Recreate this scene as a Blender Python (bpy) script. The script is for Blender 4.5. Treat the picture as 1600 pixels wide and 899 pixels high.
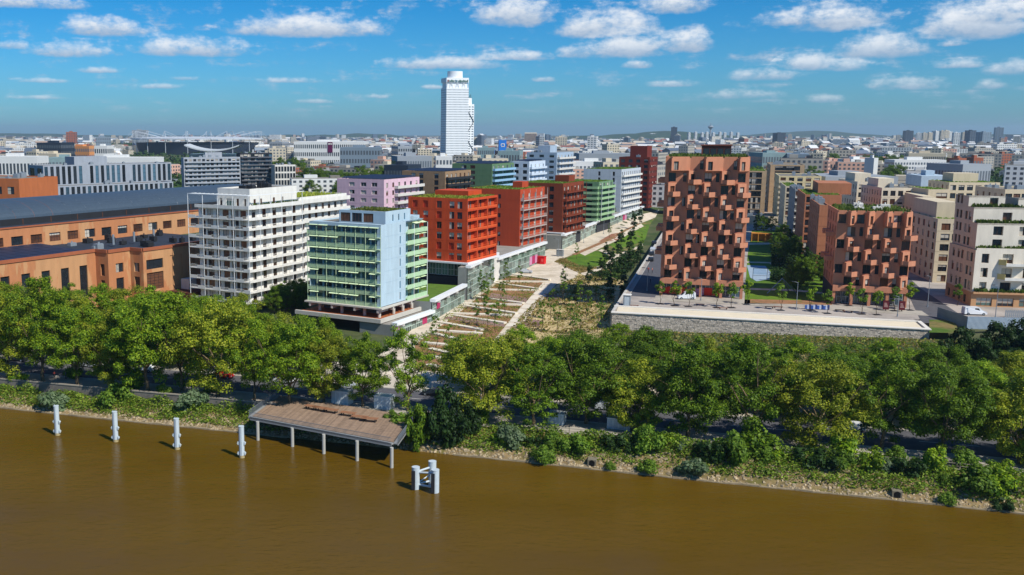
import bpy, math, random
from mathutils import Vector
R = math.radians
rnd = random.Random(7)
# ------------------------------------------------------------------ camera
FOC, CXP, CYP, HC = 1500.0, 600.0, 449.5, 50.0
TH = math.atan((CYP - 208) / FOC); CT, ST = math.cos(TH), math.sin(TH)
scene = bpy.context.scene
for o in list(bpy.data.objects): bpy.data.objects.remove(o)
cam_d = bpy.data.cameras.new('camera'); cam = bpy.data.objects.new('camera', cam_d)
scene.collection.objects.link(cam); scene.camera = cam
cam.location = (0, 0, HC); cam.rotation_euler = (R(90) - TH, 0, 0)
cam_d.sensor_width = 36; cam_d.lens = 36 * FOC / 1600; cam_d.shift_x = 0.125
cam_d.clip_start = 1; cam_d.clip_end = 40000
scene.render.resolution_x = 1024; scene.render.resolution_y = 575
scene.view_settings.view_transform = 'Standard'; scene.view_settings.look = 'None'
scene.view_settings.gamma = 1; scene.view_settings.use_curve_mapping = False
scene.view_settings.exposure = 0.12
SUN_AZ, SUN_EL = 136.0, 46.0           # compass degrees (clockwise from +Y), elevation
# ------------------------------------------------------------------ sun
sd = bpy.data.lights.new('sun', 'SUN'); so = bpy.data.objects.new('sun', sd); scene.collection.objects.link(so)
sd.energy = 5.0; sd.angle = R(0.5); sd.color = (1, .945, .86)
sv = Vector((math.sin(R(SUN_AZ)) * math.cos(R(SUN_EL)), math.cos(R(SUN_AZ)) * math.cos(R(SUN_EL)), math.sin(R(SUN_EL))))
so.rotation_euler = sv.to_track_quat('Z', 'Y').to_euler(); so.location = sv * 300
# ------------------------------------------------------------------ pixel helpers (lines of sight -> places in the world)
def ray(px, py):
    a = (px - CXP) / FOC; b = (CYP - py) / FOC
    return (a, CT + b * ST, -ST + b * CT)
def at(px, py, Y):
    r = ray(px, py); k = Y / r[1]; return (r[0] * k, Y, HC + r[2] * k)
def gp(px, py, z=0.0):
    r = ray(px, py); k = (z - HC) / r[2]; return (r[0] * k, r[1] * k, z)
def reach(x, y, z, ang, px):
    dx, dy = math.cos(ang), math.sin(ang); a = (px - CXP) / FOC
    return (a * (y * CT + (HC - z) * ST) - x) / (dx - a * dy * CT)
def zat(y, py):
    yc = (CYP - py) / FOC; return HC - y * (ST - yc * CT) / (CT + yc * ST)
# ------------------------------------------------------------------ terrain shape
BA = R(17.7); BS = (math.cos(BA), -math.sin(BA)); BT = (math.sin(BA), math.cos(BA)); B0 = (-77.7, 188.0)
def st(x, y): return ((x - B0[0]) * BS[0] + (y - B0[1]) * BS[1], (x - B0[0]) * BT[0] + (y - B0[1]) * BT[1])
def xy(s, t): return (B0[0] + s * BS[0] + t * BT[0], B0[1] + s * BS[1] + t * BT[1])
ZQ = -1.6
def tw(s): return 6.2 + .006 * max(-60, min(330, s))
def g(y): return max(0.0, min(6.0, (y - 240) * .0178))
def smooth(a, b, v):
    v = max(0, min(1, (v - a) / (b - a))); return v * v * (3 - 2 * v)
def wob(x, y): return math.sin(x * .7 + 1.3 * math.sin(y * .43)) * math.cos(y * .61 + .9 * math.sin(x * .37))
PA = R(19.4); P0 = (56.3, 232.8)
def side(x, y): # metres to the right of the plaza's left edge
    return (x - P0[0]) * math.cos(PA) - (y - P0[1]) * math.sin(PA)
def hgt(x, y):
    s, t = st(x, y); w = tw(s)
    if t < 0: return max(-9, -5 + t * .45)
    if t < w:
        f = t / w; return -5 + (3.2 - 1.3 * (1 - smooth(58, 64, s))) * f ** .85 + .28 * wob(x * 1.6, y * 1.6) * math.sin(math.pi * f)
    z = g(y) + ZQ * (1 - smooth(21, 38, t - w))
    if s > 98: # grassy slope below the stone wall
        z += (1.9 + 2.4 * max(0, min(1, (s - 112) / 74)) - z) * smooth(34, 76, t) * smooth(98, 113, s)
    if s > 185: z += (5.6 - z) * smooth(58, 80, t) * smooth(192, 206, s)
    return z
def gs(px, py, dz=0.0):
    z = 0
    for i in range(12):
        x, y, _ = gp(px, py, z); z = z * .4 + .6 * (hgt(x, y) if st(x, y)[1] > 12 else z)
    return gp(px, py, z)[:2] + (z + dz,)
# ------------------------------------------------------------------ materials
def lin(c): return c / 12.92 if c <= .04045 else ((c + .055) / 1.055) ** 2.4
def H(s, k=1.0):
    s = s.lstrip('#'); return tuple(lin(int(s[i:i + 2], 16) / 255) * k for i in (0, 2, 4)) + (1,)
MATS = {}
def nodes(name):
    m = bpy.data.materials.new(name); m.use_nodes = True; nt = m.node_tree
    return m, nt, nt.nodes['Principled BSDF']
def mat(name, col, rough=.85, var=.12, scale=.25, bump=0.0, bscale=4.0, spec=.25, metal=0.0, rand=0.0, island=0.0, stretch=(1, 1, 1), col2=None, c2s=.08, c2lo=.45, c2hi=.6):
    if name in MATS: return MATS[name]
    if name.endswith(('panel', 'render', 'brick', 'cladding')): stretch = (1, 1, .22); scale = max(scale, .7); var = max(var, .1)
    m, nt, b = nodes(name); N = nt.nodes.new; L = nt.links.new
    b.inputs['Roughness'].default_value = rough; b.inputs['Metallic'].default_value = metal
    b.inputs['Specular IOR Level'].default_value = spec
    tc = N('ShaderNodeTexCoord'); mp = N('ShaderNodeMapping'); mp.inputs['Scale'].default_value = stretch
    L(tc.outputs['Object'], mp.inputs['Vector'])
    no = N('ShaderNodeTexNoise'); no.inputs['Scale'].default_value = scale; no.inputs['Detail'].default_value = 6; no.inputs['Roughness'].default_value = .65
    L(mp.outputs[0], no.inputs['Vector'])
    mr = N('ShaderNodeMapRange'); mr.inputs[1].default_value = .3; mr.inputs[2].default_value = .7
    mr.inputs[3].default_value = 1 - var; mr.inputs[4].default_value = 1 + var
    L(no.outputs[0], mr.inputs[0]); val = mr.outputs[0]
    def mul(a, bb):
        q = N('ShaderNodeMath'); q.operation = 'MULTIPLY'; L(a, q.inputs[0]); L(bb, q.inputs[1]); return q.outputs[0]
    def rng(src, k):
        q = N('ShaderNodeMapRange'); q.inputs[3].default_value = 1 - k; q.inputs[4].default_value = 1 + k; L(src, q.inputs[0]); return q.outputs[0]
    if rand: oi = N('ShaderNodeObjectInfo'); val = mul(val, rng(oi.outputs['Random'], rand))
    if island: ge = N('ShaderNodeNewGeometry'); val = mul(val, rng(ge.outputs['Random Per Island'], island))
    cs = None
    if col2:
        n2 = N('ShaderNodeTexNoise'); n2.inputs['Scale'].default_value = c2s; n2.inputs['Detail'].default_value = 8; n2.inputs['Roughness'].default_value = .7
        L(mp.outputs[0], n2.inputs['Vector'])
        m2 = N('ShaderNodeMapRange'); m2.inputs[1].default_value = c2lo; m2.inputs[2].default_value = c2hi; L(n2.outputs[0], m2.inputs[0])
        mx = N('ShaderNodeMix'); mx.data_type = 'RGBA'; mx.inputs[6].default_value = col; mx.inputs[7].default_value = col2
        L(m2.outputs[0], mx.inputs[0]); cs = mx.outputs[2]
    vm = N('ShaderNodeVectorMath'); vm.operation = 'SCALE'
    if cs: L(cs, vm.inputs[0])
    else: vm.inputs[0].default_value = col[:3]
    L(val, vm.inputs['Scale']); L(vm.outputs[0], b.inputs['Base Color'])
    if bump:
        n3 = N('ShaderNodeTexNoise'); n3.inputs['Scale'].default_value = bscale; n3.inputs['Detail'].default_value = 5
        L(tc.outputs['Object'], n3.inputs['Vector'])
        bp = N('ShaderNodeBump'); bp.inputs['Strength'].default_value = bump; bp.inputs['Distance'].default_value = .1
        L(n3.outputs[0], bp.inputs['Height']); L(bp.outputs[0], b.inputs['Normal'])
    MATS[name] = m; return m
def glass(name, col, rough=.08, rand=.5):
    if name in MATS: return MATS[name]
    m, nt, b = nodes(name); N = nt.nodes.new; L = nt.links.new
    b.inputs['Roughness'].default_value = rough; b.inputs['Specular IOR Level'].default_value = .6; b.inputs['IOR'].default_value = 1.5
    oi = N('ShaderNodeObjectInfo'); mr = N('ShaderNodeMapRange'); mr.inputs[3].default_value = 1 - rand; mr.inputs[4].default_value = 1 + rand
    tc = N('ShaderNodeTexCoord'); no = N('ShaderNodeTexNoise'); no.inputs['Scale'].default_value = .9
    L(tc.outputs['Object'], no.inputs['Vector'])
    ad = N('ShaderNodeMath'); ad.operation = 'ADD'; L(oi.outputs['Random'], ad.inputs[0]); L(no.outputs[0], ad.inputs[1])
    s = N('ShaderNodeMath'); s.operation = 'SUBTRACT'; L(ad.outputs[0], s.inputs[0]); s.inputs[1].default_value = .5
    L(s.outputs[0], mr.inputs[0])
    vm = N('ShaderNodeVectorMath'); vm.operation = 'SCALE'; vm.inputs[0].default_value = col[:3]; L(mr.outputs[0], vm.inputs['Scale'])
    L(vm.outputs[0], b.inputs['Base Color']); MATS[name] = m; return m
def leafmat(name, c1, c2, k=.35, trans=.35):
    if name in MATS: return MATS[name]
    m, nt, b = nodes(name); N = nt.nodes.new; L = nt.links.new
    ge = N('ShaderNodeNewGeometry'); oi = N('ShaderNodeObjectInfo'); mx = N('ShaderNodeMix'); mx.data_type = 'RGBA'
    mx.inputs[6].default_value = c1; mx.inputs[7].default_value = c2; L(ge.outputs['Random Per Island'], mx.inputs[0])
    mr = N('ShaderNodeMapRange'); mr.inputs[3].default_value = 1 - k; mr.inputs[4].default_value = 1 + k; L(oi.outputs['Random'], mr.inputs[0])
    vm = N('ShaderNodeVectorMath'); vm.operation = 'SCALE'; L(mx.outputs[2], vm.inputs[0]); L(mr.outputs[0], vm.inputs['Scale'])
    L(vm.outputs[0], b.inputs['Base Color']); b.inputs['Roughness'].default_value = .55; b.inputs['Specular IOR Level'].default_value = .2
    tr = N('ShaderNodeBsdfTranslucent'); v2 = N('ShaderNodeVectorMath'); v2.operation = 'MULTIPLY'; v2.inputs[1].default_value = (1.3, 1.5, .5)
    L(vm.outputs[0], v2.inputs[0]); L(v2.outputs[0], tr.inputs['Color'])
    ms = N('ShaderNodeMixShader'); ms.inputs[0].default_value = trans; L(b.outputs[0], ms.inputs[1]); L(tr.outputs[0], ms.inputs[2])
    L(ms.outputs[0], nt.nodes['Material Output'].inputs['Surface']); MATS[name] = m; return m
# ------------------------------------------------------------------ mesh builder
class MB:
    def __init__(s): s.v = []; s.f = []; s.m = []
    def quad(s, pts, m=0):
        n = len(s.v); s.v += [tuple(p) for p in pts]; s.f.append(tuple(range(n, n + len(pts)))); s.m.append(m)
    def box(s, x0, x1, y0, y1, z0, z1, m=0, bottom=True):
        n = len(s.v)
        s.v += [(x0, y0, z0), (x1, y0, z0), (x1, y1, z0), (x0, y1, z0), (x0, y0, z1), (x1, y0, z1), (x1, y1, z1), (x0, y1, z1)]
        fs = [(0, 1, 5, 4), (1, 2, 6, 5), (2, 3, 7, 6), (3, 0, 4, 7), (4, 5, 6, 7)] + ([(3, 2, 1, 0)] if bottom else [])
        for f in fs: s.f.append(tuple(n + i for i in f)); s.m.append(m)
    def obox(s, c, ux, uy, hx, hy, z0, z1, m=0): # oriented box: centre, unit dirs
        s.prism([(c[0] + a * hx * ux[0] + b * hy * uy[0], c[1] + a * hx * ux[1] + b * hy * uy[1]) for a, b in ((-1, -1), (1, -1), (1, 1), (-1, 1))], z0, z1, m)
    def prism(s, poly, z0, z1, m=0, mtop=None, bottom=True):
        ar = sum(poly[i][0] * poly[(i + 1) % len(poly)][1] - poly[(i + 1) % len(poly)][0] * poly[i][1] for i in range(len(poly)))
        if ar < 0: poly = poly[::-1]
        n = len(s.v); k = len(poly)
        za = z0 if isinstance(z0, (list, tuple)) else [z0] * k; zb = z1 if isinstance(z1, (list, tuple)) else [z1] * k
        s.v += [(p[0], p[1], za[i]) for i, p in enumerate(poly)] + [(p[0], p[1], zb[i]) for i, p in enumerate(poly)]
        for i in range(k):
            j = (i + 1) % k; s.f.append((n + i, n + j, n + k + j, n + k + i)); s.m.append(m)
        s.f.append(tuple(n + k + i for i in range(k))); s.m.append(m if mtop is None else mtop)
        if bottom: s.f.append(tuple(n + i for i in range(k))[::-1]); s.m.append(m)
    def tube(s, p, q, r0, r1=None, n=8, m=0, caps=True):
        r1 = r0 if r1 is None else r1; p = Vector(p); q = Vector(q); d = (q - p)
        if d.length < 1e-6: return
        d.normalize(); a = d.orthogonal().normalized(); b = d.cross(a); k = len(s.v)
        for c, r in ((p, r0), (q, r1)):
            for i in range(n):
                t = 2 * math.pi * i / n; w = c + a * (r * math.cos(t)) + b * (r * math.sin(t)); s.v.append(tuple(w))
        for i in range(n): j = (i + 1) % n; s.f.append((k + i, k + j, k + n + j, k + n + i)); s.m.append(m)
        if caps:
            s.f.append(tuple(k + i for i in range(n))[::-1]); s.m.append(m); s.f.append(tuple(k + n + i for i in range(n))); s.m.append(m)
    def mesh(s, name, mats, smooth=False):
        me = bpy.data.meshes.new(name); me.from_pydata(s.v, [], s.f)
        for x in (mats if isinstance(mats, (list, tuple)) else [mats]): me.materials.append(x)
        me.polygons.foreach_set('material_index', s.m)
        if smooth: me.polygons.foreach_set('use_smooth', [True] * len(s.f))
        me.update(); return me
    def build(s, name, mats, parent=None, loc=None, rot=0, kind=None, smooth=False):
        return link(name, s.mesh(name, mats, smooth), parent, loc, rot, kind)
COL = scene.collection
def link(name, me, parent=None, loc=None, rot=0, kind=None):
    o = bpy.data.objects.new(name, me); COL.objects.link(o)
    if parent is not None: o.parent = parent
    if loc is not None: o.location = loc
    if rot: o.rotation_euler = (0, 0, rot)
    if kind: o['kind'] = kind
    return o
def tag(o, label, cat, group=None):
    o['label'] = label; o['category'] = cat
    if group: o['group'] = group
    return o
def thing(name, label, cat, loc=(0, 0, 0), rot=0, group=None):
    o = bpy.data.objects.new(name, None); COL.objects.link(o); o.location = loc; o.rotation_euler = (0, 0, rot); o.empty_display_size = .5
    return tag(o, label, cat, group)
def copy_tree(o, parent=None):
    c = o.copy(); COL.objects.link(c)
    if parent is not None: c.parent = parent
    for ch in list(o.children): copy_tree(ch, c)
    return c
ORD = ['first', 'second', 'third', 'fourth', 'fifth', 'sixth', 'seventh', 'eighth', 'ninth', 'tenth', 'eleventh', 'twelfth', 'thirteenth', 'fourteenth', 'fifteenth', 'sixteenth', 'seventeenth', 'eighteenth', 'nineteenth', 'twentieth', 'twenty-first', 'twenty-second', 'twenty-third', 'twenty-fourth', 'twenty-fifth', 'twenty-sixth', 'twenty-seventh', 'twenty-eighth', 'twenty-ninth', 'thirtieth', 'thirty-first', 'thirty-second', 'thirty-third', 'thirty-fourth', 'thirty-fifth', 'thirty-sixth', 'thirty-seventh', 'thirty-eighth', 'thirty-ninth', 'fortieth']
# ------------------------------------------------------------------ palette
GD = glass('glass_dark', (.018, .024, .03, 1)); GB = glass('glass_blue', (.05, .10, .14, 1)); GC = glass('glass_curtain', (.30, .28, .25, 1), .2, .4)
GG = glass('glass_green', (.10, .17, .15, 1), .06, .35); GW = glass('glass_warm', (.10, .045, .025, 1), .15, .5)
WHITE = mat('white_render', H('#d6d4cc'), var=.05, scale=.4); OFFW = mat('off_white', H('#cfccc4'), var=.07)
CONC = mat('concrete', H('#a9a59c'), var=.12, bump=.1); DARK = mat('dark_metal', H('#2a2c2f'), .5, .15); GREYM = mat('grey_metal', H('#8e979e'), .4, .1, metal=.3)
STEELW = mat('white_steel', H('#dfe3e4'), .45, .04); ROOFG = mat('roof_gravel', H('#77736a'), .95, .22, .6); ROOFD = mat('roof_dark', H('#3a3d42'), .9, .25, .5)
FRAMEB = mat('brown_frame', H('#4a2f24'), .5, .1); FRAMED = mat('dark_frame', H('#26282b'), .5, .1); BLIND = mat('window_blind', H('#b9b3a6'), .9, .15, 2)
FRAMEW = mat('white_frame', H('#d5d6d4'), .5, .05)
SOLAR = mat('solar_panel', H('#1c2b42'), .55, .25, 1.2, spec=.35)
GRASSR = leafmat('roof_grass', H('#b3b04c'), H('#7b8f30'), .2)
SEDUM = mat('sedum_roof', H('#8d8a4c'), .95, .3, .7, bump=.4, col2=H('#5d7030'), c2s=.3)
# ------------------------------------------------------------------ sky with cumulus
w = bpy.data.worlds.new('World'); scene.world = w; w.use_nodes = True; nt = w.node_tree; N = nt.nodes.new; L = nt.links.new
bg = nt.nodes['Background']; sky = N('ShaderNodeTexSky'); sky.sky_type = 'NISHITA'; sky.sun_disc = False
sky.sun_elevation = R(SUN_EL); sky.sun_rotation = R(SUN_AZ); sky.air_density = 1.0; sky.dust_density = .6; sky.ozone_density = 2.2; sky.altitude = 100
def M(op, a, b=None, c=None):
    n = N('ShaderNodeMath'); n.operation = op
    for i, v in enumerate((a, b, c)):
        if v is None: continue
        if isinstance(v, (int, float)): n.inputs[i].default_value = v
        else: L(v, n.inputs[i])
    return n.outputs[0]
tc = N('ShaderNodeTexCoord'); sp = N('ShaderNodeSeparateXYZ'); L(tc.outputs['Generated'], sp.inputs[0])
X, Y, Z = sp.outputs
az = M('ARCTAN2', X, Y); hyp = M('SQRT', M('ADD', M('MULTIPLY', X, X), M('MULTIPLY', Y, Y))); el = M('DIVIDE', Z, M('MAXIMUM', hyp, .02))
cb = N('ShaderNodeCombineXYZ'); L(az, cb.inputs[0]); L(el, cb.inputs[1])
def noise(vec, sc, det=6, ro=.6, stretch=(1, 1, 1), loc=(0, 0, 0)):
    mp = N('ShaderNodeMapping'); mp.inputs['Scale'].default_value = stretch; mp.inputs['Location'].default_value = loc; L(vec, mp.inputs[0])
    n = N('ShaderNodeTexNoise'); n.inputs['Scale'].default_value = sc; n.inputs['Detail'].default_value = det; n.inputs['Roughness'].default_value = ro; L(mp.outputs[0], n.inputs[0]); return n.outputs[0]
puff = noise(cb.outputs[0], 38, 8, .62, (1, 1.7, 1)); fine = noise(cb.outputs[0], 130, 4, .6, (1, 1.6, 1))
wob_n = M('ADD', M('MULTIPLY', M('SUBTRACT', puff, .5), 3.0), M('MULTIPLY', M('SUBTRACT', fine, .5), .95))
# (centre x, base y, half width, height above base) of each cloud seen in the sky, as lines of sight
CL = [(160, 50, 66, 24, 1), (480, 50, 118, 28, 1), (300, 82, 100, 24, .9), (112, 84, 78, 20, .8), (805, 30, 60, 38, 1), (948, 50, 80, 34, 1), (978, 82, 66, 30, 1), (1070, 74, 48, 28, 1),
      (1250, 36, 74, 20, .9), (1300, 38, 90, 40, .8), (1520, 48, 92, 44, 1.1), (1375, 82, 72, 32, 1.05), (1265, 104, 50, 20, .95), (1325, 108, 50, 14, .8), (1190, 122, 66, 16, .8), (1420, 136, 70, 18, .75),
      (690, 104, 110, 16, .85), (800, 92, 70, 12, .85), (40, 8, 110, 20, .7), (1055, 14, 60, 26, .9), (150, 112, 42, 9, .7), (70, 128, 50, 7, .6), (250, 137, 34, 7, .9), (460, 128, 60, 8, .55),
      (1500, 104, 40, 11, .8), (1580, 112, 48, 24, .7), (1490, 70, 30, 10, .6), (1550, 136, 40, 14, .7), (995, 104, 30, 11, .8), (850, 126, 26, 7, .8), (1140, 152, 90, 14, .6), (1285, 158, 38, 12, .8),
      (590, 153, 24, 6, .8), (20, 74, 30, 14, .7), (900, 86, 34, 18, .8), (1050, 134, 50, 9, .7), (290, 124, 30, 6, .6), (490, 160, 44, 6, .6), (680, 138, 22, 6, .8), (60, 154, 60, 6, .5), (1570, 24, 60, 34, 1)]
mx = None; vs = None; ws = None
for cx, cy, hw, hh, kk in CL:
    r0 = ray(cx, cy); a0 = math.atan2(r0[0], r0[1]); e0 = r0[2] / math.hypot(r0[0], r0[1])
    hw2 = hw / FOC * math.cos(a0) ** 2; hh2 = hh / FOC * math.cos(a0)
    u = M('MULTIPLY', M('SUBTRACT', az, a0), 1 / hw2); v = M('MULTIPLY', M('SUBTRACT', el, e0), 1 / hh2)
    vv = M('MAXIMUM', M('MULTIPLY', v, .95), M('MULTIPLY', v, -3.2))
    d = M('SUBTRACT', kk, M('ADD', M('MULTIPLY', u, u), M('MULTIPLY', vv, vv)))
    wt = M('MAXIMUM', M('ADD', d, .7), 0)
    mx = d if mx is None else M('MAXIMUM', mx, d)
    vw = M('MULTIPLY', wt, v); vs = vw if vs is None else M('ADD', vs, vw); ws = wt if ws is None else M('ADD', ws, wt)
vh = M('DIVIDE', vs, M('ADD', ws, .01))
# thin scattered clouds everywhere else, on a flat layer overhead
pl = N('ShaderNodeCombineXYZ'); iz = M('DIVIDE', 1, M('ADD', M('MAXIMUM', Z, 0), .07)); L(M('MULTIPLY', X, iz), pl.inputs[0]); L(M('MULTIPLY', Y, iz), pl.inputs[1])
far = noise(pl.outputs[0], 1.15, 7, .6, loc=(3.1, 1.7, 0))
outside = M('MULTIPLY', M('SUBTRACT', far, .575), 7.0)
lowel = M('LESS_THAN', el, .32); infr = M('MULTIPLY', M('MULTIPLY', M('LESS_THAN', az, .66), M('GREATER_THAN', az, -.5)), lowel)
thin = M('SUBTRACT', M('MULTIPLY', M('SUBTRACT', far, .5), 4.4), .45)
base = M('ADD', M('MULTIPLY', outside, M('SUBTRACT', 1, infr)), M('MULTIPLY', thin, infr))
mass = M('ADD', M('MAXIMUM', M('MAXIMUM', mx, -1.2), base), wob_n)
def mapr(v, a, b, c=0, d=1, kind='SMOOTHSTEP'):
    n = N('ShaderNodeMapRange'); n.interpolation_type = kind; L(v, n.inputs[0])
    for i, q in enumerate((a, b, c, d)): n.inputs[i + 1].default_value = q
    return n.outputs[0]
cov = M('MULTIPLY', mapr(mass, -.35, 1.1), mapr(el, -.002, .035, .0, 1))
cov = M('MULTIPLY', cov, mapr(el, .0, .11, .5, .97))
bright = mapr(M('ADD', M('ADD', vh, M('MULTIPLY', wob_n, .24)), -.12), -.35, .55)
cc = N('ShaderNodeMix'); cc.data_type = 'RGBA'; L(bright, cc.inputs[0]); cc.inputs[6].default_value = (2.9, 3.75, 4.95, 1); cc.inputs[7].default_value = (6.7, 7.0, 7.4, 1)
hs = N('ShaderNodeHueSaturation'); hs.inputs['Saturation'].default_value = 1.22; hs.inputs['Value'].default_value = 1.0; L(sky.outputs[0], hs.inputs['Color'])
tint = N('ShaderNodeMix'); tint.data_type = 'RGBA'; tint.blend_type = 'MULTIPLY'; tint.inputs[0].default_value = 1; L(hs.outputs[0], tint.inputs[6])
L(mapr(el, .0, .16, 0, 1, 'LINEAR'), (tg := N('ShaderNodeMix')).inputs[0]); tg.data_type = 'RGBA'
tg.inputs[6].default_value = (.27, .58, .95, 1); tg.inputs[7].default_value = (.03, .47, .80, 1); L(tg.outputs[2], tint.inputs[7])
fm = N('ShaderNodeMix'); fm.data_type = 'RGBA'; L(cov, fm.inputs[0]); L(tint.outputs[2], fm.inputs[6]); L(cc.outputs[2], fm.inputs[7])
L(fm.outputs[2], bg.inputs['Color']); bg.inputs['Strength'].default_value = .12
# ------------------------------------------------------------------ ground sheet
def samples(lst):
    out = []
    for a, b, n in lst: out += [a + (b - a) * i / n for i in range(n)]
    return out + [lst[-1][1]]
S = samples([(-9000, -400, 12), (-400, -60, 12), (-60, 260, 190), (260, 600, 16), (600, 14000, 14)])
Tn = samples([(-400, -6, 4), (-6, 0, 4), (0, 1, 22), ])
T2 = samples([(0, 60, 30), (60, 110, 20), (110, 500, 30), (500, 3000, 10), (3000, 16000, 8)])
mb = MB(); nv = 0; rows = []
for t in Tn[:-1] + ['w']:
    rows.append([(s, (t * tw(s) if t > 0 else t) if t != 'w' else tw(s) - .02) for s in S])
for t in T2: rows.append([(s, tw(s) + t) for s in S])
for r_ in rows:
    for s, t in r_:
        x, y = xy(s, t); mb.v.append((x, y, hgt(x, y) if t < 600 else 6.0))
ns = len(S)
for j in range(len(rows) - 1):
    for i in range(ns - 1):
        a = j * ns + i; mb.f.append((a, a + 1, a + ns + 1, a + ns)); 
        s, t = rows[j][i]; mb.m.append(0 if t < tw(s) - .1 else 1)
BANK = mat('bank_earth', H('#84704e'), .95, .35, .9, bump=.5, bscale=2.5, col2=H('#5f5a2c'), c2s=.35, c2lo=.46, c2hi=.62)
GROUND = mat('ground_soil', H('#5f6340', .8), .95, .25, .15, bump=.3, bscale=1.5, col2=H('#3e5222', .8), c2s=.03)
gr = mb.build('ground', [BANK, GROUND], kind='structure', smooth=True)
# ------------------------------------------------------------------ river
m, nt2, b = nodes('river_water'); N2 = nt2.nodes.new; L2 = nt2.links.new
b.inputs['Roughness'].default_value = .13; b.inputs['IOR'].default_value = 1.33; b.inputs['Specular IOR Level'].default_value = .24
tc2 = N2('ShaderNodeTexCoord')
def wn(sc, st_, det=4, rot=0):
    mp = N2('ShaderNodeMapping'); mp.inputs['Scale'].default_value = st_; mp.inputs['Rotation'].default_value = (0, 0, rot); L2(tc2.outputs['Object'], mp.inputs[0])
    n = N2('ShaderNodeTexNoise'); n.inputs['Scale'].default_value = sc; n.inputs['Detail'].default_value = det; n.inputs['Roughness'].default_value = .6; L2(mp.outputs[0], n.inputs[0]); return n.outputs[0]
a1 = wn(.9, (.55, 1.3, 1), 5, .35); a2 = wn(.12, (1, 1.4, 1), 3, .2); a3 = wn(.025, (1, 2.5, 1), 4, .3)
ad = N2('ShaderNodeMath'); ad.operation = 'MULTIPLY_ADD'; L2(a2, ad.inputs[0]); ad.inputs[1].default_value = 1.5; L2(a1, ad.inputs[2])
amp = N2('ShaderNodeMapRange'); L2(a3, amp.inputs[0]); amp.inputs[1].default_value = .35; amp.inputs[2].default_value = .65; amp.inputs[3].default_value = .22; amp.inputs[4].default_value = .6
bp = N2('ShaderNodeBump'); bp.inputs['Distance'].default_value = .35; L2(amp.outputs[0], bp.inputs['Strength']); L2(ad.outputs[0], bp.inputs['Height']); L2(bp.outputs[0], b.inputs['Normal'])
cr = N2('ShaderNodeMix'); cr.data_type = 'RGBA'; L2(a3, cr.inputs[0]); cr.inputs[6].default_value = H('#503c0a'); cr.inputs[7].default_value = H('#634b11'); L2(cr.outputs[2], b.inputs['Base Color'])
mb = MB(); q = [xy(-9000, 1.2), xy(-9000, -500), xy(14000, -500), xy(14000, 1.2)]
mb.quad([(p[0], p[1], -5) for p in q]); mb.build('river', m, kind='structure')
mb = MB()
for i in range(150):
    a, c = -80 + i * 2.6, -80 + i * 2.6 + 2.6; q = lambda s_, t_: xy(s_, t_ + .12 * math.sin(s_ * .9) + .1 * math.sin(s_ * 2.3))
    if 62 < a < 92: continue
    mb.prism([q(a, -.25), q(c, -.25), q(c, .35), q(a, .35)], -5.4, -4.8 + .07 * math.sin(a * 1.7))
mb.build('waterline_kerb', mat('waterline_stone', H('#8d7f66'), .95, .25, 1.2, bump=.5), kind='structure')
# ------------------------------------------------------------------ building kit
WCACHE = {}
def win_mesh(w, h, gl, fr, mull=1, trans=0, name='window', blind=0):
    key = (round(w, 2), round(h, 2), gl.name, fr.name, mull, trans, blind)
    if key in WCACHE: return WCACHE[key]
    b = MB(); t = .07
    b.quad([(0, 0, 0), (w, 0, 0), (w, 0, h), (0, 0, h)], 0)
    for x in [0, w - t] + [w * (i + 1) / (mull + 1) - t / 2 for i in range(mull)]: b.box(x, x + t, -.05, -.002, 0, h, 1, False)
    for z in [0, h - t] + [h * (i + 1) / (trans + 1) - t / 2 for i in range(trans)]: b.box(t, w - t, -.045, -.002, z, z + t, 1, False)
    if blind: hb = h * (0, .3, .62, 1)[blind]; x1b = w if blind < 3 else w * .5; b.quad([(.02, -.012, h - hb), (x1b - .02, -.012, h - hb), (x1b - .02, -.012, h), (.02, -.012, h)], 2)
    me = b.mesh(name, [gl, fr, BLIND]); WCACHE[key] = me; return me
def frame(side, x0, x1, y0, y1):
    return {'F': (x0, y0, 0, x1 - x0), 'R': (x1, y0, 90, y1 - y0), 'B': (x1, y1, 180, x1 - x0), 'L': (x0, y1, -90, y1 - y0)}[side]
def fmap(fr, u, d, v):
    r = R(fr[2]); c, s = math.cos(r), math.sin(r); return (fr[0] + u * c - d * s, fr[1] + u * s + d * c, v)
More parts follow.
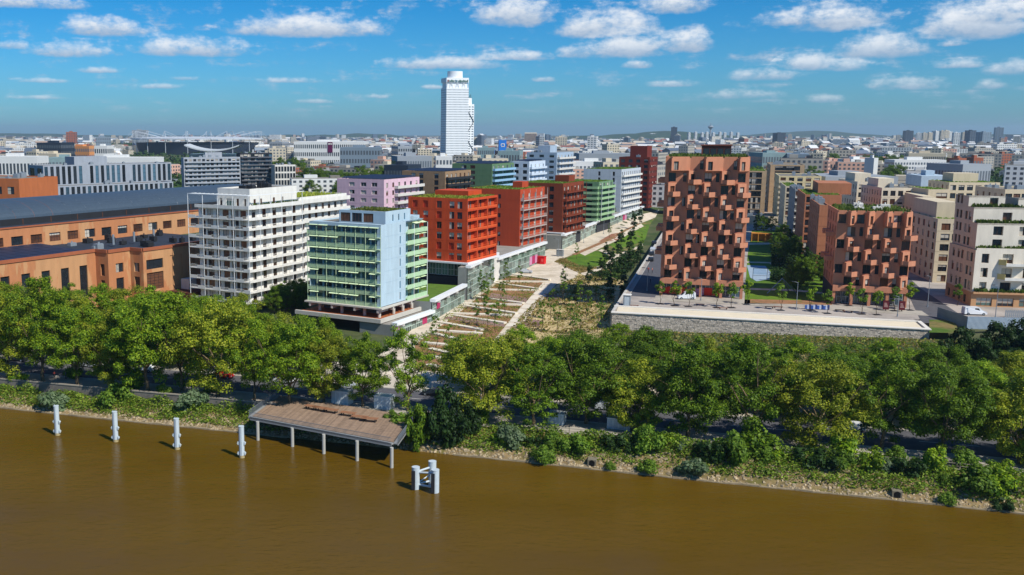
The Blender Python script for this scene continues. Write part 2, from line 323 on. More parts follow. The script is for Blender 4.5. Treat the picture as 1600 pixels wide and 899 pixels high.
def facade(root, mb, fr, z0, z1, holes=(), u0=0, u1=None, rec=.22, m=0, grooves=(), wname='window'):
    """wall of quads with real openings; windows become parts of root"""
    W = fr[3] if u1 is None else u1
    hs = [h for h in holes if h[0] > u0 + .02 and h[1] < W - .02 and h[2] >= z0 and h[3] <= z1]
    gv = [(u0, W, z - .05, z + .05, None) for z in grooves if z0 + .1 < z < z1 - .1]
    us = sorted({round(x, 3) for h in hs for x in h[:2]} | {round(u0, 3), round(W, 3)})
    vs = sorted({round(x, 3) for h in hs + gv for x in h[2:4]} | {round(z0, 3), round(z1, 3)})
    allh = hs + gv; P = lambda u, d, v: fmap(fr, u, d, v)
    for j in range(len(vs) - 1):
        cv = (vs[j] + vs[j + 1]) / 2; run = None
        row = [h for h in allh if h[2] < cv < h[3]]
        def flush(a, b_): mb.quad([P(a, 0, vs[j]), P(b_, 0, vs[j]), P(b_, 0, vs[j + 1]), P(a, 0, vs[j + 1])], m)
        for i in range(len(us) - 1):
            cu = (us[i] + us[i + 1]) / 2; inh = any(h[0] < cu < h[1] for h in row)
            if inh:
                if run is not None: flush(run, us[i]); run = None
            elif run is None: run = us[i]
        if run is not None: flush(run, us[-1])
    for h in hs:
        a, b_, c, d = h[:4]; r = h[5] if len(h) > 5 else rec
        mb.quad([P(a, 0, c), P(a, r, c), P(a, r, d), P(a, 0, d)][::-1], m); mb.quad([P(b_, 0, c), P(b_, r, c), P(b_, r, d), P(b_, 0, d)], m)
        mb.quad([P(a, 0, d), P(b_, 0, d), P(b_, r, d), P(a, r, d)], m); mb.quad([P(a, 0, c), P(b_, 0, c), P(b_, r, c), P(a, r, c)][::-1], m)
        k = h[4]
        if k is None: mb.quad([P(a, r, c), P(b_, r, c), P(b_, r, d), P(a, r, d)], m); continue
        gl, frm, mu, tr = k
        if isinstance(gl, list): gl = rnd.choice(gl)
        link(wname, win_mesh(b_ - a, d - c, gl, frm, mu, tr, blind=rnd.choice((0, 0, 0, 0, 1, 2, 3)) if d - c < 3 else 0), root, P(a, r, c), R(fr[2]))
    for h in gv:
        a, b_, c, d = h[:4]; mb.quad([P(a, .05, c), P(b_, .05, c), P(b_, .05, d), P(a, .05, d)], m); mb.quad([P(a, 0, c), P(b_, 0, c), P(b_, .05, c), P(a, .05, c)][::-1], m)
def plain(mb, x0, x1, y0, y1, z0, z1, m=0, roof=1, sides='BL', par=.5, th=.3):
    """solid box faces on given sides, a roof sheet behind a parapet"""
    F = {'F': [(x0, y0), (x1, y0)], 'R': [(x1, y0), (x1, y1)], 'B': [(x1, y1), (x0, y1)], 'L': [(x0, y1), (x0, y0)]}
    for s in sides:
        a, b_ = F[s]; mb.quad([a + (z0,), b_ + (z0,), b_ + (z1,), a + (z1,)], m)
    i0, i1, j0, j1 = x0 + th, x1 - th, y0 + th, y1 - th
    mb.quad([(i0, j0, z1 - par), (i1, j0, z1 - par), (i1, j1, z1 - par), (i0, j1, z1 - par)], roof)
    o = [(x0, y0), (x1, y0), (x1, y1), (x0, y1)]; q = [(i0, j0), (i1, j0), (i1, j1), (i0, j1)]
    for k in range(4):
        l = (k + 1) % 4; mb.quad([o[k] + (z1,), o[l] + (z1,), q[l] + (z1,), q[k] + (z1,)], m)
        mb.quad([q[k] + (z1,), q[l] + (z1,), q[l] + (z1 - par,), q[k] + (z1 - par,)], m)
def wins(W, n, zs, w, h, sill=.9, kind=None, margin=None, skip=None, off=0, rec=.22, us=None):
    out = []; mg = margin if margin is not None else W / n / 2
    if us is None: us = [mg + (W - 2 * mg) * i / max(1, n - 1) for i in range(n)]
    for j, z in enumerate(zs):
        for i, u in enumerate(us):
            if skip and skip(i, j): continue
            k = kind(i, j) if callable(kind) else kind
            out.append((u + off - w / 2, u + off + w / 2, z + sill, z + sill + h, k, rec))
    return out
def tufts(name, root, x0, x1, y0, y1, z, n, hgt_=.6, m=None, seed=1, holes=()):
    rr = random.Random(seed); b = MB()
    for i in range(n):
        x, y = rr.uniform(x0, x1), rr.uniform(y0, y1)
        if any(a < x < b_ and c < y < d for a, b_, c, d in holes): continue
        h = hgt_ * rr.uniform(.35, 1.1); a = rr.uniform(0, 3.14); w_ = rr.uniform(.15, .4); dx, dy = math.cos(a) * w_, math.sin(a) * w_; lx, ly = rr.uniform(-.3, .3), rr.uniform(-.3, .3)
        b.quad([(x - dx, y - dy, z), (x + dx, y + dy, z), (x + dx * .5 + lx, y + dy * .5 + ly, z + h), (x - dx * .6 + lx, y - dy * .6 + ly, z + h * .8)])
    return b.build(name, m or GRASSR, root, kind='stuff')
def solar(root, x0, x1, y0, y1, z, n, tilt=.35):
    for i in range(n):
        y = y0 + (y1 - y0) * i / max(1, n); b = MB(); d = (y1 - y0) / n * .8
        b.quad([(x0, y, z + .25), (x1, y, z + .25), (x1, y + d, z + .25 + d * tilt), (x0, y + d, z + .25 + d * tilt)])
        b.quad([(x0, y, z + .2), (x0, y + d, z + .2 + d * tilt), (x1, y + d, z + .2 + d * tilt), (x1, y, z + .2)])
        b.tube((x0 + .3, y + d * .8, z - .1), (x0 + .3, y + d * .8, z + d * tilt), .05, n=4); b.tube((x1 - .3, y + d * .8, z - .1), (x1 - .3, y + d * .8, z + d * tilt), .05, n=4)
        b.build('solar_panel', SOLAR, root)
def rooftop_kit(root, x0, x1, y0, y1, z, n, seed=1, m=None):
    rr = random.Random(seed)
    for i in range(n):
        x, y = rr.uniform(x0, x1 - 2), rr.uniform(y0, y1 - 2); w_, d, h = rr.uniform(1, 2.6), rr.uniform(1, 2.4), rr.uniform(.6, 1.8)
        b = MB(); b.box(x, x + w_, y, y + d, z, z + h); b.box(x + .1, x + w_ - .1, y + .1, y + d - .1, z + h, z + h + .12)
        b.tube((x + w_ / 2, y + d / 2, z + h), (x + w_ / 2, y + d / 2, z + h + .6), .18, n=8)
        b.build('roof_unit', m or GREYM, root)
def place(name, label, cat, px, Y, phi, zbase, group=None, z=None):
    a = (px - CXP) / FOC; x = a * (Y * CT + (HC - (zbase if z is None else z)) * ST)
    return thing(name, label, cat, (x, Y, zbase), R(phi), group)
def dims(px, Y, phi, zb, pl, pr, ptop, zl=None):
    """width of the left-going face, depth of the right-going face, height"""
    z = (zb + zat(Y, ptop)) / 2; x = (px - CXP) / FOC * (Y * CT + (HC - z) * ST)
    W = reach(x, Y, z, R(180 + phi), pl) if pl is not None else None
    D = reach(x, Y, z, R(90 + phi), pr) if pr is not None else None
    return W, D, zat(Y, ptop) - zb
# ------------------------------------------------------------------ white building with wrap-round balconies
PHI = -31
GWD = glass('glass_dark_brown', (.045, .022, .013, 1), .15, .5)
def white_building():
    px, Y, zb = 391.5, 263, 2.9
    W, D, _ = dims(px, Y, PHI, zb, 297, 478, 307)
    zs = [zat(Y, p) - zb for p in (476, 458.5, 442, 425.6, 409, 392.5, 376, 360, 344.4)]
    zt = zat(Y, 327) - zb; ztop = zat(Y, 307) - zb; zp = zat(Y + 2, 296.5) - zb
    t = place('apartment_building', 'tall white apartment building wrapped in continuous white balconies, beside the pale blue building', 'building', px, Y, PHI, zb)
    wm = mat('white_panel', H('#dad8d0'), var=.05, scale=.5); b = MB(); DT = D + 26
    zf = zs + [zt]; in_ = 1.6
    wk = lambda i, j: ([GD, GW, GC, GW, GD], FRAMEB, 1, 0)
    # body set back behind the balconies
    x0, x1, y0, y1 = -W + 2.6, -in_, in_, D
    hF = []; hR = []
    for j, z in enumerate(zf[:-1]):
        for u, w_ in ((1.9, 1.3), (4.3, 2.2), (7.1, 1.2), (10.0, 2.2), (12.5, 1.2), (14.1, 1.2), (16.3, 2.1)): hF.append((u - w_ / 2, u + w_ / 2, z + .12, z + 2.35, wk(0, 0), .2))
        for k in range(5): 
            u = 2.6 + k * (D - 4.4) / 4.6; hR.append((u - .85, u + .85, z + .1, z + 2.5, ([GWD, GD, GWD], FRAMEB, 1, 0), .2))
    facade(t, b, frame('F', x0, x1, y0, y1), -.0, zt, hF); facade(t, b, frame('R', x0, x1, y0, y1), 0, zt, hR)
    plain(b, x0, x1, y0, y1, 0, zt, sides='L', roof=0, par=.01)
    # wing going back
    zw = zat(Y + 40, 303.5) - zb
    hW = []
    for j, z in enumerate(zf):
        if z + 2.5 < zw:
            for k in range(7): u = 2 + k * 3.5; hW.append((u - .7, u + .7, z + .15, z + 2.3, wk(0, 0), .2))
    W_ = frame('R', x0, x1 - .4, D, DT); facade(t, b, W_, 0, zw, hW); plain(b, x0, x1 - .4, D, DT, 0, zw, sides='BLF', par=.5)
    # penthouse
    a0, a1, c0, c1 = -W + 8.2, -2.4, 3.6, D - .5
    ph = [(u - .45, u + .45, zt + .2, zt + 2.4, wk(0, 0), .15) for u in (1.2, 7.2, 9.8)] + [(3.0, 5.8, zt + .2, zt + 2.4, ([GG], FRAMEW, 2, 0), .15)]
    facade(t, b, frame('F', a0, a1, c0, c1), zt, zp, ph); facade(t, b, frame('R', a0, a1, c0, c1), zt, zp, [(u - .5, u + .5, zt + .2, zt + 2.3, wk(0, 0), .15) for u in (2.2, 5, 11, 15)])
    plain(b, a0, a1, c0, c1, zt, zp, par=.4)
    b.build('wall', [wm, ROOFG], t)
    rooftop_kit(t, a0 + 4, a1 - 2, c0 + 4, c1 - 2, zp - .4, 5, 3, DARK)
    # slabs and parapets: one balcony per floor and side
    for j, z in enumerate(zf):
        last = j == len(zf) - 1
        q = MB(); xa = -W + (2.6 if last else 0)
        q.box(xa, 0, 0, in_ + .05, z - .22, z); q.box(xa, xa + 2.65, in_ + .05, 9, z - .28, z)
        q.box(-in_ - .05, 0, in_ + .05, D, z - .281, z - .001)
        # solid parapet stretches alternate with glass rail
        k = 0; u = xa
        while u < -.5:
            l = min(2.85, -u); solid = (k + j) % 2 == 0 or last
            if solid: q.box(u, u + l - .02, 0, .1, z, z + .72)
            else:
                q.box(u, u + l - .02, .02, .06, z + .88, z + .95)
                for i in range(9): q.box(u + i * l / 9, u + i * l / 9 + .035, .02, .05, z, z + .88, 0, False)
            u += l; k += 1
        u = 0
        while u < D - .5:
            l = min(3.1, D - u); solid = (k + j) % 3 != 0 or last
            if solid: q.box(-.1, 0, u + .02, u + l, z, z + (.85 if last else .55))
            else:
                q.box(-.07, -.02, u + .02, u + l, z + .88, z + .95)
                for i in range(9): q.box(-.06, -.02, u + i * l / 9, u + i * l / 9 + .035, z, z + .88, 0, False)
            u += l; k += 1
        q.build('balcony', wm, t)
    for j, z in enumerate(zf):
        if z + 1 > zw: continue
        q = MB(); q.box(x1 - .4, -.6, D + .02, DT, z - .25, z); q.box(-.7, -.6, D + .02, DT, z, z + .7 + (.25 if j % 2 else 0)); q.build('balcony', wm, t)
    # slender posts and pergola
    for i in range(5):
        q = MB(); x = -W + .06 + i * (W - .12) / 4; q.box(x - .06, x + .06, -.03, .1 - .01, -.1, ztop); q.build('post', STEELW, t)
    for i in range(1, 6):
        q = MB(); y = i * D / 5.2; q.box(-.09, .03, y - .06, y + .06, -.1, ztop - .3); q.build('post', STEELW, t)
    q = MB(); q.box(-W, 0, -.04, .12, ztop, ztop + .18); q.box(-.12, 0, .12, D, ztop - .002, ztop + .178)
    for i in range(14): x = -W + .3 + i * (W - .6) / 13; q.box(x - .05, x + .05, .12, 3.5, ztop + .02, ztop + .14)
    q.build('pergola', STEELW, t)
    tufts('planter_greenery', t, -1.5, -.3, 3, D - 2, zt, 400, 1.3, leafmat('planter_leaf', H('#5b6b2a', .9), H('#2f4a18', .9)), 5)
    tufts('roof_planting', t, x0 + 2, x1 - 1, D + 2, DT - 2, zw - .4, 900, .8, None, 6)
    # ground storey under the slab
    q = MB(); q.box(-W + 2, -2.5, 2.5, D + 20, -8, -.3); q.build('ground_storey', mat('ground_storey_grey', H('#8a8c8f'), .6), t)
    for i in range(9): link('shop_window', win_mesh(2.0, 3.6, GD, FRAMED, 1, 1, 'shop_window'), t, (-W + 2.4 + i * 2.15, 2.47, -4.6))
    for i in range(4):
        q = MB(); x = -W + 3.6 + i * 5.6; q.box(x - .35, x + .35, .4, 1.1, -1.1, -.29); q.tube((x, .9, -8), (x, .9, -1.1), .3, n=8); q.build('column', CONC, t)
white_building()
# ------------------------------------------------------------------ pale blue building with green balconies
def blue_building():
    px, Y, zb = 595, 240, 6.3
    W, D, _ = dims(px, Y, PHI, zb, 484, 663, 352)
    zr = zat(Y, 352) - zb; fl = [zr * i / 7.08 + .0 for i in range(7)]
    t = place('apartment_building', 'pale blue apartment building with pale green steel balconies raised on concrete columns', 'building', px, Y, PHI, zb)
    bl = mat('pale_blue_panel', H('#a9bfcb'), var=.06, scale=.6); gn = mat('pale_green_steel', H('#bfd3ab'), .5, .05); gy = mat('pale_green_panel', H('#aac8a2'), .6, .06)
    b = MB(); yb = 1.9; DR = D * .47
    K = lambda: (rnd.choice([glass('glass_teal', (.09, .19, .20, 1), .1, .5), GB, GG, GG, GD, GC]), mat('teal_frame', H('#6fa3a8'), .5), rnd.choice([1, 2]), 0)
    bays = 7; hF = []
    for z in fl:
        for i in range(bays):
            bw = (W - 1.2) / bays; hF.append((i * bw + .25, i * bw + bw - .25, z + .12, z + 2.5, K(), .12))
    facade(t, b, frame('F', -W, 0, yb, D), 0, zr, hF, rec=.12, u1=W - 1.1)
    b.box(-1.1, 0, 0, yb, 0, zr - .0, 0); b.quad([(-1.1, yb, 0), (-1.1, yb, zr), (0, yb, zr), (0, yb, 0)])
    b.box(-W, -1.1, 0, yb - .01, fl[6] + 2.35, zr, 0)
    hR = [(DR * .74 - .35, DR * .74 + .25, z + .5, z + 2.5, ([GB], mat('blue_frame', H('#7fb0cc'), .5), 0, 0), .12) for z in fl]
    facade(t, b, frame('R', -W, 0, yb - .0, DR + yb), 0, zr, hR, grooves=fl[1:])
    # stepped rear part of the right face: balconies
    zr2 = zr + .9; e = 1.6
    hR2 = []
    for z in fl:
        hR2 += [(.3, 2.9, z + .1, z + 2.4, ([GB], mat('blue_frame', H('#7fb0cc'), .5), 0, 0), .12), (4.0, 6.2, z + .1, z + 2.3, ([GD, GC, GG], FRAMEW, 1, 0), .12), (7.4, 9.8, z + .1, z + 2.3, ([GD, GC, GG], FRAMEW, 1, 0), .12)]
    facade(t, b, frame('R', -W, -e, DR + yb, D), 0, zr2, hR2); b.quad([(0, DR + yb, 0), (-e, DR + yb, 0), (-e, DR + yb, zr), (0, DR + yb, zr)][::1])
    plain(b, -W, -.001, 0, D * .99, 0, zr, sides='L', par=.35)
    b.box(-W * .5, -e, DR + yb + .3, D - .3, zr - .3, zr2 - .01)
    b.quad([(-W, D, 0), (-e, D, 0), (-e, D, zr2), (-W, D, zr2)][::-1])
    # penthouse
    zp = zat(Y + 8, 329) - zb; a0, a1, c0, c1 = -W * .68, -.6 - .2, 3.6, D * .72
    hp = [(.5 + i * 3.5, .5 + i * 3.5 + 3.0, zr + .1, zr + 2.4, (rnd.choice([GW, GW, GD]), FRAMEB, 2, 0), .12) for i in range(4) if .5 + i * 3.5 + 3 < a1 - a0 - .3]
    facade(t, b, frame('F', a0, a1, c0, c1), zr - .3, zp, hp); facade(t, b, frame('R', a0, a1, c0, c1), zr - .3, zp, [(u, u + .6, zr + .4, zr + 2.1, ([GB], mat('blue_frame', H('#7fb0cc'), .5), 0, 0), .1) for u in (3.5, 6.5, 9.5)])
    plain(b, a0, a1, c0, c1, zr - .3, zp, par=.3)
    b.build('wall', [bl, ROOFG], t)
    tufts('roof_planting', t, a0 + 1, a1 - .6, c0 + 4, c1 - 1, zp - .3, 900, .55, leafmat('sedum', H('#7d7a35', .9), H('#59702c', .9), .1), 8)
    # front balconies with posts, rails, awnings
    for j, z in enumerate(fl):
        q = MB(); q.box(-W - .8, -1.1, 0, yb, z - .16, z); q.box(-1.1, -.0, -.7, -.02, z - .16, z - .02)
        q.box(-W - .8, 0, -.02, .04, z + .98, z + 1.04); q.box(-W - .8, -.1, .045, .07, z + .06, z + .8)
        for i in range(int(W / .28)): x = -W - .8 + i * .28; q.box(x, x + .03, 0, .03, z, z + .98, 0, False)
        q.box(-W - .8, -W - .74, .04, yb, z + .05, z + 1.0)
        q.build('balcony', gn, t)
        for i in range(bays):
            if rnd.random() < (.6 if j < 6 else .8) or i == 6:
                q = MB(); bw = (W - .2) / bays; x = -W - .2 + i * bw; q.quad([(x + .1, .5, z + 2.72), (x + bw - .1, .5, z + 2.72), (x + bw - .1, -.35, z + 2.35), (x + .1, -.35, z + 2.35)]); q.quad([(x + .1, -.36, z + 2.33), (x + bw - .1, -.36, z + 2.33), (x + bw - .1, .5, z + 2.69), (x + .1, .5, z + 2.69)]); q.build('awning', mat('awning_cloth', H('#cfe0b4'), .8), t)
            if (i + j * 3) % 4 == 0 or i == 3:
                q = MB(); bw = (W - .2) / bays; x = -W - .2 + i * bw; q.box(x + .2, x + bw * .55, .1, .16, z + .02, z + .95); q.build('screen', gy, t)
    for i in range(bays + 2):
        q = MB(); x = -W - .75 + i * (W + .1) / (bays + .3); x = min(x, -.06)
        q.box(x - .06, x + .06, -.06, .06, -.1, fl[6] + 2.6); q.build('post', gn, t)
    # right rear balconies
    for j, z in enumerate(fl):
        q = MB(); y0, y1 = DR + yb, D + .8; q.box(-e + .01, .55, y0 + .01, y1, z - .2, z); q.box(.45, .55, y0 + .01, y1, z, z + .95); q.box(-e + .01, .45, y1 - .08, y1, z, z + .95); q.build('balcony', gy, t)
        if j < 7:
            for k in range(2):
                q = MB(); a = y0 + 4.2 + k * 3.4; q.quad([(-e + .1, a, z + 2.75), (.75, a, z + 2.3), (.75, a + 2.8, z + 2.3), (-e + .1, a + 2.8, z + 2.75)]); q.quad([(-e + .1, a, z + 2.72), (-e + .1, a + 2.8, z + 2.72), (.75, a + 2.8, z + 2.27), (.75, a, z + 2.27)]); q.build('awning', mat('awning_cloth', H('#cfe0b4'), .8), t)
    for y in (DR + yb + 3.6, D + .7): q = MB(); q.box(.5, .62, y - .06, y + .06, -.1, fl[6] + 2.2); q.build('post', STEELW, t)
    # slab, beams, columns, terrace and brick-red wall below
    q = MB(); q.box(-W - 1.2, .9, -1.0, D + 1, -.55, -.17); q.build('slab', mat('pale_concrete', H('#bdb9ae'), var=.1), t)
    for i in range(4):
        x = -W + .2 + i * (W - .9) / 3; q = MB(); q.box(x, x + .5, -.9, 4, -1.5, -.55); q.tube((x + 2.3, .9, -2.8), (x + 2.3, .9, -.56), .42, n=10) if i < 3 else q.tube((x + .1, .3, -2.8), (x + .1, .3, -1.5), .42, n=10); q.build('column', mat('pale_concrete', H('#bdb9ae')), t)
    for i in range(1, 4):
        y = i * 4.8; q = MB(); q.box(-3, .8, y, y + .5, -1.4, -.55); q.tube((-.2, y + 2, -2.8), (-.2, y + 2, -.56), .42, n=10); q.build('column', mat('pale_concrete', H('#bdb9ae')), t)
    q = MB(); q.box(-W + 1, -5, 5, D + 2, -2.8, -.56); q.build('recessed_wall', mat('recess_wall', H('#6e6a68')), t)
    q = MB(); q.box(-W - 2, 1.9, -3.5, D + 3, -3.2, -2.82, 1); q.box(1.9, 2.5, -4.2, D + 3, -3.3, -2.3); q.box(-W - 2, 1.9, -4.2, -3.5, -3.3, -2.3); q.build('terrace', [mat('pale_concrete', H('#bdb9ae')), mat('terracotta_deck', H('#9b5a35'))], t)
blue_building()
# ------------------------------------------------------------------ orange-red building
def orange_building():
    px, Y, zb = 729.5, 286, 11.5
    W, D, _ = dims(px, Y, PHI, zb, 637, 776, 311)
    zr = zat(Y, 311) - zb; n = 6; fl = [i * (zr - .5) / n for i in range(n)]
    t = place('apartment_building', 'bright orange-red square building with grassy roof and deep loggias, behind the pale blue building', 'building', px, Y, PHI, zb)
    om = mat('orange_red_panel', H('#bd4720'), var=.16, scale=.5, rough=.75, stretch=(1, 1, .3)); ol = mat('orange_loggia', H('#c9592a'), var=.1)
    b = MB(); K = ([GD, GD, GW], mat('red_frame', H('#7c2c1a'), .5), 1, 0); KB = ([mat('red_shutter', H('#b4351a'), .6)], mat('red_frame', H('#7c2c1a'), .5), 1, 0)
    hF = wins(W, 5, fl, 1.75, 2.1, .55, lambda i, j: KB if (i, j) in ((3, 0), (3, 1), (2, 4), (2, 1), (0, 5), (1, 5), (0, 4), (1, 4)) else K, us=[W * k for k in (.12, .3, .53, .74, .9 - .03)])
    facade(t, b, frame('F', -W, 0, 0, D), 0, zr, hF, grooves=fl[1:])
    # right face: three columns of loggias, 2.2 m deep
    fr = frame('R', -W, 0, 0, D); cw = D / 3; hR = []
    for j, z in enumerate(fl):
        for i in range(3): hR.append((i * cw + .3, (i + 1) * cw - .3, z + .3, z + 2.9, None, 1.2))
    facade(t, b, fr, 0, zr, hR)
    for (a, c, z0, z1, k, r) in hR:
        x = -r + .015
        for q_, (s, e_) in enumerate(((.4, 1.3), (2.0, 2.9), (3.6, 4.4))):
            if a + e_ < c: link('window', win_mesh(e_ - s, 2.3, rnd.choice([GD, GD, GW, GC]), FRAMEB, 0, 0), t, (x, a + s, z0 + .05), R(90))
        q = MB(); q.box(-.1, -.02, a, c, z0 + 1e-3, z0 + .42); q.box(-.08, -.03, a, c, z0 + .85, z0 + .93); q.build('parapet', ol, t)
    plain(b, -W, 0, 0, D, 0, zr, par=.4)
    b.box(-W * .82, -W * .25, D * .5, D * .95, zr - .4, zr + 1.6)
    b.build('wall', [om, SEDUM], t)
    tufts('roof_planting', t, -W + .6, -.6, .8, D - 1, zr - .38, 3200, .75, None, 11, [(-W * .82, -W * .25, D * .5, D * .95)])
    q = MB(); q.box(-W - .3, .9, -.9, D + .5, -.5, -.02); q.build('slab', STEELW, t)
    zg = g(Y) - zb; q = MB(); q.box(-W, -3.5, 1.0, D, -4.6, -.5); q.box(-W, -3.5, 1.0, D, zg, -4.9)
    q.build('ground_storey', mat('ground_storey_dark', H('#34363a')), t)
    for i in range(9): link('window', win_mesh(1.9, 3.6, rnd.choice([GD, GG, GB]), FRAMEW, 1, 1), t, (-W + 1 + i * 2.1, .96, -4.4))
orange_building()
# ------------------------------------------------------------------ generic slab block of the boulevard
def block(label, px, Y, pl, pr, ptop, zb, wallm, nf, F, Rr, phi=PHI, roof='grass', gro=True, pent=None, slab=None, cat='building', zbase=None, bal=None, name='apartment_building', W=None, D=None, roofm=None, Lr=None, near='R', group=None):
    w_, d_, h = dims(px, Y, phi, zb, pl, pr, ptop)
    W = W or w_; D = D or d_
    t = place(name, label, cat, px, Y, phi, zb, group, z=(zb + zat(Y, ptop)) / 2)
    x0, x1 = (-W, 0) if near == 'R' else (0, W)
    fl = [i * (h - .6) / nf for i in range(nf)]; fh = (h - .6) / nf; b = MB()
    for sd, spec in (('F', F), ('R', Rr), ('L', Lr)):
        if spec is None:
            if sd != 'L': facade(t, b, frame(sd, x0, x1, 0, D), 0, h, [])
            else: plain(b, x0, x1, 0, D, 0, h, sides='L', par=.4)
            continue
        fr = frame(sd, x0, x1, 0, D); FW = fr[3]
        hs = wins(FW, spec.get('n', 4), fl[spec.get('f0', 0):], spec.get('w', 1.3), min(spec.get('h', 1.9), fh - spec.get('sill', .6) - .15), spec.get('sill', .6), spec.get('k', ([GD], FRAMED, 1, 0)), spec.get('mg'), spec.get('skip'), rec=spec.get('rec', .2), us=[FW * k for k in spec['us']] if 'us' in spec else None)
        facade(t, b, fr, 0, h, hs, grooves=fl[1:] if gro else ())
        bl = spec.get('bal')
        if bl:
            for j, z in enumerate(fl):
                if j < bl.get('f0', 0): continue
                q = MB(); a, c, d = bl.get('a', .02) * FW, bl.get('b', .98) * FW, bl.get('d', 1.5); sk = (fr[0], fr[1], fr[2])
                def bb(u0, u1, e0, e1, z0, z1):
                    pts = [fmap(fr, u, -e, 0)[:2] for u, e in ((u0, e0), (u1, e0), (u1, e1), (u0, e1))]; q.prism(pts, z0, z1)
                bb(a, c, .003, d, z - .2, z); ph = bl.get('ph', .95)
                if bl.get('rail'):
                    bb(a, c, d - .05, d, z + .9, z + .96); nn = int((c - a) / .9)
                    for i in range(nn): bb(a + i * .9, a + i * .9 + .05, d - .05, d, z, z + .9)
                else: bb(a, c, d - .1, d, z, z + ph)
                bb(a, a + .08, .003, d - .1, z, z + ph); bb(c - .08, c, .003, d - .1, z, z + ph)
                q.build('balcony', bl['m'], t)
            if bl.get('posts'):
                for i in range(bl['posts']):
                    u = a + (c - a) * i / (bl['posts'] - 1); q = MB(); p = fmap(fr, u, -d + .06, 0); q.box(p[0] - .07, p[0] + .07, p[1] - .07, p[1] + .07, fl[bl.get('f0', 0)], h - .3); q.build('post', bl.get('pm', bl['m']), t)
    if Lr is not None: plain(b, x0, x1, 0, D, 0, h, sides='B', par=.4)
    else: b.quad([(x1, D, 0), (x0, D, 0), (x0, D, h), (x1, D, h)])
    if pent:
        a0, a1, c0, c1, ph_ = pent; a0, a1, c0, c1 = x0 + a0 * W, x0 + a1 * W, c0 * D, c1 * D
        b.box(a0, a1, c0, c1, h - .4, h + ph_)
    b.build('wall', [wallm, roofm or (SEDUM if roof == 'grass' else ROOFG)], t)
    hl = [(a0, a1, c0, c1)] if pent else []
    if roof == 'grass': tufts('roof_planting', t, x0 + .6, x1 - .6, .8, D - 1, h - .35, int(W * D * 3.2), .6, leafmat('roof_green', H('#7f9440'), H('#4f7022'), .1), int(px), hl)
    elif roof == 'solar': solar(t, x0 + 1, x1 - 1, 1.5, D - 1.5, h - .1, max(3, int(D / 3.2)), .25)
    elif roof == 'kit': rooftop_kit(t, x0 + 1, x1 - 1, 1, D - 1, h - .4, 5, int(px))
    if slab: q = MB(); q.box(x0 - .3, x1 + .9, -.9, D + .5, -.45, -.02); q.build('slab', slab, t)
    if zbase is not None:
        q = MB(); q.box(x0 + .3, x1 - .6, .8, D - .2, zbase - zb, -.46 if slab else -.02); q.build('ground_storey', mat('ground_storey_dark', H('#34363a')), t)
    return t, x0, x1, D, h, fl
RF = mat('red_frame', H('#7c2c1a'), .5)
redm = mat('brick_red_panel', H('#ad4526'), var=.1, scale=.4); brn = mat('brown_panel', H('#7c3a22'), var=.12, scale=.4)
block('brick red building with white balcony rails and a small box on its grassy roof', 812, 350, 729, 850, 296.5, 8.3, redm, 6,
      dict(us=(.15, .62), w=1.1, h=1.6, sill=.5, k=([GD], FRAMED, 0, 0)), dict(n=4, w=2.0, h=2.2, sill=.2, k=([GC, GG, GB], FRAMEW, 1, 0), bal=dict(m=mat('muted_rail', H('#b5a79e'), .6), rail=1, d=1.3, b=1.0, posts=5)),
      pent=(.62, .8, .5, .75, 2.2), slab=STEELW, zbase=g(350))
block('dark brown building with brown balconies, between the brick red and the green buildings', 879, 396, 806, 911, 287, 9.3, brn, 6,
      dict(us=(.3, .76), w=2.0, h=2.0, sill=.5, k=([GD], FRAMED, 1, 0)), dict(n=6, w=1.6, h=2.2, sill=.2, k=([GD, GC, GW, GC], FRAMEB, 0, 0), bal=dict(m=brn, rail=1, d=1.5, posts=3)),
      pent=(.55, .85, .6, .9, 2.6), slab=STEELW, zbase=g(396))
gnm = mat('green_panel', H('#6a8a66'), var=.08); gnl = mat('green_balcony', H('#93b487'), .6, .05)
block('mid green building with light green balconies, second from the far end of the boulevard', 935, 448, 875, 957, 284.5, 9.6, gnm, 7,
      dict(us=(.2, .66), w=6.5, h=2.0, sill=.3, k=([GD], FRAMED, 3, 0), bal=dict(m=gnl, d=1.5, a=.45, b=1.0)), dict(n=4, w=2.2, h=2.1, sill=.2, k=([GD, GC, GD], FRAMEW, 1, 0), bal=dict(m=gnl, d=1.5, posts=3, pm=STEELW)),
      slab=STEELW, zbase=g(448))
gwm = mat('cool_white_panel', H('#b4bcc2'), var=.06)
block('cool white building with long white balcony bands, last of the pale blocks on the boulevard', 970, 508, 911, 1000, 265, 8.2, gwm, 7,
      dict(us=(.42, .8), w=1.2, h=2.2, sill=.3, k=([GD], FRAMED, 0, 0), f0=0), dict(n=10, w=1.2, h=1.9, sill=.5, k=([GD, GW, GC], FRAMEB, 0, 0), bal=dict(m=WHITE, d=1.3, ph=.8)),
      slab=STEELW, zbase=g(508))
drd = mat('oxblood_brick', H('#6b2a1e'), var=.12)
block('dark red brick building with sloping courses, behind the pinkish brick tower', 1014, 570, 966, 1026, 246, 6, drd, 9,
      dict(n=4, w=2.4, h=1.9, sill=.6, k=([GD], FRAMED, 1, 0)), dict(n=5, w=2.0, h=1.6, sill=.8, k=([GD], RF, 0, 0)), roof='kit', pent=(.3, .85, .2, .8, 6.5))
pk = mat('pale_pink_render', H('#d3b3bf'), var=.05)
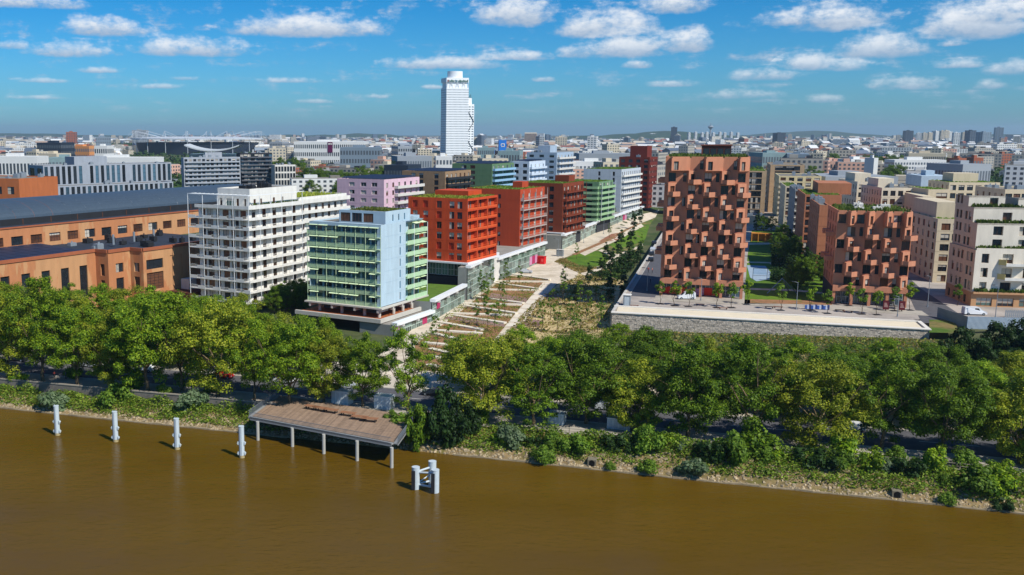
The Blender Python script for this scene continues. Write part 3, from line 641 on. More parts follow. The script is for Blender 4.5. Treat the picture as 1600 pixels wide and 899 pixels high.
block('pale pink apartment building with white balconies and solar panels on the roof', 600, 382, 527, 655, 281, 3, pk, 9,
      dict(us=(.32, .57, .8), w=2.6, h=1.6, sill=.8, k=([GD, GC, GD], FRAMEW, 1, 0)), dict(n=6, w=1.5, h=1.9, sill=.4, k=([GD, GC, GW], FRAMEB, 0, 0), bal=dict(m=OFFW, a=.28, b=1.05, d=1.8)), roof='solar')
tn = mat('tan_brick', H('#94795c'), var=.12, scale=.8)
block('tan brick building with black balconies and solar panels, behind the pink building', 695, 430, 628, 735, 268.5, 3, tn, 10,
      dict(us=(.27, .45, .84 - .04), w=2.2, h=2.2, sill=.4, k=([GD], FRAMED, 1, 1)), dict(n=6, w=1.5, h=2.0, sill=.4, k=([GC, GD, GW], FRAMED, 0, 0), bal=dict(m=DARK, d=1.5)), roof='solar')
mg = mat('moss_green_panel', H('#5f7d5b'), var=.08); lbl = mat('light_blue_balcony', H('#8fb6d2'), .6, .05)
block('moss green building with light blue balcony bands, behind the tan brick building', 768, 486, 706, 802, 256.5, 4, mg, 11,
      dict(us=(.3, .52), w=2.8, h=1.7, sill=.8, k=([GD], FRAMED, 1, 0)), dict(n=5, w=1.8, h=1.9, sill=.4, k=([GD, GC, GB], FRAMEW, 0, 0), bal=dict(m=lbl, d=1.6)), roof='solar')
wh2 = mat('bluish_white_render', H('#c3cfdb'), var=.05)
block('small bluish white building with square dark windows, right of the moss green building', 826, 520, 800, 851, 252.5, 4, wh2, 9,
      dict(n=2, w=2.4, h=1.9, sill=.7, k=([GD], FRAMED, 1, 0)), dict(n=4, w=1.4, h=1.9, sill=.4, k=([GD, GB, GC], FRAMEW, 0, 0), bal=dict(m=wh2, d=1.4)), roof='solar')
block('tallest bluish white block, with stacked balconies at its right end, behind the brown building', 869, 590, 822, 895, 238.5, 5, mat('blue_grey_render', H('#9dafc0'), var=.05), 10,
      dict(n=3, w=3.0, h=1.6, sill=.8, k=([GD], FRAMED, 1, 0)), dict(n=5, w=1.8, h=1.8, sill=.4, k=([GD, GC], FRAMEW, 0, 0), bal=dict(m=OFFW, d=1.8)), roof='kit', pent=(.2, .6, .3, .7, 4))
# ------------------------------------------------------------------ brick towers with saw-tooth fronts
BRK = mat('terracotta_brick', H('#bb7f62'), var=.1, scale=1.5, rough=.8); BRK2 = mat('tan_red_brick', H('#ab7050'), var=.12, scale=1)
def tower(label, pl, pr, Y, ptop, gf, nf, phi, even, odd, pent=None, D=19, seed=1, toprow=None, amp=3.9, shop=None):
    zb = 6; rr = random.Random(seed)
    a = (pl - CXP) / FOC; x = a * (Y * CT + (HC - 16) * ST); ph = R(phi)
    t = thing('brick_tower', label, 'building', (x, Y, zb), ph)
    W = reach(x, Y, 16, ph, pr); h = zat(Y, ptop) - zb; fh = (h - gf) / nf
    K = ([GD, GD, GW], FRAMEB, 1, 0); KB = ([GC, GW, GD], FRAMEB, 1, 0)
    for j in range(nf):
        T = (even if (nf - 1 - j) % 2 == 0 else odd); T = toprow if (toprow and j == nf - 1) else T
        z0 = gf + j * fh; z1 = z0 + fh; b = MB(); pts = [(0, 0)]; other = odd if T is not odd else even
        top = bool(toprow) and j == nf - 1; dep = 2.7 if top else 2.15
        for (p, q_) in T:
            xl = max(pts[-1][0] + .05, p * W - .35); pts += [(xl, 0), (p * W, -dep), (min(q_ * W if top else p * W + 2.15, W - .02), 0)]
        if pts[-1][0] < W - .1: pts.append((W, 0))
        for k in range(len(pts) - 1):
            p, q_ = pts[k], pts[k + 1]; ln = math.hypot(q_[0] - p[0], q_[1] - p[1])
            if ln < .04: continue
            an = math.degrees(math.atan2(q_[1] - p[1], q_[0] - p[0])); hs = []
            if an > 5:
                hw = .78 if ln < 3.6 else .7; c = ln * .5 if ln < 3.6 else 1.35
                hs = [(c - hw, c + hw, z0 + .15, z0 + fh - .85, KB if rr.random() < .93 else ([BRK], FRAMEB, 0, 0), .4)]
            elif abs(an) <= 5 and ln > 1.6:
                for (p2, q2) in other:
                    u0 = p2 * W - p[0] - .1
                    if u0 > .15 and u0 + 1.9 < ln - .1: hs.append((u0, u0 + 1.9, z0 + .3, z0 + fh - .6, K, .3))
                if ln > 3.2 and not any(h_[1] > ln - 1.35 for h_ in hs): hs.append((ln - 1.15, ln - .25, z0 + .3, z0 + fh - .6, K, .3))
                if not hs and ln > 2.2: hs.append((ln / 2 - .9, ln / 2 + .9, z0 + .3, z0 + fh - .6, K, .3))
            facade(t, b, (p[0], p[1], an, ln), z0, z1, hs, grooves=[z0 + .06] if abs(an) <= 5 else ())
        # back of the storey
        yb = 0
        facade(t, b, (W, yb, 90, D - yb), z0, z1, wins(D - yb, 3, [z0], 1.5, fh - .9, .3, K))
        b.quad([(W, D, z0), (0, D, z0), (0, D, z1), (W, D, z1)])
        facade(t, b, (0, D, -90, D), z0, z1, wins(D, 4, [z0], 1.5, fh - .9, .3, K))
        poly = pts + [(W, D), (0, D)]
        b.quad([(q_[0], q_[1], z1 - .001 * j - .002) for q_ in poly], 0 if j < nf - 1 else 1); b.quad([(q_[0], q_[1], z0 + .001 * j) for q_ in poly][::-1], 0)
        if j == nf - 1:
            for k in range(len(poly)):
                p, q_ = poly[k], poly[(k + 1) % len(poly)]; d = Vector((q_[0] - p[0], q_[1] - p[1])); 
                if d.length < .4: continue
                d.normalize(); nn = (-d.y * .25, d.x * .25); p2 = (p[0] + d.x * .2, p[1] + d.y * .2); q2 = (q_[0] - d.x * .2, q_[1] - d.y * .2)
                b.prism([(p2[0], p2[1]), (q2[0], q2[1]), (q2[0] + nn[0], q2[1] + nn[1]), (p2[0] + nn[0], p2[1] + nn[1])], z1 - .01, z1 + .4)
        b.build('storey', [BRK, ROOFG], t)
        # wedge balconies
        if j > 0 or True:
            for (p, q_) in T:
                if toprow and j == nf - 1 and (p, q_) not in (even if (nf - 1 - j) % 2 == 0 else odd): continue
                if j == 0 and gf > 0: continue
                ty = -2.15; tx = p * W; rx_ = min(tx + 3.3, W + 1.4)
                A = (tx - .33, ty + .3); Bp = (tx + 1.3, ty - .6); C_ = (rx_, ty + 1.3); Dp = (min(rx_, W - .05), -.01)
                q = MB(); zt = z0; top_ = z0 + 1.0
                q.prism([A, Bp, C_, Dp, (tx - .3, -.01)], zt - .3, zt - .003)
                def wl(u, v, th=.16):
                    d = Vector((v[0] - u[0], v[1] - u[1])).normalized(); n_ = (-d.y * th, d.x * th); q.prism([u, v, (v[0] + n_[0], v[1] + n_[1]), (u[0] + n_[0], u[1] + n_[1])], zt - .31, top_)
                wl(A, Bp); wl((Bp[0] + .02, Bp[1] + .02), C_); wl((C_[0], C_[1] + .02), (Dp[0], -.03))
                q.build('balcony', BRK, t)
        # side balconies at the left
        if j % 2 == 0 and j > 0:
            for yy in (3.5, 11):
                q = MB(); q.prism([(0.01, yy), (-1.9, yy + .6), (-1.7, yy + 3.6), (.01, yy + 3.6)], z0 - .3, z0 + .9); q.build('balcony', BRK, t)
    # ground floor: arcade of piers, beam, shopfront
    b = MB(); n = 4; 
    for i in range(n + 1):
        xx = .35 + i * (W - .7) / n; b2 = MB(); b2.box(xx - .35, xx + .35, -1.0, -.2, 0, gf - 1.0); b2.build('pier', BRK, t)
    b.box(-.02, W + .02, -1.3, -.25, gf - 1.0, gf + .5); b.build('beam', BRK, t)
    b = MB(); b.box(0, W, 1.6, D, 0, gf - .01); b.build('ground_storey', mat('shop_dark', H('#3a3a3c')), t)
    for i in range(n * 2):
        xx = .5 + i * (W - .8) / (n * 2); link('shop_window', win_mesh((W - 1.2) / (n * 2) - .2, gf - 1.3, [GD, GB, GG][i % 3], FRAMEW, 1, 1, 'shop_window'), t, (xx, 1.55, .15))
    if shop:
        for i, c in enumerate(shop):
            xx = .6 + i * (W * .72) / len(shop); q = MB(); q.quad([(xx, 1.44, .2), (xx + W * .72 / len(shop) - .1, 1.44, .2), (xx + W * .72 / len(shop) - .1, 1.44, 2.3), (xx, 1.44, 1.5 + (i % 3) * .4)]); q.build('poster', mat('poster_' + 'red orange yellow pink'.split()[c], [H('#d9341f'), H('#e86a2b'), H('#e0a82e'), H('#cf8fb0')][c], .6), t)
    if pent:
        b = MB(); a0, a1, c0, c1, p_ = pent; b.box(a0 * W, a1 * W, c0 * D, c1 * D, h - .1, h + p_); b.box(a0 * W - .3, a1 * W + .3, c0 * D - .3, c1 * D + .3, h + p_, h + p_ + .25); b.build('rooftop_pavilion', mat('brown_pavilion', H('#6f3f32')), t)
        for k in range(4): link('window', win_mesh(1.6, p_ - .9, GD, FRAMED, 0, 0), t, (a0 * W + .5 + k * (a1 - a0) * W / 4.2, c0 * D - .01, h + .2))
    hl = [(pent[0] * W, pent[1] * W, pent[2] * D, pent[3] * D)] if pent else []
    tufts('roof_planting', t, .8, W - .8, 1.2, D - 1, h, 1100, 1.1, leafmat('roof_olive', H('#6f7d3c', .9), H('#3f5522', .9), .1), seed, hl)
    return t, W, D, h
tower('pinkish brick tower of eleven storeys with staggered wedge balconies', 1033, 1163, 261, 247, 4.4, 10, -18.5, [(.05, .17), (.48, .566), (.873, .995)], [(.29, .376), (.68, .765)], pent=(.42, .78, .35, .75, 3.2), D=22, seed=4, toprow=[(.08, .30), (.485, .69), (.88, .995)], shop=[0, 1, 0, 2, 3, 0, 1])
t2, W2, D2, h2 = tower('shorter pinkish brick tower with staggered wedge balconies and rooftop garden, right of the playground', 1303, 1420, 247, 331, 4.6, 6, -18, [(.15, .25), (.64, .735)], [(.395, .485), (.885, .99)], D=20, seed=9, toprow=[(.157, .25), (.40, .5), (.64, .735), (.89, .995)])
rooftop_kit(t2, 4, W2 - 4, 5, D2 - 3, h2, 5, 3, OFFW)
# ------------------------------------------------------------------ pergola-like kit for left-corner buildings of the right bank district
def blockL(label, px, Y, pl, pr, ptop, zb, wallm, nf, F, Lr, phi=-19, **k):
    z = (zb + zat(Y, ptop)) / 2; x = (px - CXP) / FOC * (Y * CT + (HC - z) * ST)
    D = k.pop('D', None) or abs(reach(x, Y, z, R(90 + phi), pl)); W = k.pop('W', None) or reach(x, Y, z, R(phi), pr)
    return block(label, px, Y, None, None, ptop, zb, wallm, nf, F, None, phi, W=W, D=D, Lr=Lr, near='L', **k)
CR = mat('cream_render', H('#c9bb9f'), var=.05, scale=.5); CR2 = mat('warm_cream_render', H('#d6cab2'), var=.05, scale=.5); TANB = mat('sand_brick', H('#b29877'), var=.08, scale=.8)
SH = ([mat('rust_shutter', H('#6d3322'), .6), GD, GW], FRAMEB, 0, 0); DK = ([GD, GD, GW], FRAMEB, 1, 0)
blockL('reddish brick slab block with open stair balconies, directly behind the shorter brick tower', 1277, 300, 1262, 1292, 320.5, 6, BRK2, 7, dict(n=1, us=(.62,), w=2.6, h=1.9, sill=.5, k=DK), dict(n=6, w=1.2, h=1.8, k=DK), D=34, roof='kit')
blockL('longer reddish brick block with grass on its lower roof and a brick penthouse', 1255, 343, 1243, 1312, 304, 6, BRK2, 8, dict(us=(.12, .3), w=2.0, h=2.0, sill=.5, k=DK), dict(n=7, w=1.2, h=1.8, k=DK), D=36, roof='grass', pent=(.42, 1.35, .3, .9, 3.6))
blockL('narrow grey building with white balconies between the brick and the cream blocks', 1240, 385, 1229, 1250, 296, 6, mat('mid_grey_render', H('#8c9091')), 8, dict(n=1, w=2.0, h=1.9, k=DK, bal=dict(m=WHITE, d=1.4, rail=1)), dict(n=6, w=1.2, h=1.8, k=DK), D=34, roof='kit')
blockL('cream building with square windows and planted terrace, left of the grey building with white balconies', 1225, 425, 1216, 1247, 291, 6, CR, 8, dict(n=2, w=1.8, h=1.9, k=DK), dict(n=6, w=1.2, h=1.8, k=DK), D=36, roof='grass')
blockL('tall yellowish cream building with balconies, second cream block back on the park', 1215, 470, 1206, 1281, 275, 6, mat('yellow_cream_render', H('#cdbd92')), 9, dict(n=5, w=2.4, h=1.9, k=DK, bal=dict(m=CR, d=1.2, a=0, b=.3)), dict(n=6, w=1.6, h=1.8, k=DK), D=36, roof='kit')
blockL('sandy grid-fronted building with wide dark windows under a flat roof frame', 1202, 540, 1192, 1255, 257.5, 6, TANB, 9, dict(n=6, w=4.2, h=3.0, sill=.3, k=([GD], FRAMED, 1, 1)), dict(n=8, w=1.8, h=1.8, k=DK), D=44, roof='kit')
blockL('lower sandy wing with large dark window bays beside the pinkish brick tower', 1158, 520, 1155, 1196, 267, 6, TANB, 7, dict(n=5, w=2.8, h=3.0, sill=.3, k=([GD, GD, GC], FRAMED, 1, 1)), None, D=30, roof='grass')
blockL('low cream parapet block at the far end of the park lawns', 1150, 470, 1147, 1217, 337, 6, CR, 1, dict(n=2, w=1.6, h=1.6, k=DK), None, D=16, roof='kit')
blockL('cream block with square windows, behind the brick penthouse', 1336, 380, 1326, 1386, 284, 6, CR2, 8, dict(n=4, w=1.7, h=1.9, sill=.6, k=DK), dict(n=8, w=1.1, h=1.8, k=SH), phi=-10, D=26, roof='kit', pent=(.1, .6, .3, .8, 3))
blockL('cream block with rows of small square windows above the shorter brick tower', 1374, 350, 1356, 1445, 293.5, 6, CR2, 8, dict(n=6, w=1.7, h=1.9, sill=.6, k=DK), dict(n=8, w=1.1, h=1.8, k=SH), phi=-10, D=24, roof='kit', pent=(.05, .4, .3, .8, 3))
blockL('long cream block with loggia, back row at the right', 1478, 345, 1470, 1557, 285, 6, CR, 9, dict(n=6, w=2.0, h=1.9, sill=.6, k=DK), dict(n=5, w=1.3, h=1.8, k=SH), phi=-8, D=18, roof='grass', pent=(.2, .7, .3, .8, 3))
blockL('lower cream wing with wide loggia, left of the long cream block', 1446, 335, 1441, 1480, 296, 6, CR, 8, dict(us=(.18, .62), w=3.6, h=1.9, sill=.5, k=DK), None, phi=-8, D=18, roof='grass')
blockL('cream block at the right edge of the picture, behind the stepped white building', 1564, 300, 1546, 1640, 296, 6, CR, 8, dict(n=6, w=2.0, h=1.9, sill=.6, k=DK), dict(n=5, w=1.3, h=1.8, k=SH), phi=-8, D=20, roof='kit')
blockL('cream building with terraces and shuttered side windows, left of the stepped white building', 1461, 283, 1441, 1500, 342, 6, CR, 6, dict(us=(.35, .8), w=2.4, h=2.0, sill=.3, k=DK), dict(n=6, w=1.9, h=2.0, sill=.5, k=SH), phi=-13, D=30, roof='grass', pent=(.0 + .12, 1, .15, .9, 4.6))
blockL('shaded cream building with shuttered windows between the brick tower and the terraced cream building', 1440, 322, 1419, 1460, 327, 6, CR, 7, dict(n=2, w=1.6, h=2.0, sill=.5, k=DK), dict(n=7, w=1.9, h=2.0, sill=.5, k=SH), phi=-15, D=34, roof='grass', pent=(.05, .9, .1, .8, 4))
# ------------------------------------------------------------------ stepped white building at the right
def stepped():
    px, Y, zb = 1521, 243, 6; phi = -11
    t = place('apartment_building', 'large white stepped building with planted terraces and yellow balcony screens at the right edge', 'building', px, Y, phi, zb, z=14)
    W = 42; D = 17.5; zg = zat(Y, 457) - zb; z1 = zat(Y, 391) - zb; z2 = zat(Y + 2, 349) - zb; z3 = zat(Y + 5, 324) - zb; z4 = zat(Y + 9, 306) - zb
    bk = mat('tan_base_brick', H('#b98f68'), var=.1); wm = mat('white_lime_render', H('#ded5c4'), var=.05, scale=.5); b = MB()
    fh = (z1 - zg) / 3; zs = [zg + i * fh for i in range(3)]
    K = ([GD, GW, GD], FRAMEB, 1, 0)
    facade(t, b, frame('F', 0, W, 0, D), 0, zg, [(1.2 + i * 5, 4.9 + i * 5, .2, zg - 1.3, ([GD, GG, GC], mat('copper_frame', H('#8a5a3a')), 2, 1), .3) for i in range(8)], m=1)
    facade(t, b, frame('L', 0, W, 0, D), 0, zg, [(1.6 + i * 3.6, 3.2 + i * 3.6, .4, zg - 1.2, ([GD], FRAMEB, 0, 0), .3) for i in range(4)], m=1)
    hF = []
    for j, z in enumerate(zs):
        for i, u in enumerate((2.4, 7.6, 12.2, 16.4, 21.6, 26.2, 30.4, 35.6)): w_ = .85 if i % 2 == 0 else 1.25; hF.append((u - w_, u + w_, z + .35, z + 2.75, K, .6))
    facade(t, b, frame('F', 0, W, 0, D), zg, z1, hF)
    sL = [(u - .8, u + .8, z + .45, z + 2.75, SH, .25) for z in zs for u in (2.2, 4.6, 8.4, 10.8, 14.2)]
    facade(t, b, frame('L', 0, W, 0, D), zg, z1, [(D - h[1], D - h[0]) + h[2:] for h in sL], m=3)
    b.quad([(0, 0, z1), (W, 0, z1), (W, D, z1 - .01), (0, D, z1 - .01)], 2)
    def tier(x0, y0, x1, za, zb_, us, ws, off):
        fr = frame('F', x0, x1, y0, D); n = max(1, round((zb_ - za) / 3.2)); f_ = (zb_ - za) / n
        facade(t, b, fr, za, zb_, [(u - ws, u + ws, za + k * f_ + .3, za + k * f_ + 2.6, K, .7) for k in range(n) for u in us])
        fl_ = frame('L', x0, x1, y0, D); sl = [(u - .8, u + .8, za + k * f_ + .45, za + k * f_ + 2.6, SH, .25) for k in range(n) for u in (2, 4.4, 8, 10.4) if u < fl_[3] - 1]
        facade(t, b, fl_, za, zb_, sl, m=3); b.quad([(x0, y0, zb_ - .4), (x1, y0, zb_ - .4), (x1, D, zb_ - .41), (x0, D, zb_ - .41)], 2)
        b.box(x0, x1, y0, y0 + .25, zb_ - .4, zb_ + .0); 
    tier(.6, 2.2, W, z1, z2, (5, 11, 15.5, 21, 26, 33), 1.15, 0)
    tier(.5, 5.0, 19, z2, z3, (8, 15.5), 1.1, 0); tier(24, 8, W, z2, z3 - 1, (5, 12), 1.1, 0)
    tier(.4, 8.5, 9, z3, z4, (6,), 1.0, 0); tier(11.5, 7.0, 17, z3, z4 - .4, (3,), .1, 0)
    b.box(.2, W, 0, .22, z1, z1 + .5); b.build('wall', [wm, bk, ROOFG, mat('beige_brick_side', H('#cdbda2'), var=.08, scale=.8)], t)
    lf = leafmat('planter_leaf', H('#5b6b2a', .9), H('#2f4a18', .9))
    tufts('terrace_planting', t, .6, W - 1, .4, 2.0, z1 + .1, 900, 1.1, lf, 3); tufts('terrace_planting', t, 1, 19, 2.6, 5.2, z2 - .3, 600, 1.2, lf, 4); tufts('terrace_planting', t, 1, 13, 5.9, 9, z3 - .3, 400, 1.2, lf, 5)
    tufts('terrace_planting', t, .6, W - 1, -.7, -.1, zg + .25, 500, 1.0, lf, 6)
    q = MB(); q.box(.1, W, -.8, -.003, zg - .25, zg + .25); q.build('ledge', bk, t)
    sc = mat('yellow_screen', H('#c9bd7c'), .6)
    for j in (1, 2):
        for i, u in enumerate((7, 21.5, 35)):
            q = MB(); z = zs[j]; q.prism([(u - 1.5, -.003), (u - .3, -1.7), (u + 4.6, -1.7), (u + 5.4, -.003)], z - .2, z); q.prism([(u - .3, -1.7), (u + 4.6, -1.7), (u + 4.6, -1.6), (u - .3, -1.6)], z, z + .5); q.build('balcony', WHITE, t)
            for (p, r) in (((u - 1.5, -.05), (u - .35, -1.68)), ((u + 4.65, -1.68), (u + 5.4, -.05))):
                q = MB(); q.prism([p, r, (r[0] + .08, r[1] + .05), (p[0] + .08, p[1] + .05)], z + .01, z + 1.4); q.build('screen', sc, t)
stepped()
# ------------------------------------------------------------------ glazed podium of the boulevard
def podium(label, pts, zt, ztops, zg_, step=3.2, inner=14, posters=(), panels=(), lawn=False, split=5):
    """pts: front line in the world; glass panels between mullions under a white canopy"""
    t = thing('glass_podium', label, 'building', (pts[0][0], pts[0][1], 0))
    ox, oy = pts[0]; P = [(p[0] - ox, p[1] - oy) for p in pts]; k = 0
    ga = glass('podium_glass', (.13, .19, .165, 1), .04, .5); gb = glass('podium_glass_dark', (.035, .06, .05, 1), .03, .5); fm = mat('podium_frame', H('#b9cabf'), .5, .05)
    pc = {'pink': mat('poster_pale_pink', H('#d79ac0'), .6), 'magenta': mat('poster_magenta', H('#a8305c'), .6), 'mauve': mat('poster_mauve', H('#c08aa8'), .6), 'white': WHITE}
    for (a, b_), z1 in zip(zip(P, P[1:]), zt):
        L_ = math.hypot(b_[0] - a[0], b_[1] - a[1]); n = max(1, round(L_ / step)); ux, uy = (b_[0] - a[0]) / L_, (b_[1] - a[1]) / L_; an = math.atan2(uy, ux)
        for i in range(n):
            x, y = a[0] + ux * L_ * i / n, a[1] + uy * L_ * i / n; zz = hgt(x + ox, y + oy) - .3; w_ = L_ / n; hh = z1 - zz - .5; nr = max(2, round(hh / 2.2))
            if k in panels:
                q = MB(); q.box(0, w_, -.02, .3, 0, hh + .5); q.build('white_pier', WHITE, t, (x, y, zz), an); k += 1; continue
            for r in range(nr):
                h_ = hh / nr; m = win_mesh(w_, h_, ga if (k * 7 + r * 3) % 5 < 3 else gb, fm, 2, 0, 'glass_panel'); link('glass_panel', m, t, (x, y, zz + r * h_), an)
            for pk_, pz, ph_, c in posters:
                if pk_ == k: q = MB(); q.box(.15, w_ - .15, -.12, -.07, pz, pz + ph_); q.build('poster', pc[c], t, (x, y, zz), an)
            k += 1
        q = MB(); nx, ny = uy, -ux # outward
        q.prism([(a[0] + nx * .9, a[1] + ny * .9), (b_[0] + nx * .9, b_[1] + ny * .9), (b_[0] - nx * .7, b_[1] - ny * .7), (a[0] - nx * .7, a[1] - ny * .7)], z1 - .55, z1 + .25); q.build('canopy', STEELW, t)
        for i in range(int(L_ / 8)):
            d = 3 + i * 8; x, y = a[0] + ux * d, a[1] + uy * d; q = MB(); q.obox((x + nx * .4, y + ny * .4), (ux, uy), (nx, ny), .25, .8, z1 - 1.0, z1 - .35); q.build('bracket', OFFW, t)
        inn = inner[0 if (z1 < 5 if lawn else z1 > split) else 1] if isinstance(inner, tuple) else inner
        q = MB(); q.prism([(a[0] - nx * .35, a[1] - ny * .35), (b_[0] - nx * .35, b_[1] - ny * .35), (b_[0] - nx * inn, b_[1] - ny * inn), (a[0] - nx * inn, a[1] - ny * inn)], -.5, z1 - .4, 0, 2 if (lawn and z1 > 5) else 1); q.build('inner_volume', [mat('podium_inside', H('#7f8380')), mat('podium_roof', H('#8f8a80'), var=.2), mat('roof_lawn', H('#5f7d28', .8), .95, .25, .5, bump=.3)], t)
    return t
A0 = gp(612, 526, 0)[:2]; A1 = at(727, 429, 279)[:2]
podium('glazed shop podium with pink posters, under the pale blue building', [(A0[0] + .6, A0[1]), (at(672, 477, 252)[0] + .6, 252), (A1[0] - .2, A1[1])], [3.2, 6.0], None, None, posters=((0, 1.6, 1.9, 'pink'), (5, .6, 3.0, 'magenta'), (8, 3.0, 2.5, 'magenta')), inner=(10, 34), lawn=True)
B0_ = at(731, 412, 281.5)[:2]; B1_ = at(852, 377, 362)[:2]
podium('tall glazed podium with white canopy under the orange and the brick red buildings', [B0_, (at(776, 400, 314)[0], 314), B1_], [11.0, 9.2], None, None, posters=((22, 1, 3, 'mauve'), (23, 1, 3, 'magenta'), (24, 1, 3, 'mauve')), panels=(10, 11), inner=(3, 14), split=10)
C0 = at(879, 364, 391)[:2]; C1 = at(1004, 327, 545)[:2]
podium('long glazed podium along the far half of the boulevard', [C0, (at(935, 347, 455)[0] + .3, 455), C1], [8.9, 8.9], None, None, step=4.5, posters=((27, .6, 3, 'magenta'), (28, .6, 3, 'mauve')), inner=12)
# gardens on top of / between the podiums
# ------------------------------------------------------------------ industrial hall with orange walls
def hall():
    OW = mat('ochre_orange_render', H('#b37850'), var=.08, scale=.15, col2=H('#bb8c62'), c2s=.05, c2lo=.5, c2hi=.52); RD = mat('orange_cornice', H('#9c5a3c')); phi = -33
    Y = 270; x = (150 - CXP) / FOC * (Y * CT + 38 * ST); c_, s_ = math.cos(R(phi)), math.sin(R(phi))
    t = thing('industrial_hall', 'large orange industrial hall with dark vaulted roof behind the left riverside trees', 'building', (x, Y, 0), R(phi))
    he = zat(Y, 391); K = ([GD], FRAMED, 3, 6); b = MB(); zc = he
    # main long wall in front of us: runs back-left (negative y) from the origin
    u = 4.0; hs = []
    LEN = 90
    def R_(x_, y0, y1): return (x_, y0, 90, y1 - y0)
    n = 14
    for i in range(n): c = LEN - 4.4 - i * 6.3; hs.append((c - 1.35, c + 1.35, 2.0, he - 3.9, K, .4))
    facade(t, b, R_(0, -LEN, 0), 0, he, hs)
    x1 = 5.2; d1 = reach(x + c_ * x1, Y + s_ * x1, 8, R(90 + phi), 205)
    W1 = [(.9 + 1, 3.6, he - 7.2, he - 3.8, K, .4), (1.9, 3.6, he - 12.5, he - 8.4, K, .4), (1.9, 3.6, he - 16, he - 13.6, K, .4)]
    facade(t, b, (0, 0, 0, x1), 0, he, W1)
    facade(t, b, R_(x1, 0, d1), 0, he, [(d1 / 2 - 1.4, d1 / 2 + 1.4, he - 6.4, he - 3.8, K, .4), (d1 / 2 - 1.4, d1 / 2 + 1.4, he - 12, he - 8, K, .4), (d1 / 2 - 1.2, d1 / 2 + 1.2, he - 15.8, he - 13.5, K, .4)])
    x2 = 10.4
    facade(t, b, (x1, d1, 0, x2 - x1), 0, he, [(1.4, 3.6, he - 6.6, he - 4, K, .4), (1.4, 3.6, he - 12, he - 8, K, .4)])
    xx, yy = x + c_ * x2 - s_ * d1, Y + s_ * x2 + c_ * d1; d2 = 40; e1 = reach(xx, yy, 8, R(90 + phi), 257)
    facade(t, b, R_(x2, d1, d1 + d2), 0, he, [(1.2, e1 - .3, he - 6.0, he - 3.2, K, .4), (1.2, e1 - .3, he - 12, he - 7, ([GW], FRAMED, 3, 5), .4), (1.2, e1 - .3, he - 16, he - 13.5, K, .4), (e1 + 2.5, e1 + 7.5, he - 12, he - 2.8, None, .25)])
    YT = d1 + d2
    # aisle roof and parapets
    b.quad([(0, -LEN, he - .5), (0, 0, he - .5), (-24, 0, he + .4), (-24, -LEN, he + .4)], 1)
    b.quad([(x1, 0, he - .6), (x1, d1, he - .6), (-24, d1, he - .5), (-24, 0, he - .5)], 1); b.quad([(x2, d1, he - .7), (x2, YT, he - .7), (-24, YT, he - .6), (-24, d1, he - .6)], 1)
    for (a0, b0, a1, b1) in ((-.3, -LEN, .25, -.02), (x1 - .3, .0, x1 + .25, d1 - .02), (x2 - .3, d1, x2 + .25, YT)): b.box(a0, a1, b0, b1, he - .55, he + .35, 2)
    for (a0, b0, a1, b1) in ((.27, -.25, x1 - .32, .3), (x1 + .27, d1 - .25, x2 - .32, d1 + .3)): b.box(a0, a1, b0, b1, he - .56, he + .34, 2)
    # upper nave wall and roof
    zn = he + 5.6; hs = []; LU = LEN + YT + 60
    fr = (-24, -LEN, 90, LU); 
    for i in range(27): c = 3 + i * 6.6; hs.append((c - 2.0, c + 2.0, he + .6, he + 3.2, ([GD, GW, GD], FRAMED, 3, 1), .4)) if c + 3 < LU else None
    facade(t, b, fr, he - 2, zn, hs); b.box(-24.3, -23.75, -LEN, LU - LEN, zn, zn + .4, 2)
    b.quad([(-24.3, -LEN, zn + .1), (-24.3, LU - LEN, zn + .1), (-29, LU - LEN, zn + .3), (-29, -LEN, zn + .3)], 1)
    b.box(-29.4, -29, -LEN, LU - LEN, zn - .5, zn + 2.2, 3)
    b.build('wall', [OW, mat('hall_roof_slate', H('#2b3440'), .85, .2), RD, DARK], t)
    vb = MB(); NV = 12; pts = []
    for i in range(NV + 1): a = math.pi * i / NV * .62; pts.append((-29.2 - 13 + 13 * math.cos(a) if False else -29.0 - 14 * (1 - math.cos(a)) , zn + 2.1 + 5.0 * math.sin(a)))
    segs = 30
    for k in range(segs):
        y0 = -LEN + (LU) * k / segs; y1 = -LEN + LU * (k + 1) / segs - .06
        for i in range(NV): (a, za), (c, zc_) = pts[i], pts[i + 1]; vb.quad([(a, y0, za), (a, y1, za), (c, y1, zc_), (c, y0, zc_)])
    vb.build('vaulted_roof', mat('blue_zinc', H('#43525f'), .5, .15, 1.5, metal=.2, spec=.4), t)
    # solar panels on the aisle roof, railings, vents
    for i in range(24):
        y0 = -LEN + 2 + i * 3.6
        if y0 + 3.4 > -1: break
        for j in range(5):
            q = MB(); a = -1.6 - j * 4.3; q.quad([(a, y0, he - .2 + (-a) / 24 * .9), (a, y0 + 3.4, he - .2 + (-a) / 24 * .9), (a - 4.1, y0 + 3.4, he - .2 + (4.1 - a) / 24 * .9), (a - 4.1, y0, he - .2 + (4.1 - a) / 24 * .9)]); q.build('solar_panel', SOLAR, t)
    rooftop_kit(t, -22, 8, d1 + 2, YT - 3, he - .5, 14, 21, DARK); rooftop_kit(t, -20, -3, 3, d1, he - .5, 4, 22, GREYM)
    for i in range(3): q = MB(); q.tube((-6 - i, 12 + i * 9, he), (-6 - i, 12 + i * 9, he + 3), .35, n=8); q.build('chimney', GREYM, t)
    for i in range(16): q = MB(); y = -LEN + 8 + i * 10; q.box(-29.0, -28.9, y, y + .25, zn + .3, zn + 2); q.build('truss_post', mat('rust_steel', H('#5a3b2c')), t)
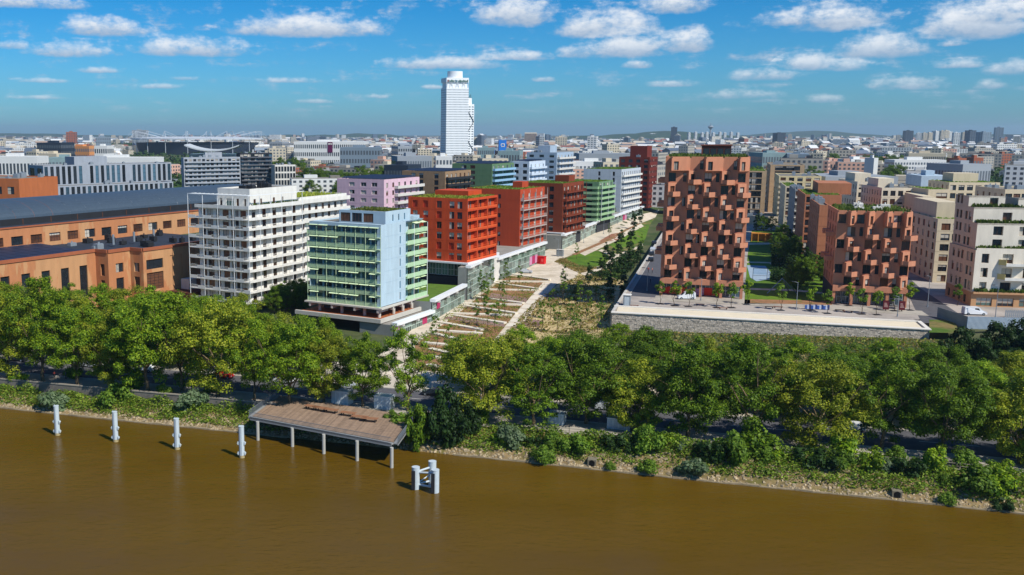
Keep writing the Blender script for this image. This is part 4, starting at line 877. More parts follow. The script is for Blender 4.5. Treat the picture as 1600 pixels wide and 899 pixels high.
    q = MB(); q.box(x2 + .3, x2 + 9, d1 + e1 + 1, d1 + e1 + 12, 0, 4.2); q.build('annexe', mat('dark_red_annexe', H('#5c3226')), t)
    q = MB(); q.box(x2 + .6, x2 + 4, d1 + e1 + 6, d1 + e1 + 9, 4.2, 7.2); q.build('white_cabin', WHITE, t)
hall()
def simple(name, label, cat, px, Y, phi, pl, pr, ptop, zb, m, **k): return block(label, px, Y, pl, pr, ptop, zb, m, k.get('nf', 3), k.get('F'), k.get('R'), phi, roof=k.get('roof', 'kit'), cat=cat, name=name, pent=k.get('pent'), W=k.get('W'), D=k.get('D'), gro=k.get('gro', False), roofm=k.get('roofm'))
block('plain orange block with two square windows at the left edge of the picture', 33, 360, -60, 55, 279.5, 2, mat('plain_orange_render', H('#b0663c')), 5, dict(us=(.985 - .33, .86), w=3.2, h=2.8, sill=.8, k=([GD], FRAMED, 1, 1), f0=2), None, -20, roof='kit', gro=False, D=22)
gb_ = mat('blue_grey_cladding', H('#939aa3'), var=.05)
FN = dict(n=26, w=2.0, h=13, sill=.4, k=([GD, GB, GD], FRAMED, 0, 3))
block('long blue grey office building with dark vertical window slots, lower front volume', 57, 520, 38, 271, 292.5, 8, gb_, 1, dict(n=3, w=5, h=9, sill=1, k=([GD], FRAMED, 2, 2)), FN, -46, roof='kit', gro=False)
block('upper slotted volume of the blue grey offices, set back on the lower one', 68, 548, 45, 268, 259, 20, gb_, 1, dict(n=2, w=6, h=9, sill=1, k=([GD], FRAMED, 2, 2)), dict(n=24, w=2.0, h=11.5, sill=.8, k=([GD, GB, GD], FRAMED, 0, 3), skip=lambda i, j: i in (7, 15)), -46, roof='kit', gro=False, pent=(.2, .8, .25, .5, 4.5))
lg = mat('light_grey_render', H('#9aa0a8')); 
block('light grey apartment slab covered in small balconies, left of the black apartment slab', 288, 600, 284, 376, 246.5, 6, lg, 11, None, dict(n=13, w=2.0, h=1.6, sill=.6, k=([GD, GC, GD], FRAMEW, 0, 0), bal=dict(m=lg, d=1.1, ph=.7)), -62, roof='kit', gro=False, pent=(.1, .5, .4, .7, 3))
bk_ = mat('black_cladding', H('#2b2d33'), .6)
block('black apartment slab with dark balconies, right of the light grey slab', 376, 640, 370, 426, 239.5, 6, bk_, 12, None, dict(n=9, w=2.4, h=1.7, sill=.6, k=([GD, GB, GC], FRAMED, 0, 0), bal=dict(m=mat('dark_grey_balcony', H('#55575d')), d=1.1, ph=.7)), -60, roof='kit', gro=False)
# low dark roofs behind the hall
for i, (px, Y, z, W, D, lab) in enumerate(((40, 400, 13, 40, 130, 'low dark roofed workshop directly behind the vaulted hall'), (120, 470, 12, 50, 70, 'flat dark roofed shed below the blue grey offices'))):
    x = (px - CXP) / FOC * (Y + 6); t = thing('workshop', lab, 'workshop', (x, Y, 0), R(-33)); b = MB(); b.box(-W, 0, 0, D, 0, z); b.build('wall', ROOFD, t)
    for k in range(9): q = MB(); a = -W + 4 + (k * 7.3) % (W - 8); c = 5 + (k * 17.7) % (D - 12); q.box(a, a + 3, c, c + 4, z, z + .9); q.build('skylight', OFFW if k % 3 == 0 else GREYM, t)
block('white building with tall narrow windows over the corner balcony, behind the white balconied building', 430, 640, 424, 462, 258, 6, OFFW, 5, None, dict(n=7, w=1.6, h=3.4, sill=.6, k=([GD], FRAMED, 0, 0)), -65, roof='kit', gro=False)
# ------------------------------------------------------------------ crowns, trees, bushes
def crown_mesh(name, rx, rz, zc, n, ls, seed, m, nclump=46, low=.0, flat=1.0, cr=.30):
    rr = random.Random(seed); b = MB(); cl = []
    for i in range(nclump):
        while True:
            p = [rr.uniform(-1, 1) for _ in range(3)]; d = math.sqrt(sum(q * q for q in p))
            if .35 < d < 1: break
        k = rr.uniform(.62, 1.1) / max(d, .6) * (.55 + .45 * d)
        wdt = 1.0 - .32 * max(0, p[2]) - .25 * max(0, -p[2]); cl.append((p[0] * k * rx * wdt, p[1] * k * rx * wdt, zc + p[2] * k * rz, rr.uniform(.75, 1.35) * cr * rx))
    per = n // nclump
    for cx, cy, cz, r in cl:
        for i in range(per):
            a = rr.uniform(0, 6.283); u = rr.uniform(-.75, 1); q = math.sqrt(1 - u * u); k = r * (rr.random() ** .4)
            nx, ny, nz = q * math.cos(a), q * math.sin(a), u; x, y, z = cx + nx * k, cy + ny * k, cz + nz * k * .8
            nn = Vector((nx + rr.uniform(-.7, .7), ny + rr.uniform(-.7, .7), nz + .55 + rr.uniform(-.6, .6))).normalized()
            t1 = nn.orthogonal().normalized(); t2 = nn.cross(t1); al = rr.uniform(0, 6.283); s = ls * rr.uniform(.6, 1.35)
            e1 = (t1 * math.cos(al) + t2 * math.sin(al)) * s; e2 = (t2 * math.cos(al) - t1 * math.sin(al)) * s * .62; c = Vector((x, y, z))
            b.quad([c - e1, c - e2 * .9 + e1 * .1, c + e1, c + e2])
    return b.mesh(name, m)
def trunk_mesh(name, h, r, seed, zc, rx, rz, m, limbs=7):
    rr = random.Random(seed); b = MB(); n = 5; pts = [(0, 0, -.6)]
    for i in range(1, n + 1): pts.append((pts[-1][0] + rr.uniform(-.22, .22), pts[-1][1] + rr.uniform(-.22, .22), h * i / n))
    for i in range(n): b.tube(pts[i], pts[i + 1], r * (1 - .13 * i), r * (1 - .13 * (i + 1)), 8, caps=False)
    for i in range(limbs):
        a = i * 6.283 / limbs + rr.uniform(-.4, .4); st_ = Vector(pts[rr.randint(2, 5)]); rl = rx * rr.uniform(.5, .8)
        mid = st_ + Vector((math.cos(a) * rl * .5, math.sin(a) * rl * .5, rz * rr.uniform(.25, .5))); en = Vector((math.cos(a) * rl, math.sin(a) * rl, zc + rz * rr.uniform(-.2, .6)))
        b.tube(st_, mid, r * .42, r * .3, 6, caps=False); b.tube(mid, en, r * .3, r * .1, 5, caps=False)
        for q in range(2): e2 = en + Vector((rr.uniform(-1.5, 1.5), rr.uniform(-1.5, 1.5), rr.uniform(-.6, 1.2))); b.tube(mid.lerp(en, .4 + .3 * q), e2, r * .14, r * .05, 4, caps=False)
    return b.mesh(name, m, True)
BARK = mat('plane_bark', H('#7c6b50'), .9, .3, 2, col2=H('#4e4230'), c2s=2.5); BARKD = mat('dark_bark', H('#4b3d2e'), .9, .3, 2)
PL1 = leafmat('plane_leaf', H('#93a820', .95), H('#3c6612', .9), .18, .28); PL2 = leafmat('plane_leaf_deep', H('#76901c', .88), H('#30540f', .82), .18, .25)
YL = leafmat('young_leaf', H('#7f9a34', .85), H('#4b6e1e', .85), .2); DKL = leafmat('dark_leaf', H('#3d5a24', .7), H('#203c14', .7), .2, .25); WIL = leafmat('willow_leaf', H('#8d9f78', .8), H('#57714a', .8), .15)
PL3 = leafmat('plane_leaf_light', H('#aeb02e', .85), H('#54701a', .85), .16, .3)
PLV = []
for i in range(6):
    rx, rz, zc = [(7.5, 8.2, 9.6), (6.6, 8.4, 10.2), (8.0, 7.5, 9.0), (6.6, 8.2, 9.9), (7.4, 8.0, 9.5), (7.0, 7.3, 8.8)][i]
    PLV.append((trunk_mesh('plane_trunk', 5.0, .36, i, zc, rx, rz, BARK), [crown_mesh('plane_crown', rx, rz, zc, 15000 if i in (1, 3) else 30000, .18, 100 + i, PL1, 80 if i in (1, 3) else 120, cr=.17), None]))
    if i % 3 == 2: PLV[-1][1][0].materials[0] = PL3
    me2 = PLV[-1][1][0].copy(); me2.materials[0] = PL2; PLV[-1][1][1] = me2
def tree(name, label, x, y, z, tm, cm, sc=1.0, zs=1.0, group=None, cat='tree', rot=None):
    t = thing(name, label, cat, (x, y, z), rnd.uniform(0, 6.28) if rot is None else rot, group); t.scale = (sc, sc, sc * zs)
    if tm: link('trunk', tm, t)
    link('crown', cm, t); return t
# front row on the quay: (pixel of trunk foot) ; back row behind the road
UB = [crown_mesh('bush_crown', 1.5, 1.1, 1.0, 1700, .17, 340 + i, m_, 13, cr=.46) for i, m_ in enumerate((PL1, PL2, YL))]
front = []
fx = [(12, 592), (68, 596), (122, 603), (178, 607), (232, 612), (285, 612), (340, 620), (398, 628), (452, 634), (507, 630), (567, 636), (637, 642), (752, 655), (832, 666), (915, 662), (992, 674), (1075, 684), (1172, 692), (1271, 698), (1379, 702), (1472, 712), (1592, 724), (1700, 736)]
for i, (px, py) in enumerate(fx):
    x, y, z = gp(px, py, ZQ); s, t_ = st(x, y); t_ = max(t_, tw(s) + 1.6); x, y = xy(s, t_)
    big = 1.08 if px < 360 else (1.0 if px < 520 else .98); v = (i * 5 + 2) % 6; tm, cm = PLV[v]
    if px in (567, 637): big = .86
    tr_ = tree('plane_tree', f'plane tree on the quay, {ORD[i]} from the left in the riverside row', x, y, ZQ, tm, cm[0 if px < 700 else int(i % 3 != 0)], big * rnd.uniform(.88, 1.13), rnd.uniform(.9, 1.08), 'plane trees along the river quay')
    if px > 700: [setattr(c_, 'location', (0, 0, -1.3)) for c_ in tr_.children if c_.name.startswith('crown')]
k = 0
for i in range(40):
    s = -34 + i * 8.3 + rnd.uniform(-1, 1); t_ = tw(s) + 23 + rnd.uniform(-1.2, 1.2); x, y = xy(s, t_)
    px = CXP + FOC * x / (y * CT + HC * ST)
    if px > 1800: break
    if 545 < px < 730: continue
    v = (i * 7 + 1) % 6; tm, cm = PLV[v]; big = 1.0 if px < 400 else .92
    tree('plane_tree', f'plane tree across the quay road, {ORD[k]} from the left in the inland row', x, y, hgt(x, y), tm, cm[0 if px < 900 else (k + 1) % 2], big * rnd.uniform(.92, 1.06), (.93 if px < 600 else .76) * rnd.uniform(.93, 1.05), 'plane trees across the quay road'); k += 1
k = 0
for i in range(26):
    s = 100 + i * 8.7 + rnd.uniform(-1.5, 1.5); t_ = tw(s) + 34 + rnd.uniform(-3, 3); x, y = xy(s, t_); px = CXP + FOC * x / (y * CT + HC * ST)
    if px > 1700: break
    tm, cm = PLV[(i * 5 + 3) % 6]; tree('plane_tree', f'lower plane tree nearest the stone wall, {ORD[k]} from the left', x, y, hgt(x, y), tm, cm[k % 2], rnd.uniform(.78, .9), .74, 'lower plane trees towards the stone wall'); k += 1
k = 0
for i in range(14):
    s = -30 + i * 9.1; t_ = tw(s) + 34 + rnd.uniform(-2, 2); x, y = xy(s, t_); px = CXP + FOC * x / (y * CT + HC * ST)
    if px > 400: break
    tm, cm = PLV[(i * 5) % 6]; tree('plane_tree', f'tall plane tree nearest the buildings at left, {ORD[k]} from the left', x, y, hgt(x, y), tm, cm[0], rnd.uniform(.92, 1.02), .86, 'plane trees nearest the left buildings'); k += 1
k = 0
for i in range(44):
    s = 96 + i * 4.9 + rnd.uniform(-2, 2); t_ = tw(s) + rnd.choice([1.0, 21.5, 22.5, 24]) + rnd.uniform(-.6, .8); x, y = xy(s, t_)
    tree('bush', f'leafy undergrowth bush between the quay road and the right-hand trees, {ORD[min(k, 39)]} from the left', x, y, hgt(x, y) - .2, None, UB[i % 3], rnd.uniform(1.2, 2.0), rnd.uniform(.9, 1.3), 'undergrowth bushes along the quay road', 'bush'); k += 1
# ------------------------------------------------------------------ quay: road, kerbs, wall
ASPH = mat('asphalt', H('#5a5a5e', .9), .9, .18, .8, bump=.15, bscale=8); PAV = mat('pale_paving', H('#a8a194'), .9, .12, .6, bump=.1, col2=H('#8f897d'), c2s=.12)
def strip(name, s0, s1, ta, tb, dz, m, kind='structure', step=6, th=0):
    b = MB(); n = int((s1 - s0) / step)
    for i in range(n):
        a, c = s0 + (s1 - s0) * i / n, s0 + (s1 - s0) * (i + 1) / n
        P = [xy(a, tw(a) + ta), xy(c, tw(c) + ta), xy(c, tw(c) + tb), xy(a, tw(a) + tb)]
        if th: b.prism(P, dz - th + ZQ, dz + ZQ)
        else:
            m_ = 6 if tb - ta > 12 else 1
            for j in range(m_):
                e, f = ta + (tb - ta) * j / m_, ta + (tb - ta) * (j + 1) / m_; P = [xy(a, tw(a) + e), xy(c, tw(c) + e), xy(c, tw(c) + f), xy(a, tw(a) + f)]; b.quad([(p[0], p[1], hgt(*p) + dz) for p in P])
    return b.build(name, m, kind=kind)
strip('quay_walk', -90, 420, .1, 8.0, .03, PAV); strip('quay_road', -90, 420, 8.3, 19.7, .02, ASPH); strip('kerb', -90, 420, 8.0, 8.3, .14, CONC, th=.3); strip('kerb', -90, 420, 19.7, 20.0, .14, CONC, th=.3)
strip('pavement', -90, 420, 20.0, 33, .05, mat('light_paving', H('#bcb3a2'), .9, .1, .6))
b = MB()
for i in range(80): s = -88 + i * 6; P = [xy(s, tw(s) + 13.9), xy(s + 3, tw(s) + 13.9), xy(s + 3, tw(s) + 14.05), xy(s, tw(s) + 14.05)]; b.quad([(p[0], p[1], .026 + ZQ) for p in P])
b.build('road_marking', WHITE, kind='structure')
WALLQ = mat('quay_wall_stone', H('#6f6a63'), .9, .25, .8, bump=.4, bscale=1.5)
qw = thing('quay_wall', 'weathered dark stone parapet wall along the left river quay', 'wall', xy(-80, 8) + (ZQ,))
b = MB(); ox, oy = qw.location[:2]
def wallrun(b, s0, s1, z0, z1, th=.45, n=30, off=-.2):
    for i in range(n):
        a, c = s0 + (s1 - s0) * i / n, s0 + (s1 - s0) * (i + 1) / n
        P = [xy(a, tw(a) + off), xy(c, tw(c) + off), xy(c, tw(c) + off + th), xy(a, tw(a) + off + th)]; b.prism([(p[0] - ox, p[1] - oy) for p in P], z0, z1 - (.002 if i % 2 else 0), bottom=False)
wallrun(b, -88, 58, -2.4, .75); b.build('wall', WALLQ, qw); b = MB(); wallrun(b, -88, 58, .76, .94, .62, 36, -.3); b.build('coping', mat('coping_stone', H('#8b857a'), bump=.3), qw)
# buttresses/pale blocks below the wall
b = MB()
for i in range(16): s = -52 + i * 6.7 + rnd.uniform(-2, 2); p = xy(s, tw(s) - .5); b.obox((p[0] - ox, p[1] - oy), BS, BT, rnd.uniform(.6, 1.5), rnd.uniform(.3, .7), -3.0, rnd.uniform(-1.9, -1.0))
b.build('buttresses', mat('lime_stone', H('#a39c90'), bump=.4), qw)
# wooden rail fence on the right part of the quay
fe = thing('rail_fence', 'low grey rail fence at the top of the bank below the right-hand trees', 'fence', (60, 150, ZQ)); 
for i in range(46):
    s = 104 + i * 3; p = xy(s, tw(s) + .6); q = xy(s + 3, tw(s + 3) + .6); m_ = MB(); m_.box(p[0] - 60 - .07, p[0] - 60 + .07, p[1] - 150 - .07, p[1] - 150 + .07, -.3, 1.05); m_.build('fence_post', mat('weathered_wood', H('#8d8677')), fe)
    for z in (.45, .9): m_ = MB(); m_.tube((p[0] - 60, p[1] - 150, z), (q[0] - 60, q[1] - 150, z), .05, n=5); m_.build('rail', mat('weathered_wood', H('#8d8677')), fe)
# ------------------------------------------------------------------ river bank stones, undergrowth and shrubs
rr = random.Random(5); b = MB()
for i in range(9000):
    s = rr.uniform(-60, 300); w_ = tw(s); f = rr.random() ** 1.3; t_ = .15 + f * (w_ * .75); x, y = xy(s, t_); z = hgt(x, y); r = rr.uniform(.08, .3)
    a = rr.uniform(0, 3.1); c_, s_ = math.cos(a), math.sin(a); n = len(b.v)
    for dx, dy, dz in ((-1, -1, -.3), (1, -.8, -.3), (.9, 1, -.3), (-1, .8, -.3), (-.6, -.6, .5), (.6, -.5, .6), (.5, .6, .5), (-.6, .5, .45)):
        dx *= rr.uniform(.7, 1.2); dy *= rr.uniform(.7, 1.2); b.v.append((x + r * (dx * c_ - dy * s_), y + r * (dx * s_ + dy * c_), z + r * dz))
    for f_ in ((0, 1, 5, 4), (1, 2, 6, 5), (2, 3, 7, 6), (3, 0, 4, 7), (4, 5, 6, 7)): b.f.append(tuple(n + q for q in f_)); b.m.append(0)
b.build('bank_stones', mat('bank_stone', H('#9c8c70'), .9, .2, 1, island=.4), kind='stuff')
def scatter(name, n, fn, m, seed, ls=.3, h=.5, up=.5):
    rr = random.Random(seed); b = MB()
    for i in range(n):
        x, y, z, k = fn(rr); s = ls * rr.uniform(.6, 1.4); a = rr.uniform(0, 6.283); e = Vector((math.cos(a), math.sin(a), rr.uniform(-.3, .3))) * s
        u = Vector((rr.uniform(-.5, .5), rr.uniform(-.5, .5), rr.uniform(up * .4, up))) * s * 1.4; c = Vector((x, y, z + rr.uniform(0, h * k)))
        b.quad([c - e * .5, c + e * .5, c + e * .35 + u, c - e * .3 + u])
    return b.build(name, m, kind='stuff')
def bankfn(rr):
    while True:
        s = rr.uniform(-60, 300); w_ = tw(s); t_ = w_ * (1 - rr.random() ** 1.5 * .82)
        k = .5 + .5 * math.sin(s * .45 + 1.7 * math.sin(s * .17)) * math.cos(t_ * .9 + s * .2)
        if rr.random() < .25 + k * .9 and not (55 < s < 93 and t_ > w_ * .25): break
    x, y = xy(s, t_); return x, y, hgt(x, y) - .05, (.3 + max(0, k) * 1.7) * (.35 + t_ / w_)
scatter('bank_undergrowth', 75000, bankfn, leafmat('undergrowth_leaf', H('#98ab3c', .9), H('#466a1c', .85), .1), 8, .30, 1.0)
scatter('bank_dry_weeds', 12000, bankfn, leafmat('dry_weed', H('#a8935a', .8), H('#7d6a38', .8), .1, .2), 18, .3, .5)
def slopefn(rr):
    s = rr.uniform(118, 330); t_ = rr.uniform(46, 82); x, y = xy(s, t_)
    return x, y, hgt(x, y), .5 + .5 * math.sin(s * .3) * math.cos(t_ * .4)
def beyond(rr):
    while True:
        x, y, z, k = slopefn(rr)
        if side(x, y) < -2 or (y - P0[1]) + .31 * (x - P0[0]) < -1.0 or x > 124: return x, y, z, k
scatter('slope_grass', 20000, beyond, leafmat('slope_leaf', H('#9a9a3c', .85), H('#4d6a20', .8), .1), 9, .4, .8)
scatter('slope_dry_grass', 16000, beyond, leafmat('dry_weed', H('#a8935a', .8), H('#7d6a38', .8), .1, .2), 19, .4, .6)
EVG = crown_mesh('evergreen_crown', 1.5, 1.1, 1.0, 5200, .1, 390, DKL, 46, cr=.26); EVL = crown_mesh('shrub_crown', 1.5, 1.1, 1.0, 4200, .11, 391, PL2, 40, cr=.28)
BV = [crown_mesh('bush_crown', 1.5, 1.1, 1.0, 1700, .17, 300 + i, m_, 13, cr=.46) for i, m_ in enumerate((PL1, YL, DKL, WIL))]
bushes = [(84, 640, 1.9, 3, 'grey green willow bush at the water beside the first mooring post'), (118, 612, 1.2, 1, 'bright bush below the quay wall between the first two mooring posts'), (182, 640, 1.9, 1, 'spreading bright green bush at the water behind the second mooring post'), (207, 628, 1.5, 0, 'green bush right of the second mooring post'),
          (302, 652, 2.0, 3, 'large grey green willow bush at the water behind the third mooring post'), (330, 636, 1.1, 1, 'small bush right of the willow bush behind the third mooring post'), (30, 618, 1.2, 0, 'small bush on the bank at the left edge'), (255, 640, 1.0, 1, 'low bush between the second and third mooring posts'),
          (845, 735, 1.25, 1, 'round green bush at the waterline right of the mooring dolphin'), (1008, 750, 1.0, 1, 'round light green bush at the waterline right of the round drain opening'), (1083, 760, 1.5, 3, 'wide grey green bush hanging over the waterline'), (1395, 745, 1.0, 1, 'small bright bush above the arched drain opening'),
          (1485, 790, .8, 1, 'small bush at the waterline near the right edge'), (1570, 800, .9, 2, 'dark bush at the waterline at the right edge'), (952, 742, .6, 1, 'tiny bush at the waterline beside the round drain opening'), (1510, 760, 1.2, 1, 'light bush on the bank near the right edge'), (1560, 770, 1.2, 0, 'green bush on the bank at the right edge')]
for px, py, sc, v, lab in bushes:
    x, y, z = gp(px, py, -4.6); s, t_ = st(x, y); t_ = max(.4, t_); x, y = xy(s, t_); t = tree('bush', lab, x, y, hgt(x, y) - .2, None, BV[v], sc, 1, None, 'bush')
k = 0
for i in range(66):
    s = 74 + i * 3.3 + rnd.uniform(-1.6, 1.6); t_ = tw(s) * rnd.uniform(.45, 1.05); x, y = xy(s, t_)
    if s < 95: s += 25
    tree('bush', f'bush on the upper bank right of the deck, {ORD[k] if k < 40 else ORD[65 - k]} from the {"deck" if k < 40 else "right end"}', x, y, hgt(x, y) - .2, None, BV[(i * 5 + i // 3) % 3 if i % 9 else 3], rnd.uniform(.7, 1.75), rnd.uniform(.8, 1.3), 'bushes on the upper bank', 'bush'); k += 1
for n_, (px, py, sc, zs, lab) in enumerate(((650, 692, 1.5, 2.3, 'slim light green shrub at the right corner of the wooden river deck'), (688, 690, 2.5, 1.9, 'big dark evergreen shrub right of the wooden river deck'), (722, 688, 2.3, 1.7, 'second dark evergreen shrub, right of the biggest one beside the deck'))):
    x, y, z = gp(px, py, -3.6); tree('shrub', lab, x, y, -4.2, None, EVL if n_ == 0 else EVG, sc, zs, None, 'shrub')
k = 0
for i in range(46): # wild shrubs between the road and the stone wall
    s = 105 + (i * 37.7) % 200; t_ = tw(s) + rnd.uniform(26, 52); x, y = xy(s, t_)
    tree('bush', f'wild shrub in the green belt below the stone wall, {ORD[k % 40]}', x, y, hgt(x, y) - .2, None, BV[(i * 5) % 3], rnd.uniform(1.0, 2.0), rnd.uniform(.9, 1.5), 'wild shrubs below the stone wall', 'bush'); k += 1
for i, (px, py) in enumerate(((1560, 560), (1590, 545), (1535, 575), (1575, 590), (1500, 560), (1610, 575))):
    x, y, z = gs(px, py); tree('shrub', f'dark dense shrub at the right edge below the grey fence, {ORD[i]} of the clump', x, y, z - .3, None, EVG, rnd.uniform(2, 2.8), 1.3, 'dark shrubs below the grey fence', 'shrub')
# drain openings
for px, py, h_, lab in ((922, 735, 1.4, 'dark round-topped drain opening in the bank right of the dolphin'), (1403, 779, 1.3, 'dark round-topped drain opening in the bank at right')):
    x, y, _ = gp(px, py + 4, -4.9); s, t_ = st(x, y); x, y = xy(s, .75); t = thing('drain_outfall', lab, 'drain', (x, y, -5), -BA)
    b = MB(); n = 9; pts = [(-.45, 0)] + [(-.45 * math.cos(math.pi * i / n), h_ - .45 + .45 * math.sin(math.pi * i / n)) for i in range(n + 1)] + [(.45, 0)]
    b.quad([(p[0], -.32, p[1]) for p in pts][::-1]); b.build('opening', mat('painted_drain_shade', (.004, .004, .004, 1)), t)  # flat near-black face: the darkness inside the drain is painted, nothing is hollow
    b = MB(); b.box(-.7, -.47, -.3, 1.4, -.5, h_ - .2); b.box(.47, .7, -.3, 1.4, -.5, h_ - .2); b.box(-.7, .7, -.3, 1.4, h_ - .19, h_ + .05); b.build('surround', mat('drain_stone', H('#77705f'), .95, .25, 2), t)
# ------------------------------------------------------------------ mooring posts
PSM = mat('grey_painted_steel', H('#b9c4c8'), .45, .08, 1.5); RUST = mat('stained_foot', H('#a3946c'), .8, .2, 3)
mp = thing('mooring_post', 'white grey steel mooring post in the river, leftmost of four', 'mooring post', (0, 0, -5), 0, 'four mooring posts in the river')
b = MB(); b.tube((0, 0, -3), (0, 0, 5.5), .47, n=20); b.tube((0, 0, 5.5), (0, 0, 5.6), .5, n=20); b.build('pile', PSM, mp, smooth=False)
b = MB(); b.tube((0, 0, -.4), (0, 0, .45), .485, n=20); b.build('stained_foot', RUST, mp)
for z in (2.3, .5):
    for sx in (-1, 1): b = MB(); b.box(sx * .44 - (.22 if sx < 0 else 0), sx * .44 + (.22 if sx > 0 else 0), -.25, .12, z, z + .55); b.tube((sx * .62, -.3, z + .28), (sx * .62, .2, z + .28), .12, n=8); b.build('bracket', PSM, mp)
b = MB(); b.box(-.34, -.3, -.08, .0, 5.6, 5.85); b.build('lug', PSM, mp); b = MB(); b.box(.1, .16, -.5, -.44, .5, 5.4); b.build('ladder_rail', PSM, mp)
for i, (px, py) in enumerate(((90, 680), (181, 690), (277, 702), (378, 715))):
    o = mp if i == 0 else copy_tree(mp); x, y, _ = gp(px, py, -5); o.location = (x, y, -5); o.rotation_euler = (0, 0, -.3 + i * .05)
    o['label'] = ['white grey steel mooring post in the river, leftmost of four', 'white grey steel mooring post in the river, second of four from the left', 'white grey steel mooring post in front of the big willow bush, third of four', 'white grey steel mooring post closest to the wooden river deck'][i]
# dolphin of three piles
x, y, _ = gp(667, 764, -5); dl = thing('mooring_dolphin', 'mooring dolphin of three thick grey piles joined by steel braces, standing in the river', 'mooring dolphin', (x, y, -5), -.1)
pp = [(-1.75, -.1, 3.5), (.75, 1.7, 3.9), (1.35, -1.3, 3.6)]
for i, (a, c, h_) in enumerate(pp):
    b = MB(); b.tube((a, c, -3), (a, c, h_), .62, n=20); b.tube((a, c, h_), (a, c, h_ + .07), .64, n=20); o = b.build('pile', PSM, dl)
    if i != 1: b = MB(); b.box(a - .62, a - .05, c - .82, c - .5, .1, h_ - .4); b.build('fender', mat('black_rubber', H('#232427'), .7), dl)
for (i, j) in ((0, 1), (0, 2), (1, 2)):
    for z, dz in ((2.7, .35), (.75, 0)): b = MB(); b.tube((pp[i][0], pp[i][1], z), (pp[j][0], pp[j][1], z + dz), .16, n=10); b.build('brace', PSM, dl)
b = MB(); b.tube((pp[0][0], pp[0][1], .7), (pp[1][0], pp[1][1], 2.0), .1, n=8); b.build('brace', PSM, dl)
# ------------------------------------------------------------------ wooden river deck
ZD = -1.0
c0, c1, c2, c3 = [gp(px, py, ZD) for px, py in ((394, 650), (615, 691), (645, 650), (438, 618))]
dk = thing('river_deck', 'wooden viewing deck on concrete columns over the river, with grey edge rail', 'deck', (c0[0], c0[1], 0)); ox, oy = c0[0], c0[1]
Q = [(c[0] - ox, c[1] - oy) for c in (c0, c1, c2, c3)]
def lerp(a, b_, t_): return (a[0] + (b_[0] - a[0]) * t_, a[1] + (b_[1] - a[1]) * t_)
WD = [mat('deck_board', H('#8d7763'), .85, .2, 1.5, rand=.18, bump=.2, bscale=6)]
NB = 96
for i in range(NB):
    a, c = (i + .06) / NB, (i + .94) / NB; b = MB(); b.prism([lerp(Q[0], Q[1], a), lerp(Q[0], Q[1], c), lerp(Q[3], Q[2], c), lerp(Q[3], Q[2], a)], ZD - .08, ZD - rnd.uniform(0, .012), bottom=False); b.build('deck_board', WD[0], dk)
b = MB(); b.prism(Q, ZD - .55, ZD - .1); b.build('deck_frame', mat('deck_beam', H('#6c6861')), dk)
def railrun(p, q, z0, name, hh=.95):
    L_ = math.hypot(q[0] - p[0], q[1] - p[1]); u = ((q[0] - p[0]) / L_, (q[1] - p[1]) / L_); an = math.atan2(u[1], u[0])
    b = MB(); b.box(0, L_, -.75, -.02, z0 - .35, z0 - .1); b.box(0, L_, -.75, -.68, z0 - .6, z0 - .1); b.build('edge_beam', mat('deck_beam_light', H('#8b8d8c')), dk, (p[0], p[1], 0), an)
    b = MB(); b.box(0, L_, -.72, -.66, z0 + hh - .06, z0 + hh); b.box(0, L_, -.71, -.67, z0 - .05, z0)
    for i in range(int(L_ / .22)): b.box(i * .22, i * .22 + .035, -.71, -.67, z0, z0 + hh - .06, 0, False)
    b.build(name, mat('rail_steel', H('#6f757a'), .5), dk, (p[0], p[1], 0), an)
railrun(Q[0], Q[1], ZD, 'railing'); railrun(Q[1], Q[2], ZD, 'railing'); railrun(Q[3], Q[0], ZD, 'railing')
for px, py in ((403, 688), (457, 698), (506, 709), (558, 720), (612, 731)):
    x, y, _ = gp(px, py, -5); b = MB(); b.tube((0, 0, -3), (0, 0, 5 + ZD - .5), .3, n=14); b.build('column', mat('column_concrete', H('#a8a79f')), dk, (x - ox, y - oy, -5))
# retaining slope under the deck
# picnic tables on the deck
TW = mat('table_wood', H('#94694c'), .8, .15, 2)
pt = thing('picnic_table', 'low wooden bench table on the river deck, leftmost of the row', 'table', (0, 0, ZD), 0, 'bench tables on the deck')
for i in range(4): b = MB(); b.box(-1.5, 1.5, -.62 + i * .31, -.35 + i * .31, .62, .68); b.build('table_board', TW, pt)
for sx in (-1.1, 1.1):
    b = MB(); b.box(sx - .06, sx + .06, -.55, .55, .5, .62); b.box(sx - .06, sx + .06, -.45, -.3, 0, .5); b.box(sx - .06, sx + .06, .3, .45, 0, .5); b.build('leg', DARK, pt)
for i, (px, py) in enumerate(((488, 640), (500, 642), (517, 645), (544, 650), (562, 656), (578, 659))):
    o = pt if i == 0 else copy_tree(pt); x, y, _ = gp(px, py, ZD); o.location = (x, y, ZD); o.rotation_euler = (0, 0, R(-32 + i * 3)); o['label'] = f'low wooden bench table on the river deck, {ORD[i]} from the left'
